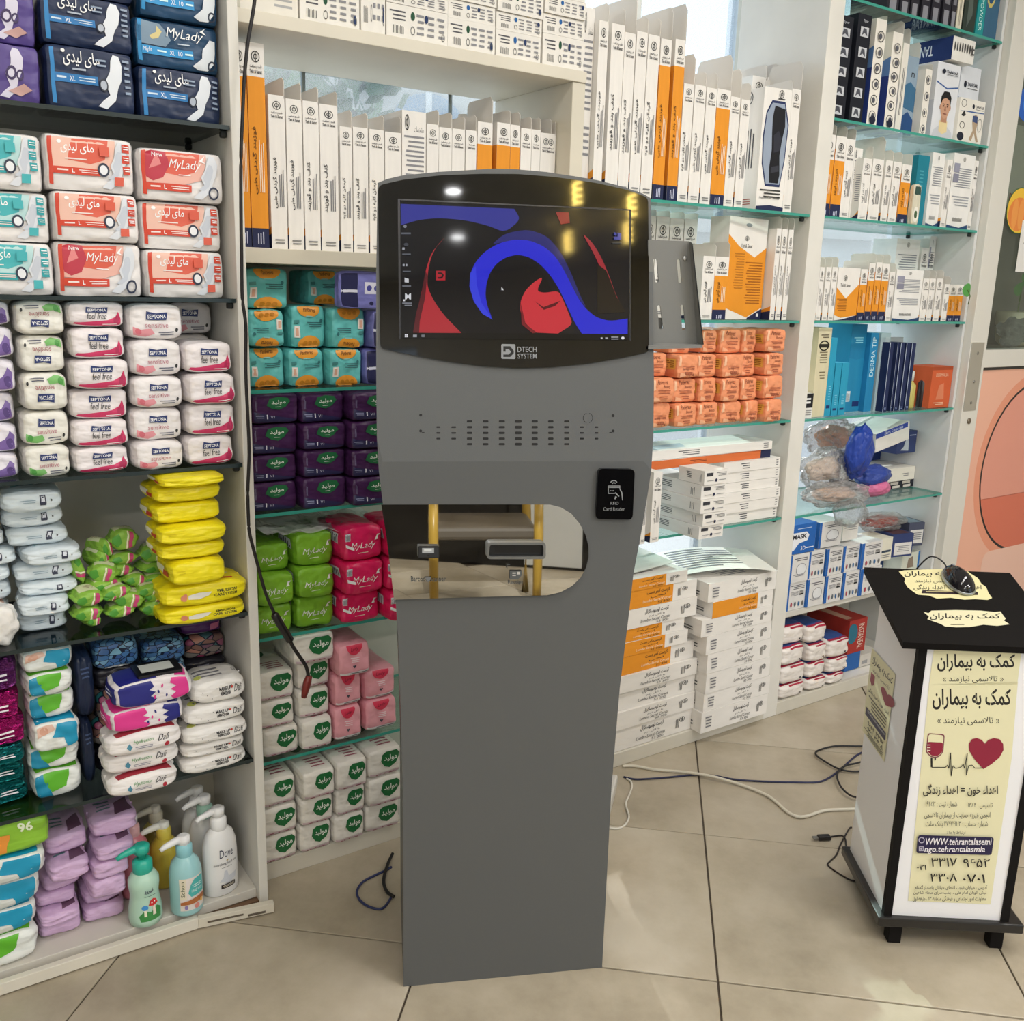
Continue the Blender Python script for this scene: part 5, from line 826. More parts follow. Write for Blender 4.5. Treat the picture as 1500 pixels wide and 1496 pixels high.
K['bad'] = [unit('elbow_box', '#e6e2d8', {'front': brand(.5, .82, .96, .06)+[('o', .16, .88, .1, .09, .15, '#333'), ('p', [(.1, .6), (.2, .72), (.28, .62), (.2, .58)], '#333'), ('o', .18, .38, .1, .08, .2, '#333'), ('e', .16, .12, .13, .1, '#1f2433'), ('p', [(.5, .08), (.62, .3), (.56, .5), (.62, .66), (.72, .66), (.78, .5), (.74, .3), (.88, .06), (.8, .04), (.68, .24), (.6, .05)], '#b09a80'), ('p', [(.56, .5), (.56, .64), (.76, .64), (.76, .48)], '#3f4f78'), ('o', .86, .44, .09, .16, .12, '#777'), ('p', [(.02, .7), (.5, .7), (.98, .72), (.98, .74), (.5, .73)], '#3f5f9a')]}, kind='card', ink='card')]
spines([('wl', 1311, 1320, 180, 60, 'narrow pale box')], 'beside the round-picture boxes in the far bay', Y3+.02, ZC[1], .12, None)
spines([('gl', 1318, 1336, 182, 80, 'grey-blue box with wave')], 'box behind the slim round-picture box', Y3+.03, ZC[1], .1, None)
spines([('wn', 1337, 1356, 190, 98, 'slim white round-picture box', 1)], 'one beside the portrait box', Y3, ZC[1], .11, None, fh=.02)
spines([('man', 1362, 1396, 195, 90, 'box picturing a man in a neck collar', 0)], 'shelf item under the lying box', Y3-.005, ZC[1], .12, None)
spines([('pl2', 1397, 1426, 195, 95, 'white box with blue waves', 0, .02)], 'behind the small badminton box', Y3, ZC[1], .1, None)
spines([('bad', 1397, 1437, 205, 144, 'small box picturing a badminton player', 0, -.012)], 'shelf item by the aluminium post', Y3-.005, ZC[1], .05, None)
ty = unit('lying_box', '#e4e1da', {'front': [('e', .1+.11*k, .6, .03, .2, '#444') for k in range(8)]+[('l', .8, .3, .95, .7, 2, '#555')], 'left': [('r', 0, 0, 1, 1, '#22376f'), ('t', 'TANYAR', .3, .3, .7, .75, '#e8ecf4', {'b': .02, 'rot': 180})], 'top': [('r', 0, 0, 1, 1, '#d5d8de')]}, kind='card', ink='card')
a = onY(1389, 68, Y3); b = onY(1434, 90, Y3); zt = onY(1390, 90, Y3).z
put(ty, 'lying_box', 'blue-ended white box lying across the portrait box', 'carton', None, a.x-.005, b.x-.0, Y3-.02, onY(1379, 89, Y3).z+.005, onY(1390, 52, Y3).z-.004, .24, .0)
K['dk'] = [unit('dark_box', '#23222c', {'front': [('r', .2, .05, .8, .3, '#8a8a92'), ('r', .2, .4, .8, .6, '#77777f')]}, kind='card', ink='card')]
K['gn'] = [unit('green_box', '#2f3a33', {'front': [('p', [(.3, .1), (.7, .3), (.6, .9), (.3, .8)], '#55605a')]}, kind='card', ink='card')]; K['te'] = [unit('teal_box', '#1e8f92', {'front': [('t', 'BODY POWDER', .3, .1, .7, .9, '#c8ebe8', {'rot': -90})]}, kind='card', ink='card')]
K['bl'] = [unit('blue_box', '#39627f', {'front': [('e', .3, .9, .5, .5, '#c8b86a'), ('e', .3, .95, .45, .5, '#28517a')]}, kind='card', ink='card')]; K['cr'] = [unit('cream_box', '#d9d3c0', {'front': [('L', .3, .1, .7, .9, 2, '#77705f')]}, kind='card', ink='card')]
spines([('dk', 1298, 1315, 20, -50, 'dark box with grey print', 0), ('dk', 1317, 1331, 20, -50, 'dark box with grey print', 0), ('dk', 1333, 1345, 20, -50, 'dark box with grey print', 0), ('dk', 1348, 1361, 25, -50, 'dark box with grey print', 0), ('dk', 1363, 1376, 25, -50, 'dark box with grey print', 0), ('dk', 1379, 1391, 30, -50, 'dark box with grey print', 0), ('dk', 1392, 1400, 30, -50, 'dark box with grey print', 0), ('cr', 1401, 1409, 30, -50, 'cream narrow box', 0), ('gn', 1410, 1428, 35, -50, 'dark green box', 0), ('te', 1429, 1441, 40, -50, 'teal box with sideways lettering', 0), ('bl', 1442, 1472, 45, -60, 'blue box with golden arc', 0)], 'on the topmost shelf of the far bay', Y3, ZC[0], .14, 'boxes on the topmost shelf of the far bay', name='tall_box')
K['tl'] = [unit('teal_box', '#1d7f93', {'front': [('l', .2, .5, .6, .8, 6, '#4fa6b5')], 'right': [('r', 0, 0, 1, 1, '#17607a')]}, kind='card', ink='card')]
def sheet(i): return unit('gauze_box', '#eceae6', {'front': logo(.5, .93, .06, .5)+[('l', .1, .55, .9, .82, 9, '#8f9298'), ('l', .1, .3, .9, .45, 4, '#a0a3a8'), ('L', .25, .1, .7, .16, 14, '#333'), ('p', [(0, 0), (1, 0), (1, .07), (.6, .02), (0, .05)], '#2b4a72')]+([('r', .05, .75, .3, .87, '#99a'), ('r', .05, .62, .3, .73, '#889')] if i % 2 else [])}, kind='card', ink='card')
K['sh'] = V(sheet, 2)
R3 = 'boxes on the third shelf of the far bay'
spines([('sos', 1199, 1214, 310, 195, 'orange brace box'), ('sos', 1215, 1230, 310, 198, 'orange brace box', 2), ('sws', 1230, 1243, 310, 202, 'white brace box'), ('swb', 1244, 1256, 300, 216, 'grey printed box back', 0, .03), ('sws', 1257, 1270, 310, 231, 'white brace box'), ('sws', 1271, 1287, 312, 232, 'white brace box', 2), ('sws', 1290, 1300, 312, 234, 'white brace box'), ('sws', 1301, 1313, 314, 236, 'white brace box'), ('sos', 1314, 1328, 315, 240, 'orange brace box'), ('tl', 1335, 1352, 320, 226, 'teal glossy box', 0, .02), ('sh', 1353, 1374, 320, 222, 'white sheet-fronted box', 0, .01), ('sws', 1374, 1385, 325, 232, 'white brace box', 0), ('sh', 1386, 1417, 325, 224, 'white sheet-fronted box', 0), ('sws', 1417, 1426, 330, 234, 'white brace box'), ('sws', 1427, 1436, 330, 236, 'white brace box')], 'on the third shelf of the far bay', Y3, ZC[2], .13, R3, fh=.035)
K['hdr'] = [unit('header_pouch', '#d8d2bc', {'front': [('p', [(.05, .75), (.95, .75), (.9, .98), (.1, .98)], '#2a4a42'), ('e', .5, .25, .35, .2, '#efece0'), ('e', .5, .25, .2, .1, '#3d5a3a')]}, p=8, amp=.03, seed=1)]
a = onY(1329, 320, Y3-.015); b = onY(1344, 320, Y3-.015); put(K['hdr'][0], 'header_pouch', 'small green-headed pouch standing before the teal glossy box', 'pouch', None, a.x, b.x, Y3-.02, ZC[2], onY(1338, 270, Y3).z, .02)
o4 = unit('hang_box', CW, {'front': [('p', [(0, .1), (0, .62), (.45, .42), (1, .7), (1, .1), (.3, .05)], OR), ('p', [(0, 0), (1, 0), (1, .1), (.35, .02)], NV)]+logo(.35, .8, .08, .7)+[('t', 'Teb & Sanat', .15, .64, .6, .7, '#2b2b2b'), ('l', .05, .18, .5, .42, 8, '#a8641a')], 'right': [('r', 0, .12, 1, .75, OR), ('r', 0, 0, 1, .12, NV)]}, kind='card', ink='card'); K['o4'] = [o4]
R4 = 'front row boxes on the fourth shelf of the far bay'; R5 = 'back row boxes on the fourth shelf of the far bay'
K['small_w'] = K['sws']
spines([('sws', 1185, 1194, 450, 390, 'slim white box'), ('sws', 1195, 1203, 450, 391, 'slim white box'), ('sws', 1205, 1213, 450, 391, 'slim white box'), ('sws', 1214, 1222, 450, 391, 'slim white box'), ('o4', 1223, 1255, 450, 392, 'wide orange and white box', 0), ('sos', 1256, 1266, 450, 394, 'slim orange box'), ('sos', 1267, 1276, 450, 385, 'slim orange box'), ('sos', 1277, 1286, 450, 384, 'slim orange box'), ('sos', 1287, 1297, 450, 386, 'slim orange box'), ('sws', 1298, 1306, 450, 398, 'slim white box'), ('sh', 1308, 1347, 450, 395, 'white sheet-fronted box', 0), ('sws', 1348, 1357, 450, 408, 'slim white box'), ('sws', 1358, 1366, 450, 408, 'slim white box'), ('sws', 1368, 1377, 450, 408, 'slim white box'), ('sws', 1380, 1388, 450, 416, 'slim white box'), ('sos', 1388, 1398, 450, 417, 'slim orange box', 0), ('sos', 1399, 1410, 450, 417, 'slim orange box', 0)], 'in the front row, fourth shelf, far bay', Y3-.005, ZC[3], .1, R4, fh=.03)
spines([('sh', 1309, 1343, 400, 350, 'white sheet-fronted box', 0), ('sws', 1346, 1357, 400, 363, 'slim white box'), ('sws', 1359, 1368, 400, 363, 'slim white box'), ('sh', 1372, 1408, 390, 348, 'white sheet-fronted box', 0), ('sws', 1409, 1418, 390, 360, 'slim white box', 1), ('sws', 1419, 1428, 390, 360, 'slim white box', 1)], 'in the back row, fourth shelf, far bay', Y3+.13, ZC[3], .1, R5, fh=.035)
# fifth shelf of the far bay: cards, tubes and little bottles
R6 = 'items on the fifth shelf of the far bay'; Z5 = ZC[4]; Y5_ = Y3-.005
K['fut'] = [unit('splint_box', '#d8cfae', {'front': [('o', .5, .8, .38, .06, .25, '#26221c'), ('r', .1, .78, .9, .82, '#26221c'), ('l', .2, .88, .8, .93, 2, '#5a5040'), ('l', .2, .6, .8, .74, 5, '#7a7058'), ('l', .3, .42, .75, .52, 3, '#7a7058')]}, kind='card', ink='card')]
K['lab'] = [unit('small_label_box', '#e8e6e2', {'front': [('r', 0, .42, 1, 1, '#1b1b20'), ('r', .25, .75, .75, .82, '#eee'), ('r', .25, .6, .75, .68, '#eee'), ('l', .1, .1, .9, .35, 3, '#888')]}, kind='card', ink='card')]
K['bcard'] = [unit('blue_card_pack', '#2183ae', {'front': [('p', [(0, .62), (0, 1), (1, 1), (1, .62), (.5, .6)], '#1d7aa6'), ('l', .2, .78, .8, .86, 3, '#8ccbe0'), ('r', .5, .06, .95, .12, '#1a2f66'), ('r', .02, .12, .3, .24, '#d8e4ea'), ('L', .05, .13, .27, .23, 8, '#333')], 'left': [('r', 0, 0, 1, 1, '#2490b8')]}, kind='card', ink='card')]
K['bt'] = V(lambda i: unit('blue_slim_box', '#2a9bbf' if i else '#2583b5', {'front': [('t', 'DERMA TIP', .25, .45, .75, .95, '#c8e9f2', {'rot': 90})] if i == 0 else [('r', .2, .1, .8, .14, '#1a2f66'), ('l', .3, .2, .7, .4, 6, '#7cc4dc')]}, kind='card', ink='card'), 2)
K['navs'] = [unit('navy_strip_box', '#1d2a52', {'front': [('r', 0, 0, .12, 1, '#b9c6da'), ('l', .3, .02, .8, .06, 2, '#8fa0c8')]}, kind='card', ink='card')]
K['gcl'] = [unit('clear_sleeve', '#a9bfc6', {'front': [('p', [(.1, .05), (.5, .05), (.9, .95), (.5, .95)], '#bfd0d4')]}, kind='plastic')]
K['orb'] = [unit('orange_box', '#cf5f36', {'front': [('r', 0, .92, 1, 1, '#a84a28'), ('t', 'DERMALIA', .2, .76, .8, .84, '#f0c8a8'), ('p', [(.3, .2), (.7, .2), (.62, .6), (.4, .55)], '#d9825e'), ('l', .2, .06, .7, .14, 2, '#f0c8a8')]}, kind='card', ink='card')]
spines([('lab', 1173, 1187, 595, 577, 'small black and white label box', 0, -.01), ('fut', 1189, 1208, 595, 480, 'cream splint box with black emblem', 0), ('bt', 1207, 1217, 595, 495, 'slim blue box', 0), ('bt', 1218, 1227, 595, 532, 'slim blue box', 0), ('bcard', 1240, 1262, 560, 475, 'wide blue card pack', 0, .05), ('bt', 1228, 1238, 595, 532, 'slim blue box', 0), ('bt', 1263, 1278, 580, 488, 'slim blue box', 0, .03), ('gcl', 1280, 1294, 590, 488, 'grey clear sleeve', 0, .03), ('navs', 1295, 1301, 580, 502, 'navy strip box', 0), ('navs', 1303, 1309, 580, 502, 'navy strip box', 0), ('navs', 1311, 1317, 580, 502, 'navy strip box', 0), ('navs', 1319, 1325, 580, 503, 'navy strip box', 0), ('navs', 1327, 1333, 580, 503, 'navy strip box', 0), ('orb', 1374, 1403, 585, 537, 'orange small box', 0)], 'from the upright, fifth shelf of the far bay', Y5_, Z5, .1, R6, name='shelf_box')
m = MB(); m.tube([(0, 0, .005), (.03, .0, .27)], .008, M('#d6d8d8', 'plastic'), 10); a = onY(1180, 580, Y5_+.03); m.build('white_tube', None, (a.x, Y5_+.05, Z5), label='white thin tube leaning by the upright behind the label box', cat='tube')
def small_bottle(px, py, hpx, col, cap, label, r, dy=0):
    a = onY(px, 590, Y5_); h = onY(px, hpx, Y5_).z-Z5; b = empty('small_bottle', (a.x, Y5_+.04+dy, Z5), label=label, cat='bottle')
    m = MB(); m.lathe([(r*.9, 0), (r, .006), (r, h*.62), (r*.5, h*.72), (r*.45, h*.74)], M(col, 'plastic'), 16); m.build('bottle', b); m = MB(); m.lathe([(r*.55, h*.74), (r*.55, h), (r*.4, h)], M(cap, 'plastic'), 12); m.build('cap', b)
small_bottle(1344, 590, 545, '#c2b766', '#d6dcd6', 'squat yellowish oil bottle beside the navy strip boxes', .022)
small_bottle(1363, 590, 541, '#2a2326', '#d9d2cf', 'dark little bottle next to the orange small box', .018)
small_bottle(1352, 585, 528, '#bcd0c4', '#dfe6e0', 'pale green little bottle behind the yellowish oil bottle', .018, .06)
m = MB(); m.box(-.09, 0, 0, .09, .003, .25, M('#dfe6e8', 'card')); a = onY(1312, 590, Y5_+.14); m.build('backing_card', None, (a.x, Y5_+.2, Z5), label='tall white backing card standing behind the navy strip boxes', cat='card')
# sixth shelf: heap of plastic bags and boxes
def blob(name, label, px, py, sx, sy, sz, Y, m_, z=None, seed=0, rz=0, amp=.25, cat='plastic bag', sub=4, rx=0):
    bm = bmesh.new(); bmesh.ops.create_icosphere(bm, subdivisions=sub, radius=1)
    for v in bm.verts:
        n = v.co.copy(); v.co *= 1+amp*noise.noise(n*1.7+Vector((seed, 0, 0)))+amp*.9*(.35-abs(noise.noise(n*3+Vector((0, seed, 0)))))+amp*.4*(.3-abs(noise.noise(n*8)))
    w = MB(); w.add_bm(bm, m_, True); a = onY(px, py, Y)
    lo = min(v[2] for v in w.v)*sz; lab_ = label; o = link(name, w.mesh(name), None, (a.x, Y, (z-lo) if z is not None else a.z), rz, (sx, sy, sz), label, cat); o.rotation_euler.x = rx; return o
Z6 = ZC[5]; YB_ = RY+.1
def bagged(label, px, py, sx, sy, sz, Y, col, z=None, seed=0, k=.66):
    o = blob('plastic_bag', label, px, py, sx, sy, sz, Y, M('#fbf8f6', 'bag'), z, seed, amp=.34, sub=5)
    c = blob('contents', None, px, py, 1, 1, 1, Y, M(col, 'film'), None, seed+30, amp=.35, cat=None); c.parent = o; c.location = (0, .05, 0); c.scale = (k, k, k*.85); return o
bagged('milky clear plastic bag of peach goods on top of the heap', 1220, 641, .12, .06, .07, YB_+.1, '#d8a78f', None, 1)
bagged('crumpled translucent bag at the front of the heap', 1207, 688, .115, .06, .07, YB_+.01, '#d9c8ba', None, 3)
bagged('low clear bag spilling over the sixth shelf edge', 1222, 735, .14, .07, .036, YB_-.06, '#d0b6a4', Z6+.002, 5)
blob('blue_bag', 'royal blue glossy bag slumped in front of the boxes', 1258, 662, .062, .04, .09, YB_-.06, M('#2543a0', 'film'), None, 7, .2, rx=.1)
blob('blue_pouch', 'dark blue clear-fronted pouch under the white carton', 1279, 697, .08, .04, .04, YB_-.02, M('#31489a', 'film'), None, 8)
blob('pink_pack', 'pink quilted soft pack under the blue pouch', 1279, 722, .07, .05, .035, YB_-.02, M('#d4709a', 'film'), Z6+.003, 9, amp=.12, cat='pack')
blob('plastic_bag', 'clear crinkled bag corner hanging below the sixth shelf', 1245, 752, .07, .04, .05, RY-.03, M('#eef0f0', 'bag'), None, 10)
cb2 = unit('cotton_carton', '#e3e0da', {'front': [('r', 0, .72, .95, .98, '#2c459c'), ('t', 'Elastic Cotton Net', .25, .77, .8, .93, '#e0e6f4', {'sh': .2})], 'top': [('r', 0, 0, 1, 1, '#e6e2da')]}, kind='card', ink='card')
a = onY(1272, 635, YB_); b = onY(1328, 635, YB_); o = put(cb2, 'cotton_carton', 'white carton with blue lettered band atop the heap', 'carton', None, a.x, b.x, YB_-.02, onY(1300, 652, YB_).z, onY(1300, 625, YB_).z, .16, .1); o.rotation_euler.y = -.14
vb = unit('navy_box', '#36426f', {'front': [('p', [(.02, .95), (.35, .95), (.25, .55), (.02, .5)], '#e0e2e6'), ('t', 'Up', .1, .72, .25, .88, '#2a2f55'), ('p', [(.35, .3), (.5, .85), (.6, .5), (.62, .1), (.2, .15)], '#b8c2cc'), ('l', .62, .75, .95, .85, 1, '#aab2cc')], 'right': [('r', .1, .1, .9, .7, '#dcdad6')]}, kind='card', ink='card')
def bx(me, nm, lab, x0, x1, yb, yt, Y, dep, cat='carton', grp=None, rz=0, z=None):
    a, b = onY(x0, (yb+yt)/2, Y), onY(x1, (yb+yt)/2, Y); z0 = z if z is not None else onY((x0+x1)/2, yb, Y).z; return put(me, nm, lab, cat, grp, a.x, b.x, Y, z0, onY((x0+x1)/2, yt, Y).z, dep, rz)
bx(vb, 'navy_box', 'navy pictured box with white side label, beside the cotton carton', 1333, 1385, 660, 629, YB_+.04, .14)
bx(unit('white_carton', '#e4dfd2', {'front': [('l', .7, .3, .85, .6, 2, '#888')]}, kind='card', ink='card'), 'white_carton', 'plain cream flat carton lying on the dark pictured box', 1302, 1361, 703, 684, YB_+.03, .16)
bx(unit('dark_picture_box', '#20222c', {'front': [('r', .04+.24*k, .55, .2+.24*k, .92, '#b9b3a8') for k in range(4)]+[('r', .12+.22*k, .08, .27+.22*k, .42, '#cfcac0') for k in range(4)], 'right': [('r', 0, 0, 1, 1, '#243a78')]}, kind='card', ink='card'), 'dark_picture_box', 'dark box with rows of little pictures on the sixth shelf', 1293, 1362, 722, 703, YB_+.03, .16, z=Z6+.002)
bx(unit('blue_flat_box', '#2f437f', {'front': [('t', 'M', .1, .3, .2, .7, '#dde')]}, kind='card', ink='card'), 'blue_flat_box', 'dark blue flat box between the navy box and cream carton', 1306, 1366, 683, 662, YB_+.06, .14)
# masks
def mask(i, c):
    A = [('r', .0, 0, .14, 1, '#2562b0'), ('l', .2, .72, .92, .9, 3, '#4a4a52'), ('l', .2, .5, .62, .66, 4, '#7a7a80'), ('r', .68, .5, .9, .56, '#333'), ('L', .68, .58, .9, .68, 6, '#333')]+[('e', .28+.2*k, .2, .05, .09, ['#a84a5a', '#5f6a72', '#3a6a9a', '#6a6a6a'][k]) for k in range(4)]
    if i == 1: A = [('r', 0, 0, .1, 1, '#2562b0'), ('l', .2, .74, .9, .88, 2, '#55555c'), ('e', .6, .45, .28, .22, '#dfe0e2'), ('o', .6, .45, .28, .22, .1, '#8a8a90'), ('l', .2, .2, .8, .3, 2, '#8a8a90')]
    return unit('mask_box', '#dcdad8', {'front': A, 'left': [('r', 0, 0, 1, 1, '#2a68b4')]}, kind='card', ink='card')
K['mk'] = V(lambda i: mask(i, 0), 3)
mkb = unit('mask_box', '#2563b2', {'front': [('p', [(0, .42), (0, .72), (.6, .72), (.72, .6), (.66, .42), (.3, .35), (.1, .12), (0, .12)], '#e6e8ee'), ('t', 'MASK', .02, .5, .62, .66, '#1d1f2a', {'b': .03}), ('t', '3D', .4, .1, .6, .24, '#e6e8ee'), ('l', .62, .12, .95, .2, 1, '#e6e8ee'), ('l', .2, .82, .8, .88, 1, '#bcd0ee')], 'right': [('r', 0, 0, 1, 1, '#c9cdd6')]}, kind='card', ink='card')
GM = 'mask boxes on the lowest glass of the far bay'
ZM = onY(1220, 880, RY+.01).z
mg = MB(); mg.box(2.554, RY+.006, ZM-.02, 3.403, WB-.03, ZM, M('#d3d0c8', 'paint'), .001); mg.build('shelf_board', rr, (0, -RY, 0))
YK = RY+.012
mcols = [(1155, 1182), (1184, 1208), (1210, 1233), (1235, 1258), (1260, 1290)]
for k, (x0, x1) in enumerate(mcols):
    its = [(x0, x1, 812-k*4.5, 852-k*4.5), (x0-2, x1-2, 853-k*5.5, 893-k*6)]
    stack(K['mk'], 'mask_box', 'white and blue mask box', ['grid column nearest the upright', 'second grid column of masks', 'third grid column of masks', 'fourth grid column of masks', 'fifth grid column of masks'][k], 'carton', GM, its, YK, .12, ZM+.0012, .004)
ztop = onY(1200, 806, YK).z
bx(mkb, 'mask_box', 'blue mask box with large white lettering, topmost by the upright', 1152, 1186, 812, 769, YK-.005, .12, z=ztop+.004)
bx(K['mk'][1], 'mask_box', 'mask box with a round picture, on top next to the blue one', 1200, 1232, 806, 764, YK, .12, z=ztop+.006)
bx(unit('mask_box', '#dddad4', {'front': [('l', .1, .6, .9, .85, 2, '#999')]}, kind='card', ink='card'), 'mask_box', 'plain pale box third along on top of the mask boxes', 1234, 1256, 800, 768, YK+.02, .1, z=ztop+.008)
K['small_m'] = [unit('mask_box', '#d9d8d6', {'front': [('r', 0, .8, 1, 1, '#3a4a7a'), ('l', .1, .2, .9, .7, 5, '#77777c')]}, kind='card', ink='card')]
bx(K['small_m'][0], 'medicine_box', 'small striped box behind the plain pale mask box', 1257, 1272, 803, 777, YK+.04, .08)
bx(unit('medicine_box', '#e3dfce', {'front': [('r', 0, .6, .12, .95, '#31407f'), ('r', .3, .35, .95, .45, '#3a4a5a'), ('l', .2, .1, .9, .28, 2, '#888')]}, kind='card', ink='card'), 'medicine_box', 'cream box with a dark stripe, middle of the mask shelf', 1276, 1306, 822, 790, YK+.03, .1)
bx(unit('open_carton', '#33406f', {'front': [('r', .12, .08, .95, .62, '#dbd9d6'), ('l', .2, .2, .85, .5, 4, '#88888c')], 'top': [('r', .1, .1, .9, .9, '#5a3f45')]}, kind='card', ink='card'), 'open_carton', 'navy open carton with tilted label holding red sachets', 1308, 1336, 815, 783, YK+.02, .1, rz=-.2)
bx(unit('open_carton', '#4a4f63', {'front': [('r', .12, .12, .95, .7, '#d8d6d2'), ('l', .2, .25, .85, .6, 4, '#77777c')], 'top': [('r', .1, .1, .9, .9, '#8a9aa8')]}, kind='card', ink='card'), 'open_carton', 'grey open carton of sachets near the far bay post', 1338, 1362, 798, 765, YK+.04, .1, rz=-.2)
bagged('clear bag of red printed sachets lying over the mask cartons', 1290, 764, .12, .06, .03, RY+.13, '#b04a42', None, 14, .75)
bx(unit('medicine_box', '#cfd2c4', {'front': [('p', [(.3, .2), (.7, .2), (.6, .8), (.35, .7)], '#8a7a6a'), ('r', .9, 0, 1, 1, '#2f6fb0')]}, kind='card', ink='card'), 'medicine_box', 'small pictured box low by the aluminium post', 1350, 1374, 830, 804, YK+.05, .08)
bx(unit('medicine_box', '#d6cf72', {'front': [('r', 0, 0, .5, 1, '#2f4a7a')]}, kind='card', ink='card'), 'medicine_box', 'yellow and navy box partly behind the black stand', 1318, 1348, 834, 810, YK+.06, .08)
# bottom of the far bay: cotton packs and red cartons
K['cot'] = V(lambda i: unit('cotton_pack', '#e9e2dc', {'top': [('r', .05, .1, .95, .9, '#2f4f8f'), ('r', .02, .02, .98, .14, '#a8233f')], 'front': [('p', [(.3, .88), (.97, .86), (.97, .98), (.3, .98)], '#a8233f'), ('r', .7, .2, .78, .28, '#33333a')]}, p=5, taper=.05, amp=.05, seed=i+200), 3)
GC3 = 'cotton packs on the bottom board of the far bay'; cp = 'white cotton pack with red band'
stack(K['cot'], 'cotton_pack', cp, 'column beside the corset piles', 'cotton pack', GC3, [(1147, 1183, 917, 944), (1145, 1180, 945, 972), (1143, 1183, 973, 1000), (1141, 1181, 1001, 1031)], RY+.005, .13, .0475, .006, auto=False)
stack(K['cot'], 'cotton_pack', cp, 'middle cotton column', 'cotton pack', GC3, [(1186, 1216, 915, 942), (1183, 1214, 943, 969), (1182, 1212, 970, 992), (1181, 1212, 993, 1022)], RY+.005, .13, .0475, .006, auto=False)
stack(K['cot'], 'cotton_pack', cp, 'cotton column before the red carton', 'cotton pack', GC3, [(1214, 1248, 936, 963), (1209, 1246, 964, 986), (1211, 1238, 987, 1012)], RY+.005, .13, .0475, .006, auto=False)
rb = unit('red_carton', '#a8352f', {'front': [('t', 'INSTANEAL', .55, .1, .85, .85, '#e9d8c8', {'rot': -90}), ('e', .2, .6, .3, .3, '#2f6f86')], 'top': [('r', .05, .1, .4, .9, '#c9a08a')], 'right': [('r', 0, 0, 1, 1, '#d8d4cc')]}, kind='card', ink='card')
bx(rb, 'red_carton', 'red tall carton with sideways white lettering, bottom of the far bay', 1243, 1268, 955, 908, RY+.06, .2)
bx(unit('blue_carton', '#2a62a8', {'right': [('r', 0, 0, 1, 1, '#d0ccc4')]}, kind='card', ink='card'), 'blue_carton', 'blue carton under the red one behind cotton packs', 1238, 1258, 992, 957, RY+.06, .2, z=.0475)
bx(unit('pale_carton', '#cfcac2', {'front': [('r', .1, .2, .4, .5, '#999')]}, kind='card', ink='card'), 'pale_carton', 'pale carton beside the blue one at the bottom of the far bay', 1259, 1285, 988, 957, RY+.06, .2, z=.0475)
bx(rb, 'red_carton', 'red carton lying further back beneath the mask boxes', 1190, 1240, 915, 900, RY+.2, .1)

# ------------------------------------------------------------------ self-service kiosk
KA = Vector((.811, 1.554, 0)); KZ = math.radians(-24.094); ZT, TT = 1.13, math.tan(math.radians(8))
KR = Matrix.Rotation(-KZ, 3, 'Z'); KO = KR @ (EYE-KA)
def KP(px, py, off=0.):
    """a point of the kiosk's front (upright below ZT, leaning back 8 degrees above), off metres in front of it"""
    v = KR @ ray(px, py); q = off*math.sqrt(1+TT*TT); t = (TT*(KO.z-ZT)-q-KO.y)/(v.y-TT*v.z); p = KO+v*t
    if p.z < ZT: p = KO+v*((-off-KO.y)/v.y)
    return p
def KY(px, py, y): v = KR @ ray(px, py); return KO+v*((y-KO.y)/v.y)
kiosk = empty('kiosk', KA, KZ, label='grey free-standing self-service kiosk with a lit touch screen', cat='kiosk')
GR = M('#5a5c5d', 'powder')
lft = [(553, 268), (551, 400), (551, 540), (552, 640), (555, 690), (561, 740), (570, 800), (578, 860), (583, 930), (587, 1040), (590, 1150), (591, 1446)]
rgt = [(882, 1418), (896, 1150), (908, 1007), (915, 950), (922, 894), (928, 840), (939, 782), (947, 735), (954, 690), (957, 640), (958, 560), (956, 400), (953, 290)]
top = [(940, 283), (907, 272), (875, 264), (840, 258), (800, 252), (757, 248), (723, 247), (690, 249), (640, 252), (590, 257), (568, 262)]
m = MB(); F = [KP(*q) for q in lft+rgt+top]; F[11].z = 0; F[12].z = 0
Bk = [Vector((p.x+(.01 if p.x < .2 else -.012), .285, p.z)) for p in F]
n = len(F); m.v += [tuple(p) for p in F]+[tuple(p) for p in Bk]
sp = 4.0
tri = geometry.tessellate_polygon([[Vector((p.x, p.z, 0)) for p in F]])
# split the face at the bend so that it stays flat above and below
cd = geometry.delaunay_2d_cdt([Vector((p.x, p.z)) for p in F]+[Vector((x*.01, ZT)) for x in range(-5, 47)], [(i, (i+1) % n) for i in range(n)], [], 1, 1e-6)
nb = len(m.v); m.v += [(q.x, TT*max(0, q.y-ZT), q.y) for q in cd[0]]
for f in cd[2]: m.face([nb+i for i in f], GR)
m.face([n+i for i in reversed(range(n))], GR)
for i in range(n): j = (i+1) % n; m.face((i, n+i, n+j, j), GR)
m.build('body', kiosk)
def kplate(name, pts, off, th, mm, holes=None, side=None, par=None):
    m = MB(); P = [KP(x, y, off) for x, y in pts]; n = len(P); H = [[KP(x, y, off) for x, y in h] for h in (holes or [])]
    m.v += [tuple(p) for p in P]; loops = [P]+H; fl = [p for l in loops for p in l]; m.v = [tuple(p) for p in fl]
    for t in geometry.tessellate_polygon([[Vector((p.x, p.z, 0)) for p in l] for l in loops]): m.face(t, mm)
    k = len(fl); m.v += [(p.x, p.y+th, p.z) for p in fl]; s = 0
    for l in loops:
        for i in range(len(l)): j = (i+1) % len(l); m.face((s+i, s+j, k+s+j, k+s+i), side or mm)
        s += len(l)
    return m.build(name, par or kiosk)
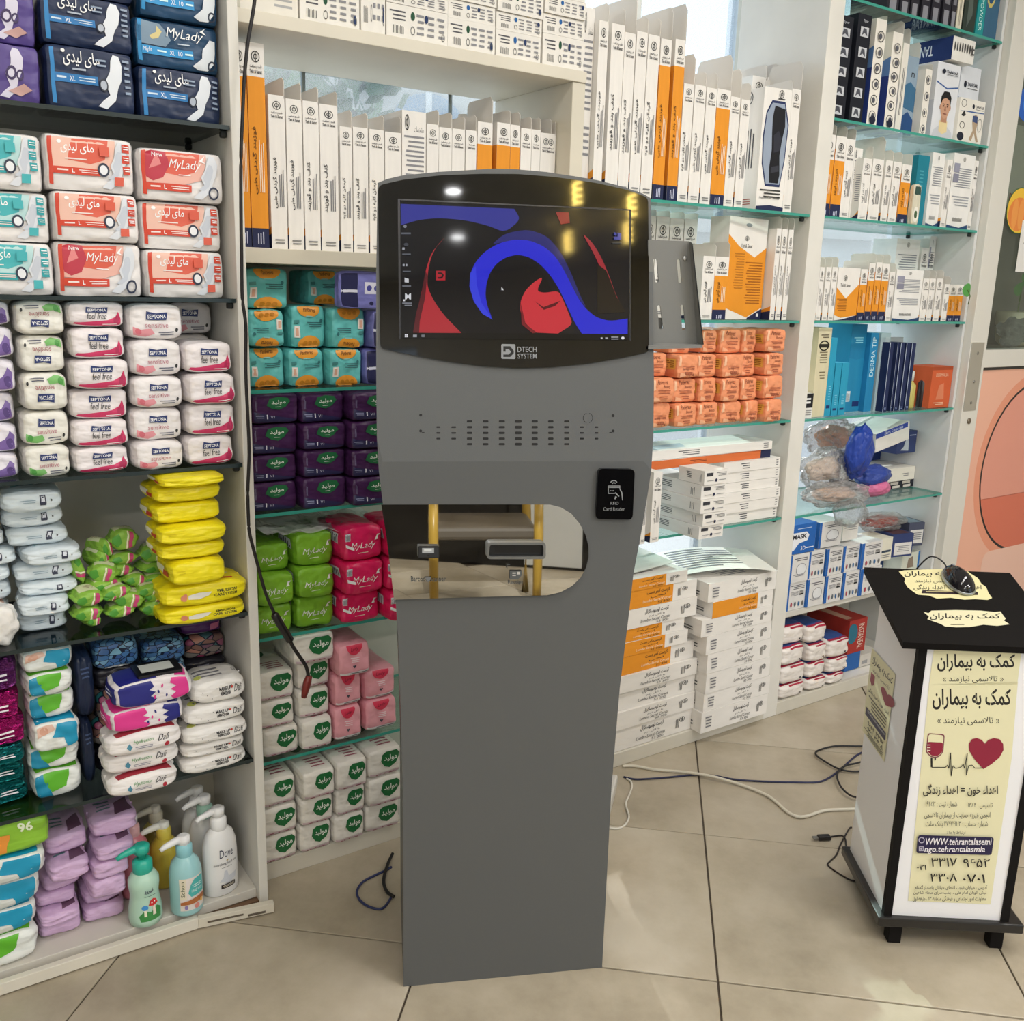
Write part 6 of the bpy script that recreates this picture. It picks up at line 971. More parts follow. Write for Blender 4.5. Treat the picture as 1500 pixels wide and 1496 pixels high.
def kart(m, els, off, conv, kind):
    """flat artwork on the kiosk front; coordinates in a zoomed photograph's own pixels"""
    rnd = random.Random(2)
    for k, el in enumerate(els):
        for typ, pts, fs, c in art_polys(el, rnd):
            P = [KP(*conv(a, b), off+.00015*k) for a, b in pts]
            if typ == 'poly': fs = geometry.tessellate_polygon([[Vector((p.x, p.z, 0)) for p in P]])
            n = len(m.v); m.v += [tuple(p) for p in P]
            for f in fs: m.face([n+i for i in f], M(c, kind))
c3 = lambda a, b: (540+a/3, 230+b/3); c6 = lambda a, b: (540+a/3.5714, 560+b/3.5714)
def rounded(pts, r=10, n=4):
    out = []; N = len(pts)
    for i in range(N):
        p = Vector(pts[i]); a = (Vector(pts[i-1])-p); b = (Vector(pts[(i+1) % N])-p); a = p+a.normalized()*min(r, a.length*.45); b = p+b.normalized()*min(r, b.length*.45)
        for k in range(n+1): t = k/n; out.append(tuple(a*(1-t)**2+p*2*t*(1-t)+b*t*t))
    return out
bez = rounded([(42, 125), (150, 100), (320, 80), (500, 74), (660, 75), (820, 88), (1000, 114), (1130, 143), (1228, 178), (1232, 500), (1232, 858), (1110, 884), (960, 909), (800, 925), (650, 929), (500, 920), (330, 897), (170, 866), (52, 840), (46, 500)], 22, 3)
bezel = kplate('bezel', [c3(a, b) for a, b in bez], .004, .004, M('#050506', 'gloss'))
bezel['label'] = 'black glass bezel with arched top and bottom edges'
fr = MB(); kart(fr, [('p', [(128, 183), (1153, 230), (1153, 810), (134, 800)], '#101013')], .0045, c3, 'gloss')
kart(fr, [('p', [(128, 183), (1153, 230), (1150, 236), (138, 190)], '#2a2a30'), ('p', [(128, 183), (138, 190), (142, 797), (134, 803)], '#222228'), ('p', [(1146, 236), (1153, 230), (1153, 810), (1146, 805)], '#222228')], .0047, c3, 'plastic'); fr.build('screen_frame', kiosk)
T_ = lambda s, x0, y0, x1, y1, c, **o: ('t', s, x0, y1, x1, y0, c, o)      # y runs down in these artworks
def chai(P, keep=()):
    out = []
    for i in range(len(P)):
        e = lambda q: q[0] <= 150 or q[0] >= 1125 or q[1] >= 768 or q[1] < 245
        a, b = Vector(P[i]), Vector(P[(i+1) % len(P)])
        if e(a): out.append(tuple(a)); a = a*.999+b*.001
        out += [tuple(a*.8+b*.2), tuple(a*.2+b*.8)]
    return out
swirl_o = [(545, 715), (500, 690), (462, 635), (443, 570), (447, 510), (470, 460), (515, 412), (575, 378), (640, 363), (705, 366), (765, 390), (815, 430), (850, 482), (885, 550), (920, 620), (955, 668), (1000, 705), (1060, 722), (1138, 710), (1138, 781), (940, 781), (905, 728), (872, 655), (838, 582), (800, 522), (755, 472), (705, 440), (655, 429), (605, 440), (562, 468), (532, 510), (517, 560), (513, 610), (523, 660)]
wall = [('p', [(140, 200), (1145, 238), (1140, 805), (142, 797)], '#1b1b21'), ('p', [(142, 240), (310, 262), (470, 285), (600, 330), (700, 420), (780, 530), (850, 700), (860, 778), (142, 775)], '#16161b'), ('p', [(140, 206), (640, 228), (668, 275), (600, 332), (520, 300), (420, 277), (310, 268), (220, 276), (142, 300)], '#383c96'),
    ('p', [(340, 348), (300, 390), (272, 445), (258, 520), (258, 570), (285, 630), (330, 695), (408, 774), (195, 772), (208, 690), (232, 600), (250, 500), (276, 420)], '#b3303a'), ('p', [(195, 772), (208, 690), (232, 600), (250, 500), (258, 520), (248, 620), (225, 720), (222, 772)], '#5c2028'),
    ('p', [(540, 385), (600, 335), (700, 318), (780, 345), (840, 410), (890, 510), (930, 610), (960, 668), (920, 620), (885, 550), (850, 482), (815, 430), (765, 390), (705, 366), (640, 363), (575, 378)], '#2c2e74'), ('p', swirl_o, '#2b2fd6'), ('p', [(545, 715), (500, 690), (462, 635), (443, 570), (447, 510), (470, 480), (475, 560), (495, 640)], '#3a44e0'),
    ('p', [(768, 525), (738, 588), (770, 598), (832, 588), (850, 618), (880, 690), (897, 735), (832, 776), (740, 772), (690, 735), (666, 680), (668, 630), (690, 585), (728, 548)], '#cf3540'), ('p', [(728, 632), (768, 660), (842, 632), (820, 655), (770, 672)], '#5c1820'), ('p', [(668, 640), (690, 735), (740, 772), (720, 775), (672, 735)], '#7a2028'),
    ('p', [(822, 242), (880, 244), (884, 290), (845, 296)], '#963039'), ('p', [(935, 330), (985, 378), (1025, 445), (1060, 530), (1090, 615), (1130, 682), (1105, 678), (1065, 605), (1030, 515), (990, 425)], '#a6333d'), ('p', [(1005, 470), (1045, 500), (1090, 615), (1130, 682), (1005, 690)], '#26211e'),
    ('p', [(142, 772), (1140, 778), (1140, 805), (142, 797)], '#0d0d11'),
    ('p', [(297, 500), (337, 500), (337, 542), (297, 542)], '#b02a36'), ('p', [(303, 507), (322, 507), (332, 520), (322, 535), (303, 535), (303, 528), (318, 528), (324, 521), (318, 514), (303, 514)], '#1b1b21'),
    ('e', 160, 305, 7, 7, '#7d808a'), ('r', 143, 332, 185, 340, '#5c5f68'), ('e', 165, 385, 10, 8, '#44474f'), ('r', 148, 398, 158, 408, '#a0a3ac'), ('r', 148, 424, 185, 431, '#5c5f68'), ('r', 150, 470, 158, 480, '#a0a3ac'), ('r', 163, 470, 170, 480, '#a0a3ac'), ('r', 150, 500, 185, 506, '#5c5f68'), ('p', [(158, 530), (168, 534), (176, 536), (176, 552), (158, 550)], '#c8cad0'), ('r', 148, 564, 186, 570, '#6c6f78'), T_('M', 160, 600, 186, 626, '#d6d8de', b=.03), ('r', 152, 626, 160, 634, '#d6d8de'), ('r', 148, 640, 190, 645, '#7c7f88'), ('r', 158, 650, 190, 655, '#7c7f88'),
    ('p', [(1078, 330), (1090, 334), (1090, 346), (1078, 344)], '#3d48a8'), ('p', [(1094, 332), (1110, 336), (1110, 364), (1078, 362), (1078, 350), (1094, 350)], '#3d48a8'), ('r', 1072, 374, 1112, 380, '#44474f'),
    ('r', 159, 779, 165, 785, '#e8e8ee'), ('r', 166, 779, 172, 785, '#e8e8ee'), ('r', 159, 786, 165, 792, '#e8e8ee'), ('r', 166, 786, 172, 792, '#e8e8ee'), ('r', 195, 781, 212, 792, '#9a9ca4'), ('r', 232, 781, 246, 792, '#77797f'), ('r', 1020, 793, 1028, 800, '#c8cad0'), ('r', 1040, 793, 1052, 800, '#a8aab0'), ('r', 1066, 790, 1098, 794, '#a8aab0'), ('r', 1066, 798, 1098, 802, '#a8aab0'), ('e', 1117, 796, 7, 6, '#e8e8ee'), ('p', [(584, 572), (584, 586), (588, 583), (592, 588), (592, 581)], '#f2f2f2')]
wall = [('p', chai(chai(e[1])) if len(e[1]) > 8 else e[1], e[2]) if e[0] == 'p' else e for e in wall]
sc_ = MB(); kart(sc_, wall, .0049, c3, 'emit'); sc_.build('screen', kiosk)['label'] = 'lit screen showing blue and red swirls with desktop icons'
lg_ = MB(); kart(lg_, [('p', rounded([(583, 822), (645, 823), (645, 888), (583, 887)], 6), '#8d9094'), ('p', [(592, 832), (622, 832), (638, 852), (638, 862), (622, 879), (592, 879), (592, 868), (616, 868), (626, 857), (616, 844), (602, 844), (602, 856), (592, 856)], '#0a0a0c'), T_('DTECH', 654, 834, 738, 858, '#8d9094', b=.01), T_('SYSTEM', 655, 864, 739, 886, '#8d9094', b=.01)], .0044, c3, 'ink'); lg_.build('maker_logo', kiosk)
# speaker slots, screws, ring
cols = [(365, 21, 8, 3), (445, 25, 8, 3), (528, 28, 11, 5), (612, 30, 11, 5), (697, 32, 11, 5), (783, 35, 14, 5), (869, 32, 12, 5), (953, 28, 11, 5), (1036, 27, 10, 5), (1115, 22, 8, 3), (1192, 19, 8, 3)]
BKI = M('#08080a', 'ink')
def slot(name, els):
    m = MB(); kart(m, els, .0005, c6, 'ink'); return m.build(name, kiosk)
for x, w_, h_, k in cols:
    for y in ((205, 235, 265, 295, 324) if k == 5 else (235, 265, 295)):
        slot('speaker_slot', [('p', rounded([(x-w_/2, y-h_/2), (x+w_/2, y-h_/2), (x+w_/2, y+h_/2), (x-w_/2, y+h_/2)], h_*.45, 3), '#08080a')])
for x, y in ((272, 172), (272, 255), (1279, 175), (1279, 255)): slot('screw_hole', [('e', x, y, 7.5, 7.5, '#08080a'), ('r', x+(6 if x < 700 else -20), y+6, x+(20 if x < 700 else -6), y+10, '#08080a' if y > 200 else '#0a0a0c')] if y > 200 else [('e', x, y, 7.5, 7.5, '#08080a')])
slot('camera_ring', [('o', 1147, 187, 26, 27, .09, '#17181a'), ('p', [(1140, 156), (1154, 156), (1154, 165), (1140, 165)], '#5a5c5d'), ('p', [(1140, 209), (1154, 209), (1154, 218), (1140, 218)], '#5a5c5d')])
# card reader
rd = kplate('card_reader', [c6(a, b) for a, b in rounded([(1202, 452), (1393, 456), (1381, 720), (1187, 716)], 26, 4)], .009, .009, M('#0a0a0c', 'gloss'), None, M('#141416', 'plastic'))
rt = MB(); LG = '#8a8d90'
kart(rt, [('p', [(a, b) for a, b in ell(1283, 538, 23, 26, 9, math.pi*1.2, math.pi*1.8)]+[(a, b) for a, b in reversed(ell(1283, 538, 18, 21, 9, math.pi*1.2, math.pi*1.8))], LG), ('p', ell(1283, 538, 12, 15, 9, math.pi*1.2, math.pi*1.8)+list(reversed(ell(1283, 538, 8, 10, 9, math.pi*1.2, math.pi*1.8))), LG),
    ('r', 1252, 541, 1316, 545, LG), ('r', 1252, 541, 1256, 584, LG), ('r', 1252, 580, 1290, 584, LG), ('r', 1312, 541, 1316, 560, LG), ('r', 1256, 548, 1312, 553, LG), ('r', 1262, 566, 1270, 570, LG), ('r', 1275, 566, 1284, 570, LG), ('p', [(1292, 575), (1312, 596), (1308, 600), (1288, 580)], LG), ('p', [(1316, 556), (1328, 580), (1330, 618), (1326, 618), (1322, 582), (1313, 562)], LG), ('p', [(1290, 596), (1300, 600), (1290, 614), (1286, 610)], LG),
    T_('RFID', 1266, 626, 1308, 641, LG), T_('Card Reader', 1228, 655, 1340, 673, LG)], .0093, c6, 'ink'); rt.build('reader_print', rd)
# mirror panel with scanner and receipt slot
mp_ = [(66, 641), (400, 640), (800, 640), (950, 641), (1005, 655), (1060, 687), (1105, 742), (1135, 800), (1149, 860), (1148, 915), (1133, 970), (1105, 1020), (1060, 1062), (1000, 1094), (930, 1110), (600, 1118), (132, 1132), (112, 960), (92, 800)]
mir = kplate('mirror_panel', [c6(a, b) for a, b in mp_], .001, .001, M('#c4c2bd', 'mirror'), None, M('#4a4c4e', 'metal')); k_ = len(mp_)
for i in range(k_): mir.data.vertices[i].co.y = -.0075+.04*max(0, mir.data.vertices[i].co.z-.865)
mir['label'] = 'polished mirror panel with a rounded end'
s_ = kplate('barcode_scanner', [c6(a, b) for a, b in rounded([(258, 858), (370, 858), (369, 921), (258, 921)], 8)], .013, .01, M('#1a1b1e', 'plastic'))
q_ = MB(); kart(q_, [('r', 264, 864, 364, 915, '#2b2d31'), ('r', 280, 868, 342, 895, '#a9adb1'), ('e', 312, 907, 8, 4, '#101114'), ('r', 290, 872, 330, 885, '#d5d8da')], .0134, c6, 'plastic'); q_.build('scanner_window', s_)
q_ = kplate('receipt_slot', [c6(a, b) for a, b in rounded([(622, 839), (927, 839), (927, 926), (618, 926)], 22, 5)], .017, .014, M('#8d9093', 'metal'), [[c6(a, b) for a, b in rounded([(634, 852), (914, 852), (914, 912), (630, 912)], 10, 3)]])
m_ = MB(); kart(m_, [('r', 628, 848, 918, 916, '#08080a'), ('r', 650, 892, 895, 900, '#1c1d20'), ('p', [(630, 852), (660, 866), (660, 905), (630, 912)], '#141517')], .0092, c6, 'ink'); m_.build('slot_recess', q_)
pr = MB(); kart(pr, [T_('Barcode Scanner', 222, 1018, 404, 1044, '#55585a'), ('p', [(298, 1020), (326, 1020), (326, 1028), (314, 1046), (308, 1046), (298, 1028)], '#6d7072')], .0085, c6, 'ink'); pr.build('scanner_print', kiosk)
pr = MB(); kart(pr, [T_('Receipt', 730, 1038, 808, 1060, '#55585a'), ('p', rounded([(738, 985), (802, 985), (802, 1010), (782, 1032), (738, 1032)], 6), '#55585a'), ('r', 752, 996, 770, 1002, '#c4c2bd'), ('r', 752, 1008, 770, 1014, '#c4c2bd'), ('r', 776, 992, 792, 1006, '#c4c2bd'), ('r', 722, 952, 740, 957, '#55585a'), ('r', 722, 952, 726, 975, '#55585a')], .0085, c6, 'ink'); pr.build('receipt_print', kiosk)
# payment terminal bracket on the kiosk's side
cb3 = lambda a, b: (940+a/4.157, 280+b/4.157)
br = MB(); GB_ = M('#7b7b78', 'powder')
def BP(a, b, y): return KY(*cb3(a, b), y)
hol = [[(70, 412), (92, 412), (104, 555), (82, 556)], [(213, 417), (233, 415), (243, 558), (224, 560)], [(94, 697), (112, 695), (131, 838), (107, 840)], [(236, 694), (254, 692), (268, 843), (246, 845)]]
yb = .05; outer = [(40, 296), (288, 305), (338, 930), (40, 925)]
loops = [[BP(a, b, yb) for a, b in outer]]+[[BP(a, b, yb) for a, b in rounded(h, 9, 3)] for h in hol]
fl_ = [p for l in loops for p in l]; br.v = [tuple(p) for p in fl_]
for t in geometry.tessellate_polygon([[Vector((p.x, p.z, 0)) for p in l] for l in loops]): br.face(t, GB_)
k = len(fl_); br.v += [(p.x, p.y+.003, p.z) for p in fl_]
for t in geometry.tessellate_polygon([[Vector((p.x, p.z, 0)) for p in l] for l in loops]): br.face([k+i for i in reversed(t)], GB_)
s = 0
for l in loops:
    for i in range(len(l)): j = (i+1) % len(l); br.face((s+i, s+j, k+s+j, k+s+i), GB_)
    s += len(l)
A1, A2, A3, A4 = BP(288, 305, yb), BP(338, 930, yb), BP(372, 936, yb-.028), BP(304, 322, yb-.022)
br.poly([A1, A4, A3, A2], GB_); br.poly([p+Vector((.002, .0, 0)) for p in (A1, A2, A3, A4)], M('#6a6a68', 'powder'))
C1, C2, C3, C4 = BP(40, 925, yb), BP(338, 930, yb), BP(372, 936, yb-.028), BP(40, 944, yb-.03)
br.poly([C1, C2, C3, C4], GB_); dz = Vector((0, 0, -.004)); br.poly([C4, C3, C3+dz*1.5, C4+dz*1.5], GB_); br.poly([p+dz for p in (C4, C3, C2, C1)], GB_)
bro = br.build('terminal_bracket', kiosk); bro['label'] = 'slotted grey metal bracket with folded lips'
sp_ = BP(262, 410, yb); m = MB(); m.lathe([(.0045, 0), (.004, .002), (.002, .003)], M('#d5d6d6', 'metal'), 12); so_ = m.build('screw', bro, (sp_.x, sp_.y-.0005, sp_.z)); so_.rotation_euler = (math.pi/2, 0, 0)
m = MB(); m.box(.44, .06, 1.36, .5, .075, 1.40, GB_); m.build('bracket_arm', kiosk)

# ------------------------------------------------------------------ charity collection stand
DZ = math.radians(-36.4); DA = Vector((1.782, 1.097, 0)); DR = Matrix.Rotation(-DZ, 3, 'Z'); DO = DR @ (EYE-DA)
PW, PD_ = .325, .29
def DP(px, py, axis, val):      # point of the stand's local plane x/y/z = val seen at a pixel
    v = DR @ ray(px, py); i = 'xyz'.index(axis); return DO+v*((val-DO[i])/v[i])
box = empty('collection_stand', DA, DZ, label='black and white charity collection stand with yellowed Persian posters', cat='stand')
BK = M('#161414', 'matte'); WH = M('#f1f1f5', 'plastic')
m = MB(); m.box(0, 0, .055, PW, PD_, .078, M('#232120', 'plastic'), .003); m.build('base_plate', box)
for x, y in ((.035, .02), (PW-.06, .02), (.035, PD_-.05), (PW-.06, PD_-.05)): m = MB(); m.box(x, y, 0, x+.03, y+.03, .055, BK, .002); m.build('foot', box)
by = .014; bl = DP(1294, 1337, 'y', by).x; brt = DP(1477, 1346, 'y', by).x; bd = PD_-.016
fl0 = DP(1323, 941, 'y', -.006); lx = DP(1323, 941, 'y', -.006).x; bk = DP(1266, 831, 'x', lx); zf, zb, yf, ybk = fl0.z, bk.z, -.006, bk.y; lw = DP(1464, 834, 'y', ybk).x
sl = (zb-zf)/(ybk-yf)
print('stand', bl, brt, bd, 'lid', lx, lw, zf, zb, ybk)
lidz = lambda y: zf+sl*(y-yf)
def side(x0, x1, y0, y1, mm, name, z0=.078):
    m = MB(); m.prism([(y0, z0), (y1, z0), (y1, lidz(y1)-.012), (y0, lidz(y0)-.012)], x0, x1, mm, axis='x'); return m.build(name, box)
side(bl+.002, brt-.002, by, bd, WH, 'body')
pxl = DP(1341, 955, 'y', by).x
for x0, x1 in ((bl, bl+.018), (brt-.018, brt)): side(x0, x1, by-.004, by+.012, BK, 'corner_strip')
m = MB(); m.prism([(yf, zf-.014), (ybk, zb-.014), (ybk, zb), (yf, zf)], lx, max(lw, brt+.02), M('#0f0c0b', 'matte'), axis='x'); lid_ = m.build('lid', box)
def dart(m, els, conv, kind='ink', off=0.):
    rnd = random.Random(5)
    for k, el in enumerate(els):
        for typ, pts, fs, c in art_polys(el, rnd):
            P = [conv(a, b, off+.00012*k) for a, b in pts]
            if typ == 'poly': fs = geometry.tessellate_polygon([[Vector((a, -b, 0)) for a, b in pts]])
            n = len(m.v); m.v += [tuple(p) for p in P]
            for f in fs: m.face([n+i for i in f], M(c, kind))
fc = lambda px, py, o: DP(px, py, 'y', by-.0008-o)
PAPER = '#e8e3bd'; K1 = '#1c1a18'; MR = '#8f1838'
m = MB(); dart(m, [('p', [(1368, 951), (1496, 957), (1490, 1003), (1361, 1003)], PAPER), T_('کمک به بیماران', 1373, 958, 1487, 984, K1, b=.022, res=4), T_('« تالاسمی نیازمند »', 1381, 990, 1470, 1001, K1)], fc); m.build('upper_poster', box)
m = MB(); ecg = [(1365, 1124.5), (1385, 1124.5), (1388, 1121), (1390, 1126), (1392.6, 1103), (1393.4, 1137), (1396, 1122), (1400, 1126), (1408, 1124), (1411, 1120), (1413, 1126), (1417, 1104), (1415.5, 1136), (1419, 1122), (1424, 1121), (1428, 1125.5), (1441, 1125.5)]
lines = []
for a, b in zip(ecg, ecg[1:]):
    d = Vector((b[0]-a[0], b[1]-a[1])); nn = Vector((-d.y, d.x)).normalized()*.55; lines.append(('p', [(a[0]+nn.x, a[1]+nn.y), (b[0]+nn.x, b[1]+nn.y), (b[0]-nn.x, b[1]-nn.y), (a[0]-nn.x, a[1]-nn.y)], K1))
heart = [(1440.5, 1127), (1428, 1113), (1420, 1100), (1419.5, 1090), (1424, 1083), (1431, 1081.5), (1438, 1084), (1443, 1090), (1448, 1084), (1456, 1081.5), (1464, 1083), (1469.5, 1090), (1470, 1099), (1464, 1110), (1452, 1120)]
dart(m, [('p', [(1361, 1003), (1491, 999), (1482, 1110), (1451, 1325), (1330, 1320)], PAPER), T_('کمک به بیماران', 1366, 1009, 1481, 1040, K1, b=.022, res=4), T_('« تالاسمی نیازمند »', 1373, 1050, 1464, 1063, K1),
    ('p', rounded([(1359, 1074), (1384, 1076), (1382, 1102), (1375, 1110), (1364, 1110), (1356, 1102)], 4), '#7a3848'), ('p', rounded([(1360.5, 1075.5), (1382.5, 1077.5), (1380.5, 1101.5), (1374.5, 1108.5), (1364.5, 1108.5), (1357.5, 1101)], 4), PAPER), ('p', rounded([(1359, 1087), (1381.5, 1088), (1380.5, 1101), (1374.5, 1107.5), (1364.5, 1107.5), (1358, 1100)], 3), MR), ('r', 1358, 1091, 1363, 1092, '#f0e6d8'), ('r', 1358, 1095, 1363, 1096, '#f0e6d8'), ('r', 1358, 1099, 1363, 1100, '#f0e6d8'), ('r', 1363.5, 1110, 1366, 1124, K1), ('r', 1369, 1110, 1371, 1114, K1), ('p', heart, MR)]+lines+
    [T_('اهداء خون = اهداء زندگی', 1352, 1149, 1462, 1167, K1, b=.012), T_('تاسیس : ۱۳۸۴', 1418, 1176, 1454, 1185, K1), T_('شماره ثبت : ۱۹۴۵۳', 1356, 1174, 1402, 1184, K1), T_('انجمن خیریه حمایت از بیماران تالاسمی', 1354, 1190, 1451, 1200, K1), T_('شماره حساب : ۴۷۶۷۶۱۱۰۳ بانک ملت', 1356, 1203, 1447, 1213, K1), T_('ارتباط با ما :', 1387, 1217, 1414, 1223, K1),
    ('p', rounded([(1345, 1223.5), (1456, 1227), (1452.5, 1253), (1342, 1250)], 4), '#1c1543'), T_('WWW.tehrantalasemi', 1356, 1228, 1453, 1238, '#ece8ee', b=.015, sh=.2), T_('ngo.tehrantalasmia', 1354, 1240, 1443, 1251, '#ece8ee', b=.015, sh=.2), ('o', 1350, 1231, 4.5, 4.5, .3, '#b9b4c8'), ('r', 1346, 1240, 1353, 1247, '#b9b4c8'), ('r', 1347.2, 1241.2, 1351.8, 1245.8, '#1c1543'), ('e', 1349.5, 1243.5, 1.5, 1.5, '#b9b4c8'),
    T_('۳۳۱۷', 1364, 1256, 1402, 1270, K1, b=.012, res=4), T_('۹۶۵۲', 1411, 1258, 1450, 1271, K1, b=.012, res=4), T_('۰۲۱', 1343, 1267, 1357, 1275, K1, b=.02), T_('۳۳۰۸', 1363, 1279, 1402, 1292, K1, b=.012, res=4), T_('۰۷۰۱', 1410, 1281, 1443, 1294, K1, b=.012, res=4),
    T_('آدرس : خیابان نبرد ، انتهای خیابان پاسدار گمنام', 1340, 1297, 1446, 1305, K1, b=.01), T_('نبش اتوبان امام علی ، جنب سرای محله شاهین', 1338, 1305.5, 1445, 1312, K1, b=.01), T_('معاونت امور اجتماعی و فرهنگی منطقه ۱۳ ، طبقه اول', 1337, 1313, 1444, 1321, K1, b=.01)], fc); m.build('front_poster', box)
# side poster: laid out in the side panel's own metres (y into the depth, z up)
xs = bl+.0012; s0 = DP(1312, 988, 'x', xs); s1 = DP(1278, 948, 'x', xs); s2 = DP(1299, 1121, 'x', xs)
sy0, sy1, sz1, sz0 = s0.y, s1.y, s0.z, s2.z
scv = lambda u, v, o: Vector((xs-.0008-o, sy1+(sy0-sy1)*u, sz0+(sz1-sz0)*v))
m = MB(); dart(m, [('r', 0, 0, 1, 1, PAPER), ('t', 'کمک به بیماران', .06, .84, .94, .94, K1, {'b': .03}), ('t', 'تالاسمی نیازمند', .15, .76, .85, .81, K1), ('p', [(.3+.3*(x-1419)/25*.9+.25, .74-(y-1081)/46*.16) for x, y in heart], MR), ('p', [(.1, .74), (.26, .74), (.27, .64), (.18, .6), (.09, .64)], MR), ('t', 'اهداء خون = اهداء زندگی', .06, .5, .94, .56, K1, {'b': .01}), ('l', .12, .33, .9, .48, 4, '#55503c'), ('r', .06, .22, .94, .31, '#1c1543'), ('t', 'WWW.tehrantalasemi', .14, .27, .9, .3, '#ddd'), ('t', '۳۳۱۷ ۹۶۵۲', .2, .15, .9, .2, K1, {'b': .02}), ('t', '۳۳۰۸ ۰۷۰۱', .2, .09, .9, .14, K1, {'b': .02}), ('l', .08, .02, .92, .08, 3, '#333')], scv); m.build('side_poster', box)
def LP(px, py, o=0.):       # point of the sloping lid's upper face
    v = DR @ ray(px, py); t = (zf+o+sl*(DO.y-yf)-DO.z)/(v.z-sl*v.y); return DO+v*t
lc = lambda a, b, o: LP(1220+a/4.986, 800+b/4.986, .0006+o)
m = MB(); dart(m, [('p', [(482, 187), (520, 178), (640, 172), (800, 168), (900, 172), (985, 185), (1005, 200), (1060, 235), (1085, 275), (1120, 300), (1135, 340), (1163, 380), (1130, 394), (1040, 388), (960, 392), (860, 378), (760, 384), (700, 362), (620, 356), (575, 325), (545, 300), (522, 262), (530, 240), (505, 212)], '#ded5a4'), T_('کمک به بیماران', 522, 182, 970, 226, K1, b=.02), T_('تالاسمی نیازمند', 600, 243, 880, 272, K1), T_('اهداء خون = اهداء زندگی', 590, 280, 1085, 325, K1, b=.01), ('p', [(655, 322), (1060, 335), (1058, 358), (648, 345)], '#2a1c22'), ('r', 680, 330, 900, 336, '#b9ad80')], lc); m.build('torn_sticker', lid_)
m = MB(); dart(m, [('p', [(662, 482), (700, 490), (720, 472), (900, 468), (1080, 472), (1180, 482), (1225, 478), (1245, 508), (1262, 530), (1250, 545), (1292, 572), (1200, 584), (1100, 575), (1000, 592), (900, 594), (820, 588), (790, 570), (720, 545), (690, 535), (702, 515)], '#d9d3b0'), T_('کمک به بیماران', 708, 490, 1222, 540, K1, b=.02), ('r', 860, 570, 960, 576, K1)], lc); m.build('torn_sticker', lid_)
# mouse
mc = LP(1402, 855); ms = empty('computer_mouse', DA+Matrix.Rotation(DZ, 3, 'Z') @ mc, DZ+.5, label='black wired mouse with silver rim on the stand lid', cat='mouse'); ms.rotation_euler = (math.atan(sl), 0, DZ+.45); ms.rotation_mode = 'XYZ'
ms.rotation_euler = (Matrix.Rotation(DZ, 3, 'Z') @ Matrix.Rotation(math.atan(sl), 3, 'X') @ Matrix.Rotation(.12, 3, 'Z')).to_euler()
def hump(sx, sy, sz, zc, mm, name, cut=0):
    bm = bmesh.new(); bmesh.ops.create_uvsphere(bm, u_segments=24, v_segments=14, radius=1)
    for v in bm.verts:
        if v.co.z < cut: v.co.z = cut
        v.co.x *= sx*(1-.12*v.co.y); v.co.y *= sy; v.co.z = zc+(v.co.z)*sz*(1-.25*v.co.y)
    m = MB(); m.add_bm(bm, mm, True); return m.build(name, ms)
hump(.032, .056, .018, .004, M('#b4b8bb', 'metal'), 'rim', -.1); hump(.03, .055, .033, .004, M('#17151a', 'gloss'), 'shell', 0)
m = MB(); m.lathe([(.006, -.003), (.007, 0), (.006, .003)], M('#77787c', 'rubber'), 12); o = m.build('wheel', ms, (0, .034, .025)); o.rotation_euler = (0, math.pi/2, 0)
m = MB(); m.tube(smooth_path([(0, .054, .008), (.0, .075, .012), (-.015, .09, .018), (-.03, .1, .006), (-.05, .12, -.06)]), .0018, M('#1d1d20', 'rubber')); m.build('mouse_cord', ms)
# ------------------------------------------------------------------ cables on the floor
def fpath(pts, conv, r, lift=0.): return [tuple(onZ(*conv(p[0], p[1]), r+lift+(p[2] if len(p) > 2 else 0))) for p in pts]
cf = lambda a, b: (860+a/3.3548, 1050+b/3.3548); ck = lambda a, b: (500+a/3.5714, 1150+b/3.5714)
def cable(name, label, pts, conv, r, col, lift=0.0005, kind='rubber', ext=None):
    P = fpath(pts, conv, r, lift)
    if ext: P = P+ext
    m = MB(); m.tube(smooth_path(P, 6), r, M(col, kind)); return m.build(name, None, label=label, cat='cable')
cable('white_cable', 'thick white cable lying across the tiles toward the stand', [(175, 243), (235, 243), (330, 260), (450, 270, .002), (530, 279, .0062), (600, 291, .0068), (650, 303, .0062), (750, 333, .001), (870, 380), (930, 420), (980, 465), (1030, 490), (1080, 489), (1170, 461), (1295, 455), (1390, 450)], cf, .0045, '#d8d2c2', .0008)
cable('white_cable', 'thin white lead looping from the power strip', [(195, 305), (214, 318), (220, 345), (205, 390), (190, 430), (205, 490), (188, 530), (150, 550), (95, 545)], cf, .003, '#d5d0c4')
cable('blue_cable', 'dark blue cable crossing under the white one', [(180, 296), (210, 304), (260, 308), (400, 298), (530, 286), (620, 290), (720, 308), (850, 318), (1000, 322), (1130, 322), (1190, 300), (1250, 255), (1325, 190), (1390, 160)], cf, .003, '#24284a', -.0002)
cable('black_cable', 'black looped cable beside the collection stand', [(1380, 145), (1325, 145), (1220, 145), (1140, 165), (1124, 185), (1165, 218), (1240, 258), (1315, 270), (1370, 262)], cf, .003, '#1a1a1d', .004)
cable('black_cable', 'shorter black cable bending behind the collection stand', [(1380, 215), (1320, 230), (1262, 245), (1228, 285), (1248, 345), (1300, 390), (1370, 400)], cf, .003, '#1a1a1d', .0085)
us = cable('usb_cable', 'black USB lead with a silver plug on the tiles', [(1188, 591), (1215, 588), (1250, 585), (1268, 600), (1275, 640), (1290, 670)], cf, .0022, '#201c1b')
a = onZ(*cf(1168, 592), .008); b = onZ(*cf(1190, 591), .008); ang = math.atan2(b.y-a.y, b.x-a.x)
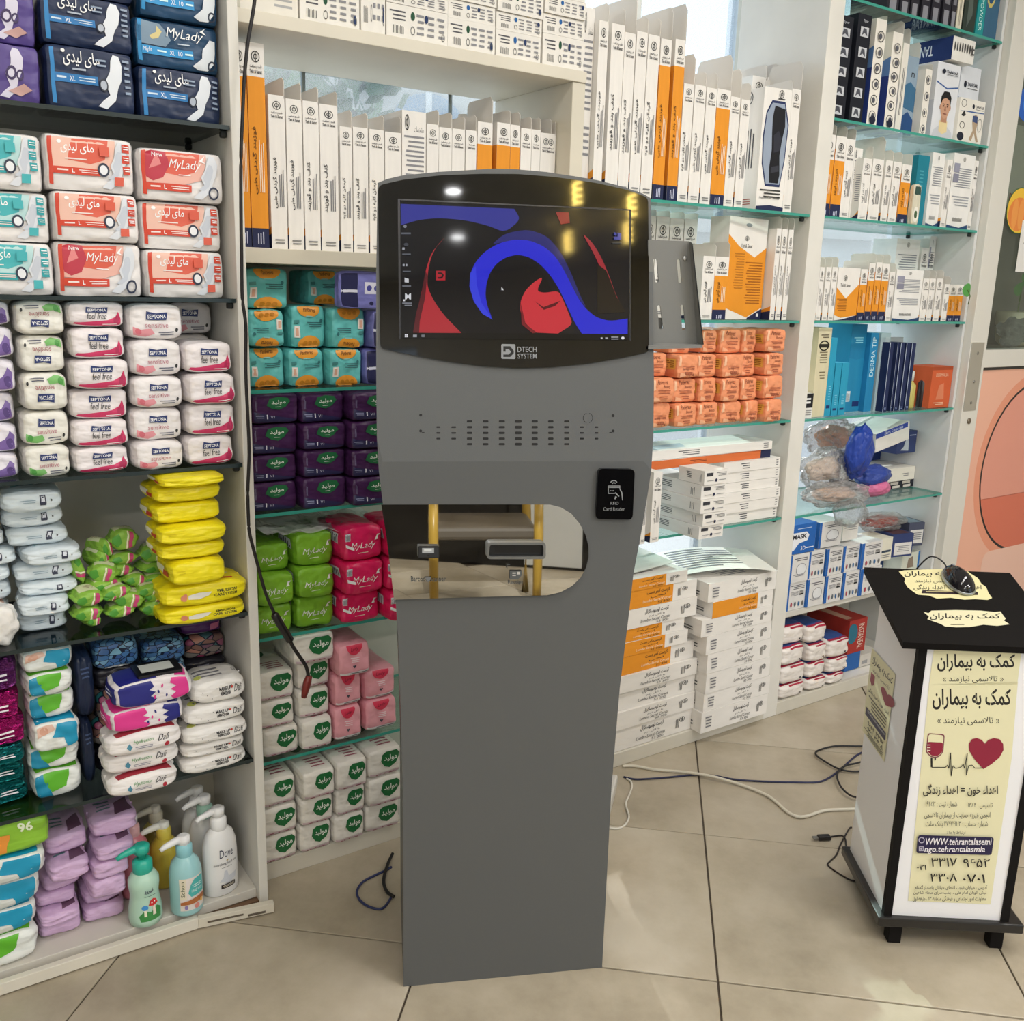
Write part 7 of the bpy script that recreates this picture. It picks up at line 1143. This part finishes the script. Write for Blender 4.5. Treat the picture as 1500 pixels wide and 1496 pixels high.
m = MB(); m.box(-.02, -.009, -.006, .016, .009, .006, M('#201c1b', 'plastic'), .003); pg = m.build('plug_body', us, (a.x, a.y, .007)); pg.rotation_euler = (0, 0, ang)
m = MB(); m.box(-.034, -.0062, -.0025, -.02, .0062, .0025, M('#9a9994', 'metal'), .0006); m.build('plug_tip', pg)
cable('black_cable', 'thin brownish black lead curling at the stand foot', [(1300, 545), (1285, 555), (1245, 630), (1225, 680), (1190, 715), (1184, 730), (1215, 757), (1300, 805), (1345, 800)], cf, .0022, '#241c1c')
cable('blue_cable', 'blue cable loop poking out left of the kiosk base', [(262, 430), (230, 448), (170, 476), (110, 510), (82, 556), (95, 600), (140, 635), (200, 650), (235, 628), (268, 575)], ck, .003, '#27305c')
cable('black_cable', 'black cable behind the kiosk base', [(268, 360), (245, 410), (226, 470), (222, 515), (240, 560), (275, 585)], ck, .0042, '#141416', .006)
a = onZ(*cf(150, 395), 0); st = empty('power_strip', (a.x-.02, a.y+.03, 0), .75, label='white power strip on the floor behind the kiosk', cat='power strip')
m = MB(); m.box(-.13, -.028, 0, .05, .028, .042, M('#d4d2cc', 'plastic'), .006); m.build('case', st)
for x in (-.08, -.03): m = MB(); m.lathe([(.018, 0), (.018, .002), (.014, .0021)], M('#8d8b86', 'plastic'), 16); m.build('socket', st, (x, 0, .0415))
m = MB(); m.lathe([(.018, 0), (.019, .02), (.01, .035), (.006, .04)], M('#17171a', 'rubber'), 14); m.tube(smooth_path([(0, 0, .035), (0, .0, .06), (-.02, .02, .07), (-.05, .05, .03), (-.09, .07, .006)]), .004, M('#17171a', 'rubber')); m.build('plug', None, (a.x+.0, a.y+.055, .043), label='black mains plug standing in the white power strip', cat='plug')
# cable hanging down the rack upright
hp = [(374, -30), (373, 0), (368, 33), (363, 63), (358, 114), (355, 178), (353, 229), (353, 305), (354, 378), (355, 437), (360, 477), (360, 544), (363, 611), (365, 664), (363, 718), (364, 760), (366, 783), (377, 826), (389, 869), (402, 899)]
YH = LY-.028; P = [tuple(onY(x, y, YH)) for x, y in hp]; m = MB(); m.tube(smooth_path(P, 5), .0036, M('#191517', 'rubber')); hc = m.build('hanging_cable', None, label='black lead hanging down the white upright, ending in a red connector', cat='cable')
P = [tuple(onY(x, y, YH)) for x, y in [(401, 898), (410, 914), (420, 930), (426, 940)]]; m = MB(); m.tube(smooth_path(P, 4), [.0045]+[.009]*11+[.005], M('#161416', 'plastic'), 10); m.build('inline_adapter', hc)
P = [tuple(onY(x, y, YH)) for x, y in [(424, 938), (432, 952), (441, 965), (449, 978), (452, 994)]]; m = MB(); m.tube(smooth_path(P, 4), .0042, M('#191517', 'rubber')); m.build('cable_end', hc)
P = [tuple(onY(x, y, YH)) for x, y in [(453, 990), (450, 1000), (447, 1012), (445, 1022)]]; m = MB(); m.tube(P, [.007, .0095, .0085, .006], M('#7d2a26', 'plastic'), 6); m.build('connector', hc)['label'] = 'dark red connector'
# ------------------------------------------------------------------ display cabinet on the right
cabn = empty('display_cabinet', (3.42, RY, 0), label='white framed glass display cabinet with a salmon poster panel', cat='cabinet')
ax = lambda px, py, Y=RY: onY(px, py, Y)
x0, x1 = 3.422, 3.53; zr1, zr0 = ax(1470, 512).z, ax(1470, 537).z
AW = M('#dcd9d0', 'plastic')
def cp_(name, a, b, c, d, e, f_, mm, bev=.002, par=None):
    m = MB(); m.box(a-3.42, b-RY, c, d-3.42, e-RY, f_, mm, bev); return m.build(name, par or cabn)
cp_('post', x0, RY-.02, 0, x1, RY+.08, 2.95, AW); cp_('post', 4.55, RY-.02, 0, 4.65, RY+.08, 2.95, AW)
cp_('cross_rail', x1, RY-.015, zr0, 4.55, RY+.07, zr1, AW); cp_('bottom_rail', x1, RY-.015, .02, 4.55, RY+.07, .12, AW)
cp_('corner_plate', x0+.005, RY-.0225, zr0-.16, x1-.02, RY-.02, zr1+.03, M('#cfccc4', 'metal'), .001)
for z in (zr0-.13, zr0-.05, zr1-.01):
    m = MB(); m.lathe([(.006, 0), (.005, .0022), (.002, .003)], M('#9d9b95', 'metal'), 10); o = m.build('rivet', cabn, (x0+.05-3.42, -.0225, z)); o.rotation_euler = (math.pi/2, 0, 0)
m = MB(); m.lathe([(.011, 0), (.011, .004), (.007, .005), (.003, .007)], M('#8a7f70', 'metal'), 12); o = m.build('lock', cabn, (x0+.055-3.42, -.02, zr0-.2)); o.rotation_euler = (math.pi/2, 0, 0)
cp_('glass_pane', x1, RY+.02, zr1, 4.55, RY+.026, 2.95, M('#eef4f2', 'pane'), 0)
cp_('back', x0, WB-.03, 0, 4.65, WB-.01, 2.95, M('#8a857b', 'paint'), 0); cp_('inner_shelf', x1, RY+.075, zr1-.02, 4.55, WB-.03, zr1-.005, M('#8f8a80', 'paint'), 0); cp_('side', 4.63, RY+.08, 0, 4.65, WB-.03, 2.95, M('#b9b4a8', 'paint'), 0)
cp_('inner_shelf', x1, RY+.075, 1.79, 4.55, WB-.03, 1.8, M('#8f8a80', 'paint'), 0)
pan = cp_('poster_panel', x1+.004, RY+.0, .12, 4.55, RY+.012, zr0, M('#141214', 'plastic'), 0)
m = MB(); zp = ax(1462, 690).z; PX0 = x1+.018-3.42
cxp = ax(1437, 690).x+.36-3.42; fcn = lambda u, v, o: Vector((u, -.0006-o, v))
dart(m, [('r', PX0, .13, 1.1, zr0-.012, '#efb59c'), ('p', ell(cxp, zp, .40, .40, 48), '#e89a7c'), ('p', ell(cxp, zp, .362, .362, 48), '#1c1414'), ('p', ell(cxp, zp, .352, .352, 48), '#e59c88'), ('p', [(cxp-.345, zp-.11)]+[(cxp+.352*math.cos(q), zp+.352*math.sin(q)) for q in [math.pi*1.1+math.pi*.8*i/14 for i in range(15)]]+[(cxp+.345, zp-.11)], '#d9745a'), ('p', rounded([(cxp-.26, .13), (cxp-.26, zp-.34), (cxp+.5, zp-.34), (cxp+.5, .13)], .05), '#efc3b0')], fcn, 'ink'); m.build('salmon_print', pan)
zS = zr1-.004; YP = RY+.21
a = onY(1482, 490, YP); m = MB(); m.lathe([(.055, 0), (.075, .02), (.085, .08), (.088, .14), (.083, .145), (.08, .13)], M('#d9d0b4', 'paint'), 24); m.build('ivory_pot', None, (a.x+.03, YP, zS), label='ivory round pot behind the cabinet glass', cat='pot')
blob('foil', 'crumpled silver foil in front of the ivory pot', 1482, 500, .1, .022, .045, RY+.085, M('#b9b9b6', 'foil'), zS+.003, 21, amp=.5, cat='foil')
pl_ = empty('trailing_plant', (a.x+.06, YP+.02, zS), label='green round-leaved plant above the ivory pot', cat='plant')
m = MB(); m.tube(smooth_path([(0, 0, .1), (.0, 0, .2), (-.03, -.02, .27), (-.06, -.03, .24)]), .003, M('#5c7a3a', 'rubber')); m.build('stem', pl_)
for dx, dz, rz in ((-.06, .24, .3), (.0, .29, -.5), (.06, .25, .8), (.03, .2, 1.5)):
    m = MB(); m.poly([(x*.04, -.002+.012*x*x, z*.032) for x, z in ell(0, 0, 1, 1, 14)], M('#4f8f45', 'film'), True); o = m.build('leaf', pl_, (dx, -.03, dz)); o.rotation_euler = (.3, 0, rz*.3)
lfm = MB(); q = ax(1417, 425, RY-.03); lfm.tube([(.03, .01, -.05), (.02, .0, -.02), (.0, 0, 0)], .0015, M('#5c7a3a', 'rubber')); lfm.poly([(x*.026, .006*x*x, z*.024) for x, z in ell(0, 0, 1, 1, 14)], M('#4f9a48', 'film'), True); lfm.build('leaf_sprig', None, (q.x, RY-.032, q.z), label='single green leaf sprig stuck at the cabinet post', cat='leaf')
def decal(name, label, els, px, py, w_, h_, cat='sticker', dy=0.):
    q = ax(px, py, RY+.018); m = MB(); dart(m, els, lambda u, v, o: Vector((u*w_, -o, v*h_)), 'ink'); return m.build(name, None, (q.x, RY+.0185+dy, q.z), label=label, cat=cat)
decal('pumpkin_sticker', 'orange and yellow pumpkin-shaped sticker on the cabinet glass', [('e', .55, .5, .55, .5, '#3a6a30'), ('e', .55, .5, .53, .48, '#efc23a'), ('e', .5, .42, .42, .36, '#e8863a'), ('e', .35, .42, .12, .33, '#ef9c4a'), ('e', .6, .42, .12, .33, '#ef9c4a')], 1470, 341, .17, .17)
decal('paper_notice', 'white paper notice taped on the cabinet glass', [('r', 0, 0, 1, 1, '#eceae6'), ('l', .15, .3, .9, .6, 4, '#888')], 1487, 398, .2, .19, 'notice', -.001)
decal('blue_sticker', 'round blue sticker near the top of the cabinet glass', [('e', .5, .5, .5, .5, '#1f5fc0'), ('e', .6, .5, .3, .3, '#3f86e0')], 1488, 175, .12, .12)
a = ax(1470, 272, RY+.25); m = MB(); m.box(0, 0, 0, .5, .1, .34, M('#b3aea2', 'card'), .002); cb_ = MB(); m2 = m; o = m.build('shipping_carton', None, (a.x-.02, RY+.22, 1.801), label='grey shipping carton with red lettering inside the cabinet', cat='carton')
m = MB(); dart(m, [('t', 'REK BOX', .02, -.09, .2, -.05, '#8a3a34', {})], lambda u, v, q: Vector((u, -.001-q, .03+v+.1))); m.build('carton_print', o)
a = ax(1465, 200, RY+.25)
# ------------------------------------------------------------------ behind the camera, seen in the kiosk's mirror and glass
ch = empty('armchair', (.02, -1.75, 0), math.radians(160), label='yellow wooden armchair reflected in the kiosk mirror', cat='chair')
YW = M('#b8963f', 'plastic'); 
for x in (-.27, .27):
    m = MB(); m.tube([(x, -.25, 0), (x*1.02, -.25, .42), (x*1.02, -.24, .64)], [.022, .026, .024], YW, 10); m.build('leg', ch)
    m = MB(); m.tube([(x, .27, 0), (x, .24, .42), (x*.95, .32, .95)], [.022, .027, .02], YW, 10); m.build('leg', ch)
    m = MB(); m.tube(smooth_path([(x*1.02, -.28, .65), (x*1.04, -.05, .665), (x, .27, .66)]), .026, YW, 10); m.build('armrest', ch)
m = MB(); m.box(-.27, -.25, .4, .27, .27, .47, M('#5a5247', 'rubber'), .02); m.build('seat', ch)
m = MB(); m.box(-.24, .25, .55, .24, .31, .92, M('#8f7a3c', 'rubber'), .02); m.build('backrest', ch)
ct = empty('counter', (-.1, -3.0, 0), 0, label='black counter with a white sheet, added behind the viewer as mirror backdrop', cat='counter')  # counter and white sheet added only as a backdrop for the mirror's reflection
m = MB(); m.box(-1.4, -.25, 0, 1.4, .25, .95, M('#17171a', 'gloss'), .004); m.build('cabinet', ct); m = MB(); m.box(-1.42, -.27, .95, 1.42, .27, .98, M('#222226', 'gloss'), .004); m.build('worktop', ct)
m = MB(); m.box(.12, .252, .02, .5, .256, .9, M('#e6eaec', 'card')); m.build('front_sheet', ct)
for k, (x, y) in enumerate(((-.14, -1.79), (-.35, -2.53), (-.6, -4.0))[:2]):
    d = empty('downlight', (x, y, 3.0), label=['recessed white downlight in the ceiling nearer the kiosk', 'recessed white downlight in the ceiling near the shop door'][k], cat='lamp')
    m = MB(); m.lathe([(.06, 0), (.06, -.02), (.05, -.022)], M('#e8e8e8', 'plastic'), 20); m.build('housing', d); m = MB(); m.lathe([(.042, -.0225), (.042, -.025)], M('#ffffff', 'lamp'), 18); m.build('diffuser', d)
for k, (x, y) in enumerate(((.36, -2.56), (.74, -2.49), (.56, -1.78), (.82, -2.05))):
    d = empty('spiral_lamp', (x, y, 3.0), label='yellow glowing spiral bulb under the ceiling, ' + ['near the door', 'second near the door', 'above the viewer', 'second above the viewer'][k], cat='lamp', group='spiral bulbs')
    m = MB(); m.lathe([(.03, 0), (.03, -.05), (.022, -.06)], M('#d8d4c8', 'plastic'), 14); m.build('lamp_base', d)
    m = MB(); m.tube([(.022*math.cos(q), .022*math.sin(q), -.06-.008*q/1.4) for q in [i*.5 for i in range(44)]], .007, M('#ffdf7a', 'lamp'), 6); m.build('spiral', d)
for k, (lx_, ly_, pw) in enumerate(LAMPS):
    d = empty('ceiling_or_fill_panel', (lx_, ly_, 3.0), label='flat ceiling light panel, ' + ['over the left rack', 'over the kiosk', 'over the collection stand', 'behind the viewer on the left rack side', 'behind the viewer on the cabinet side', 'added as fill far behind the viewer by the left wall', 'added as fill far behind the viewer by the door'][k], cat='lamp', group='ceiling light panels')
    m = MB(); m.box(-.6, -.16, -.045, .6, .16, 0, M('#e6e6e2', 'plastic'), .004); m.build('housing', d)
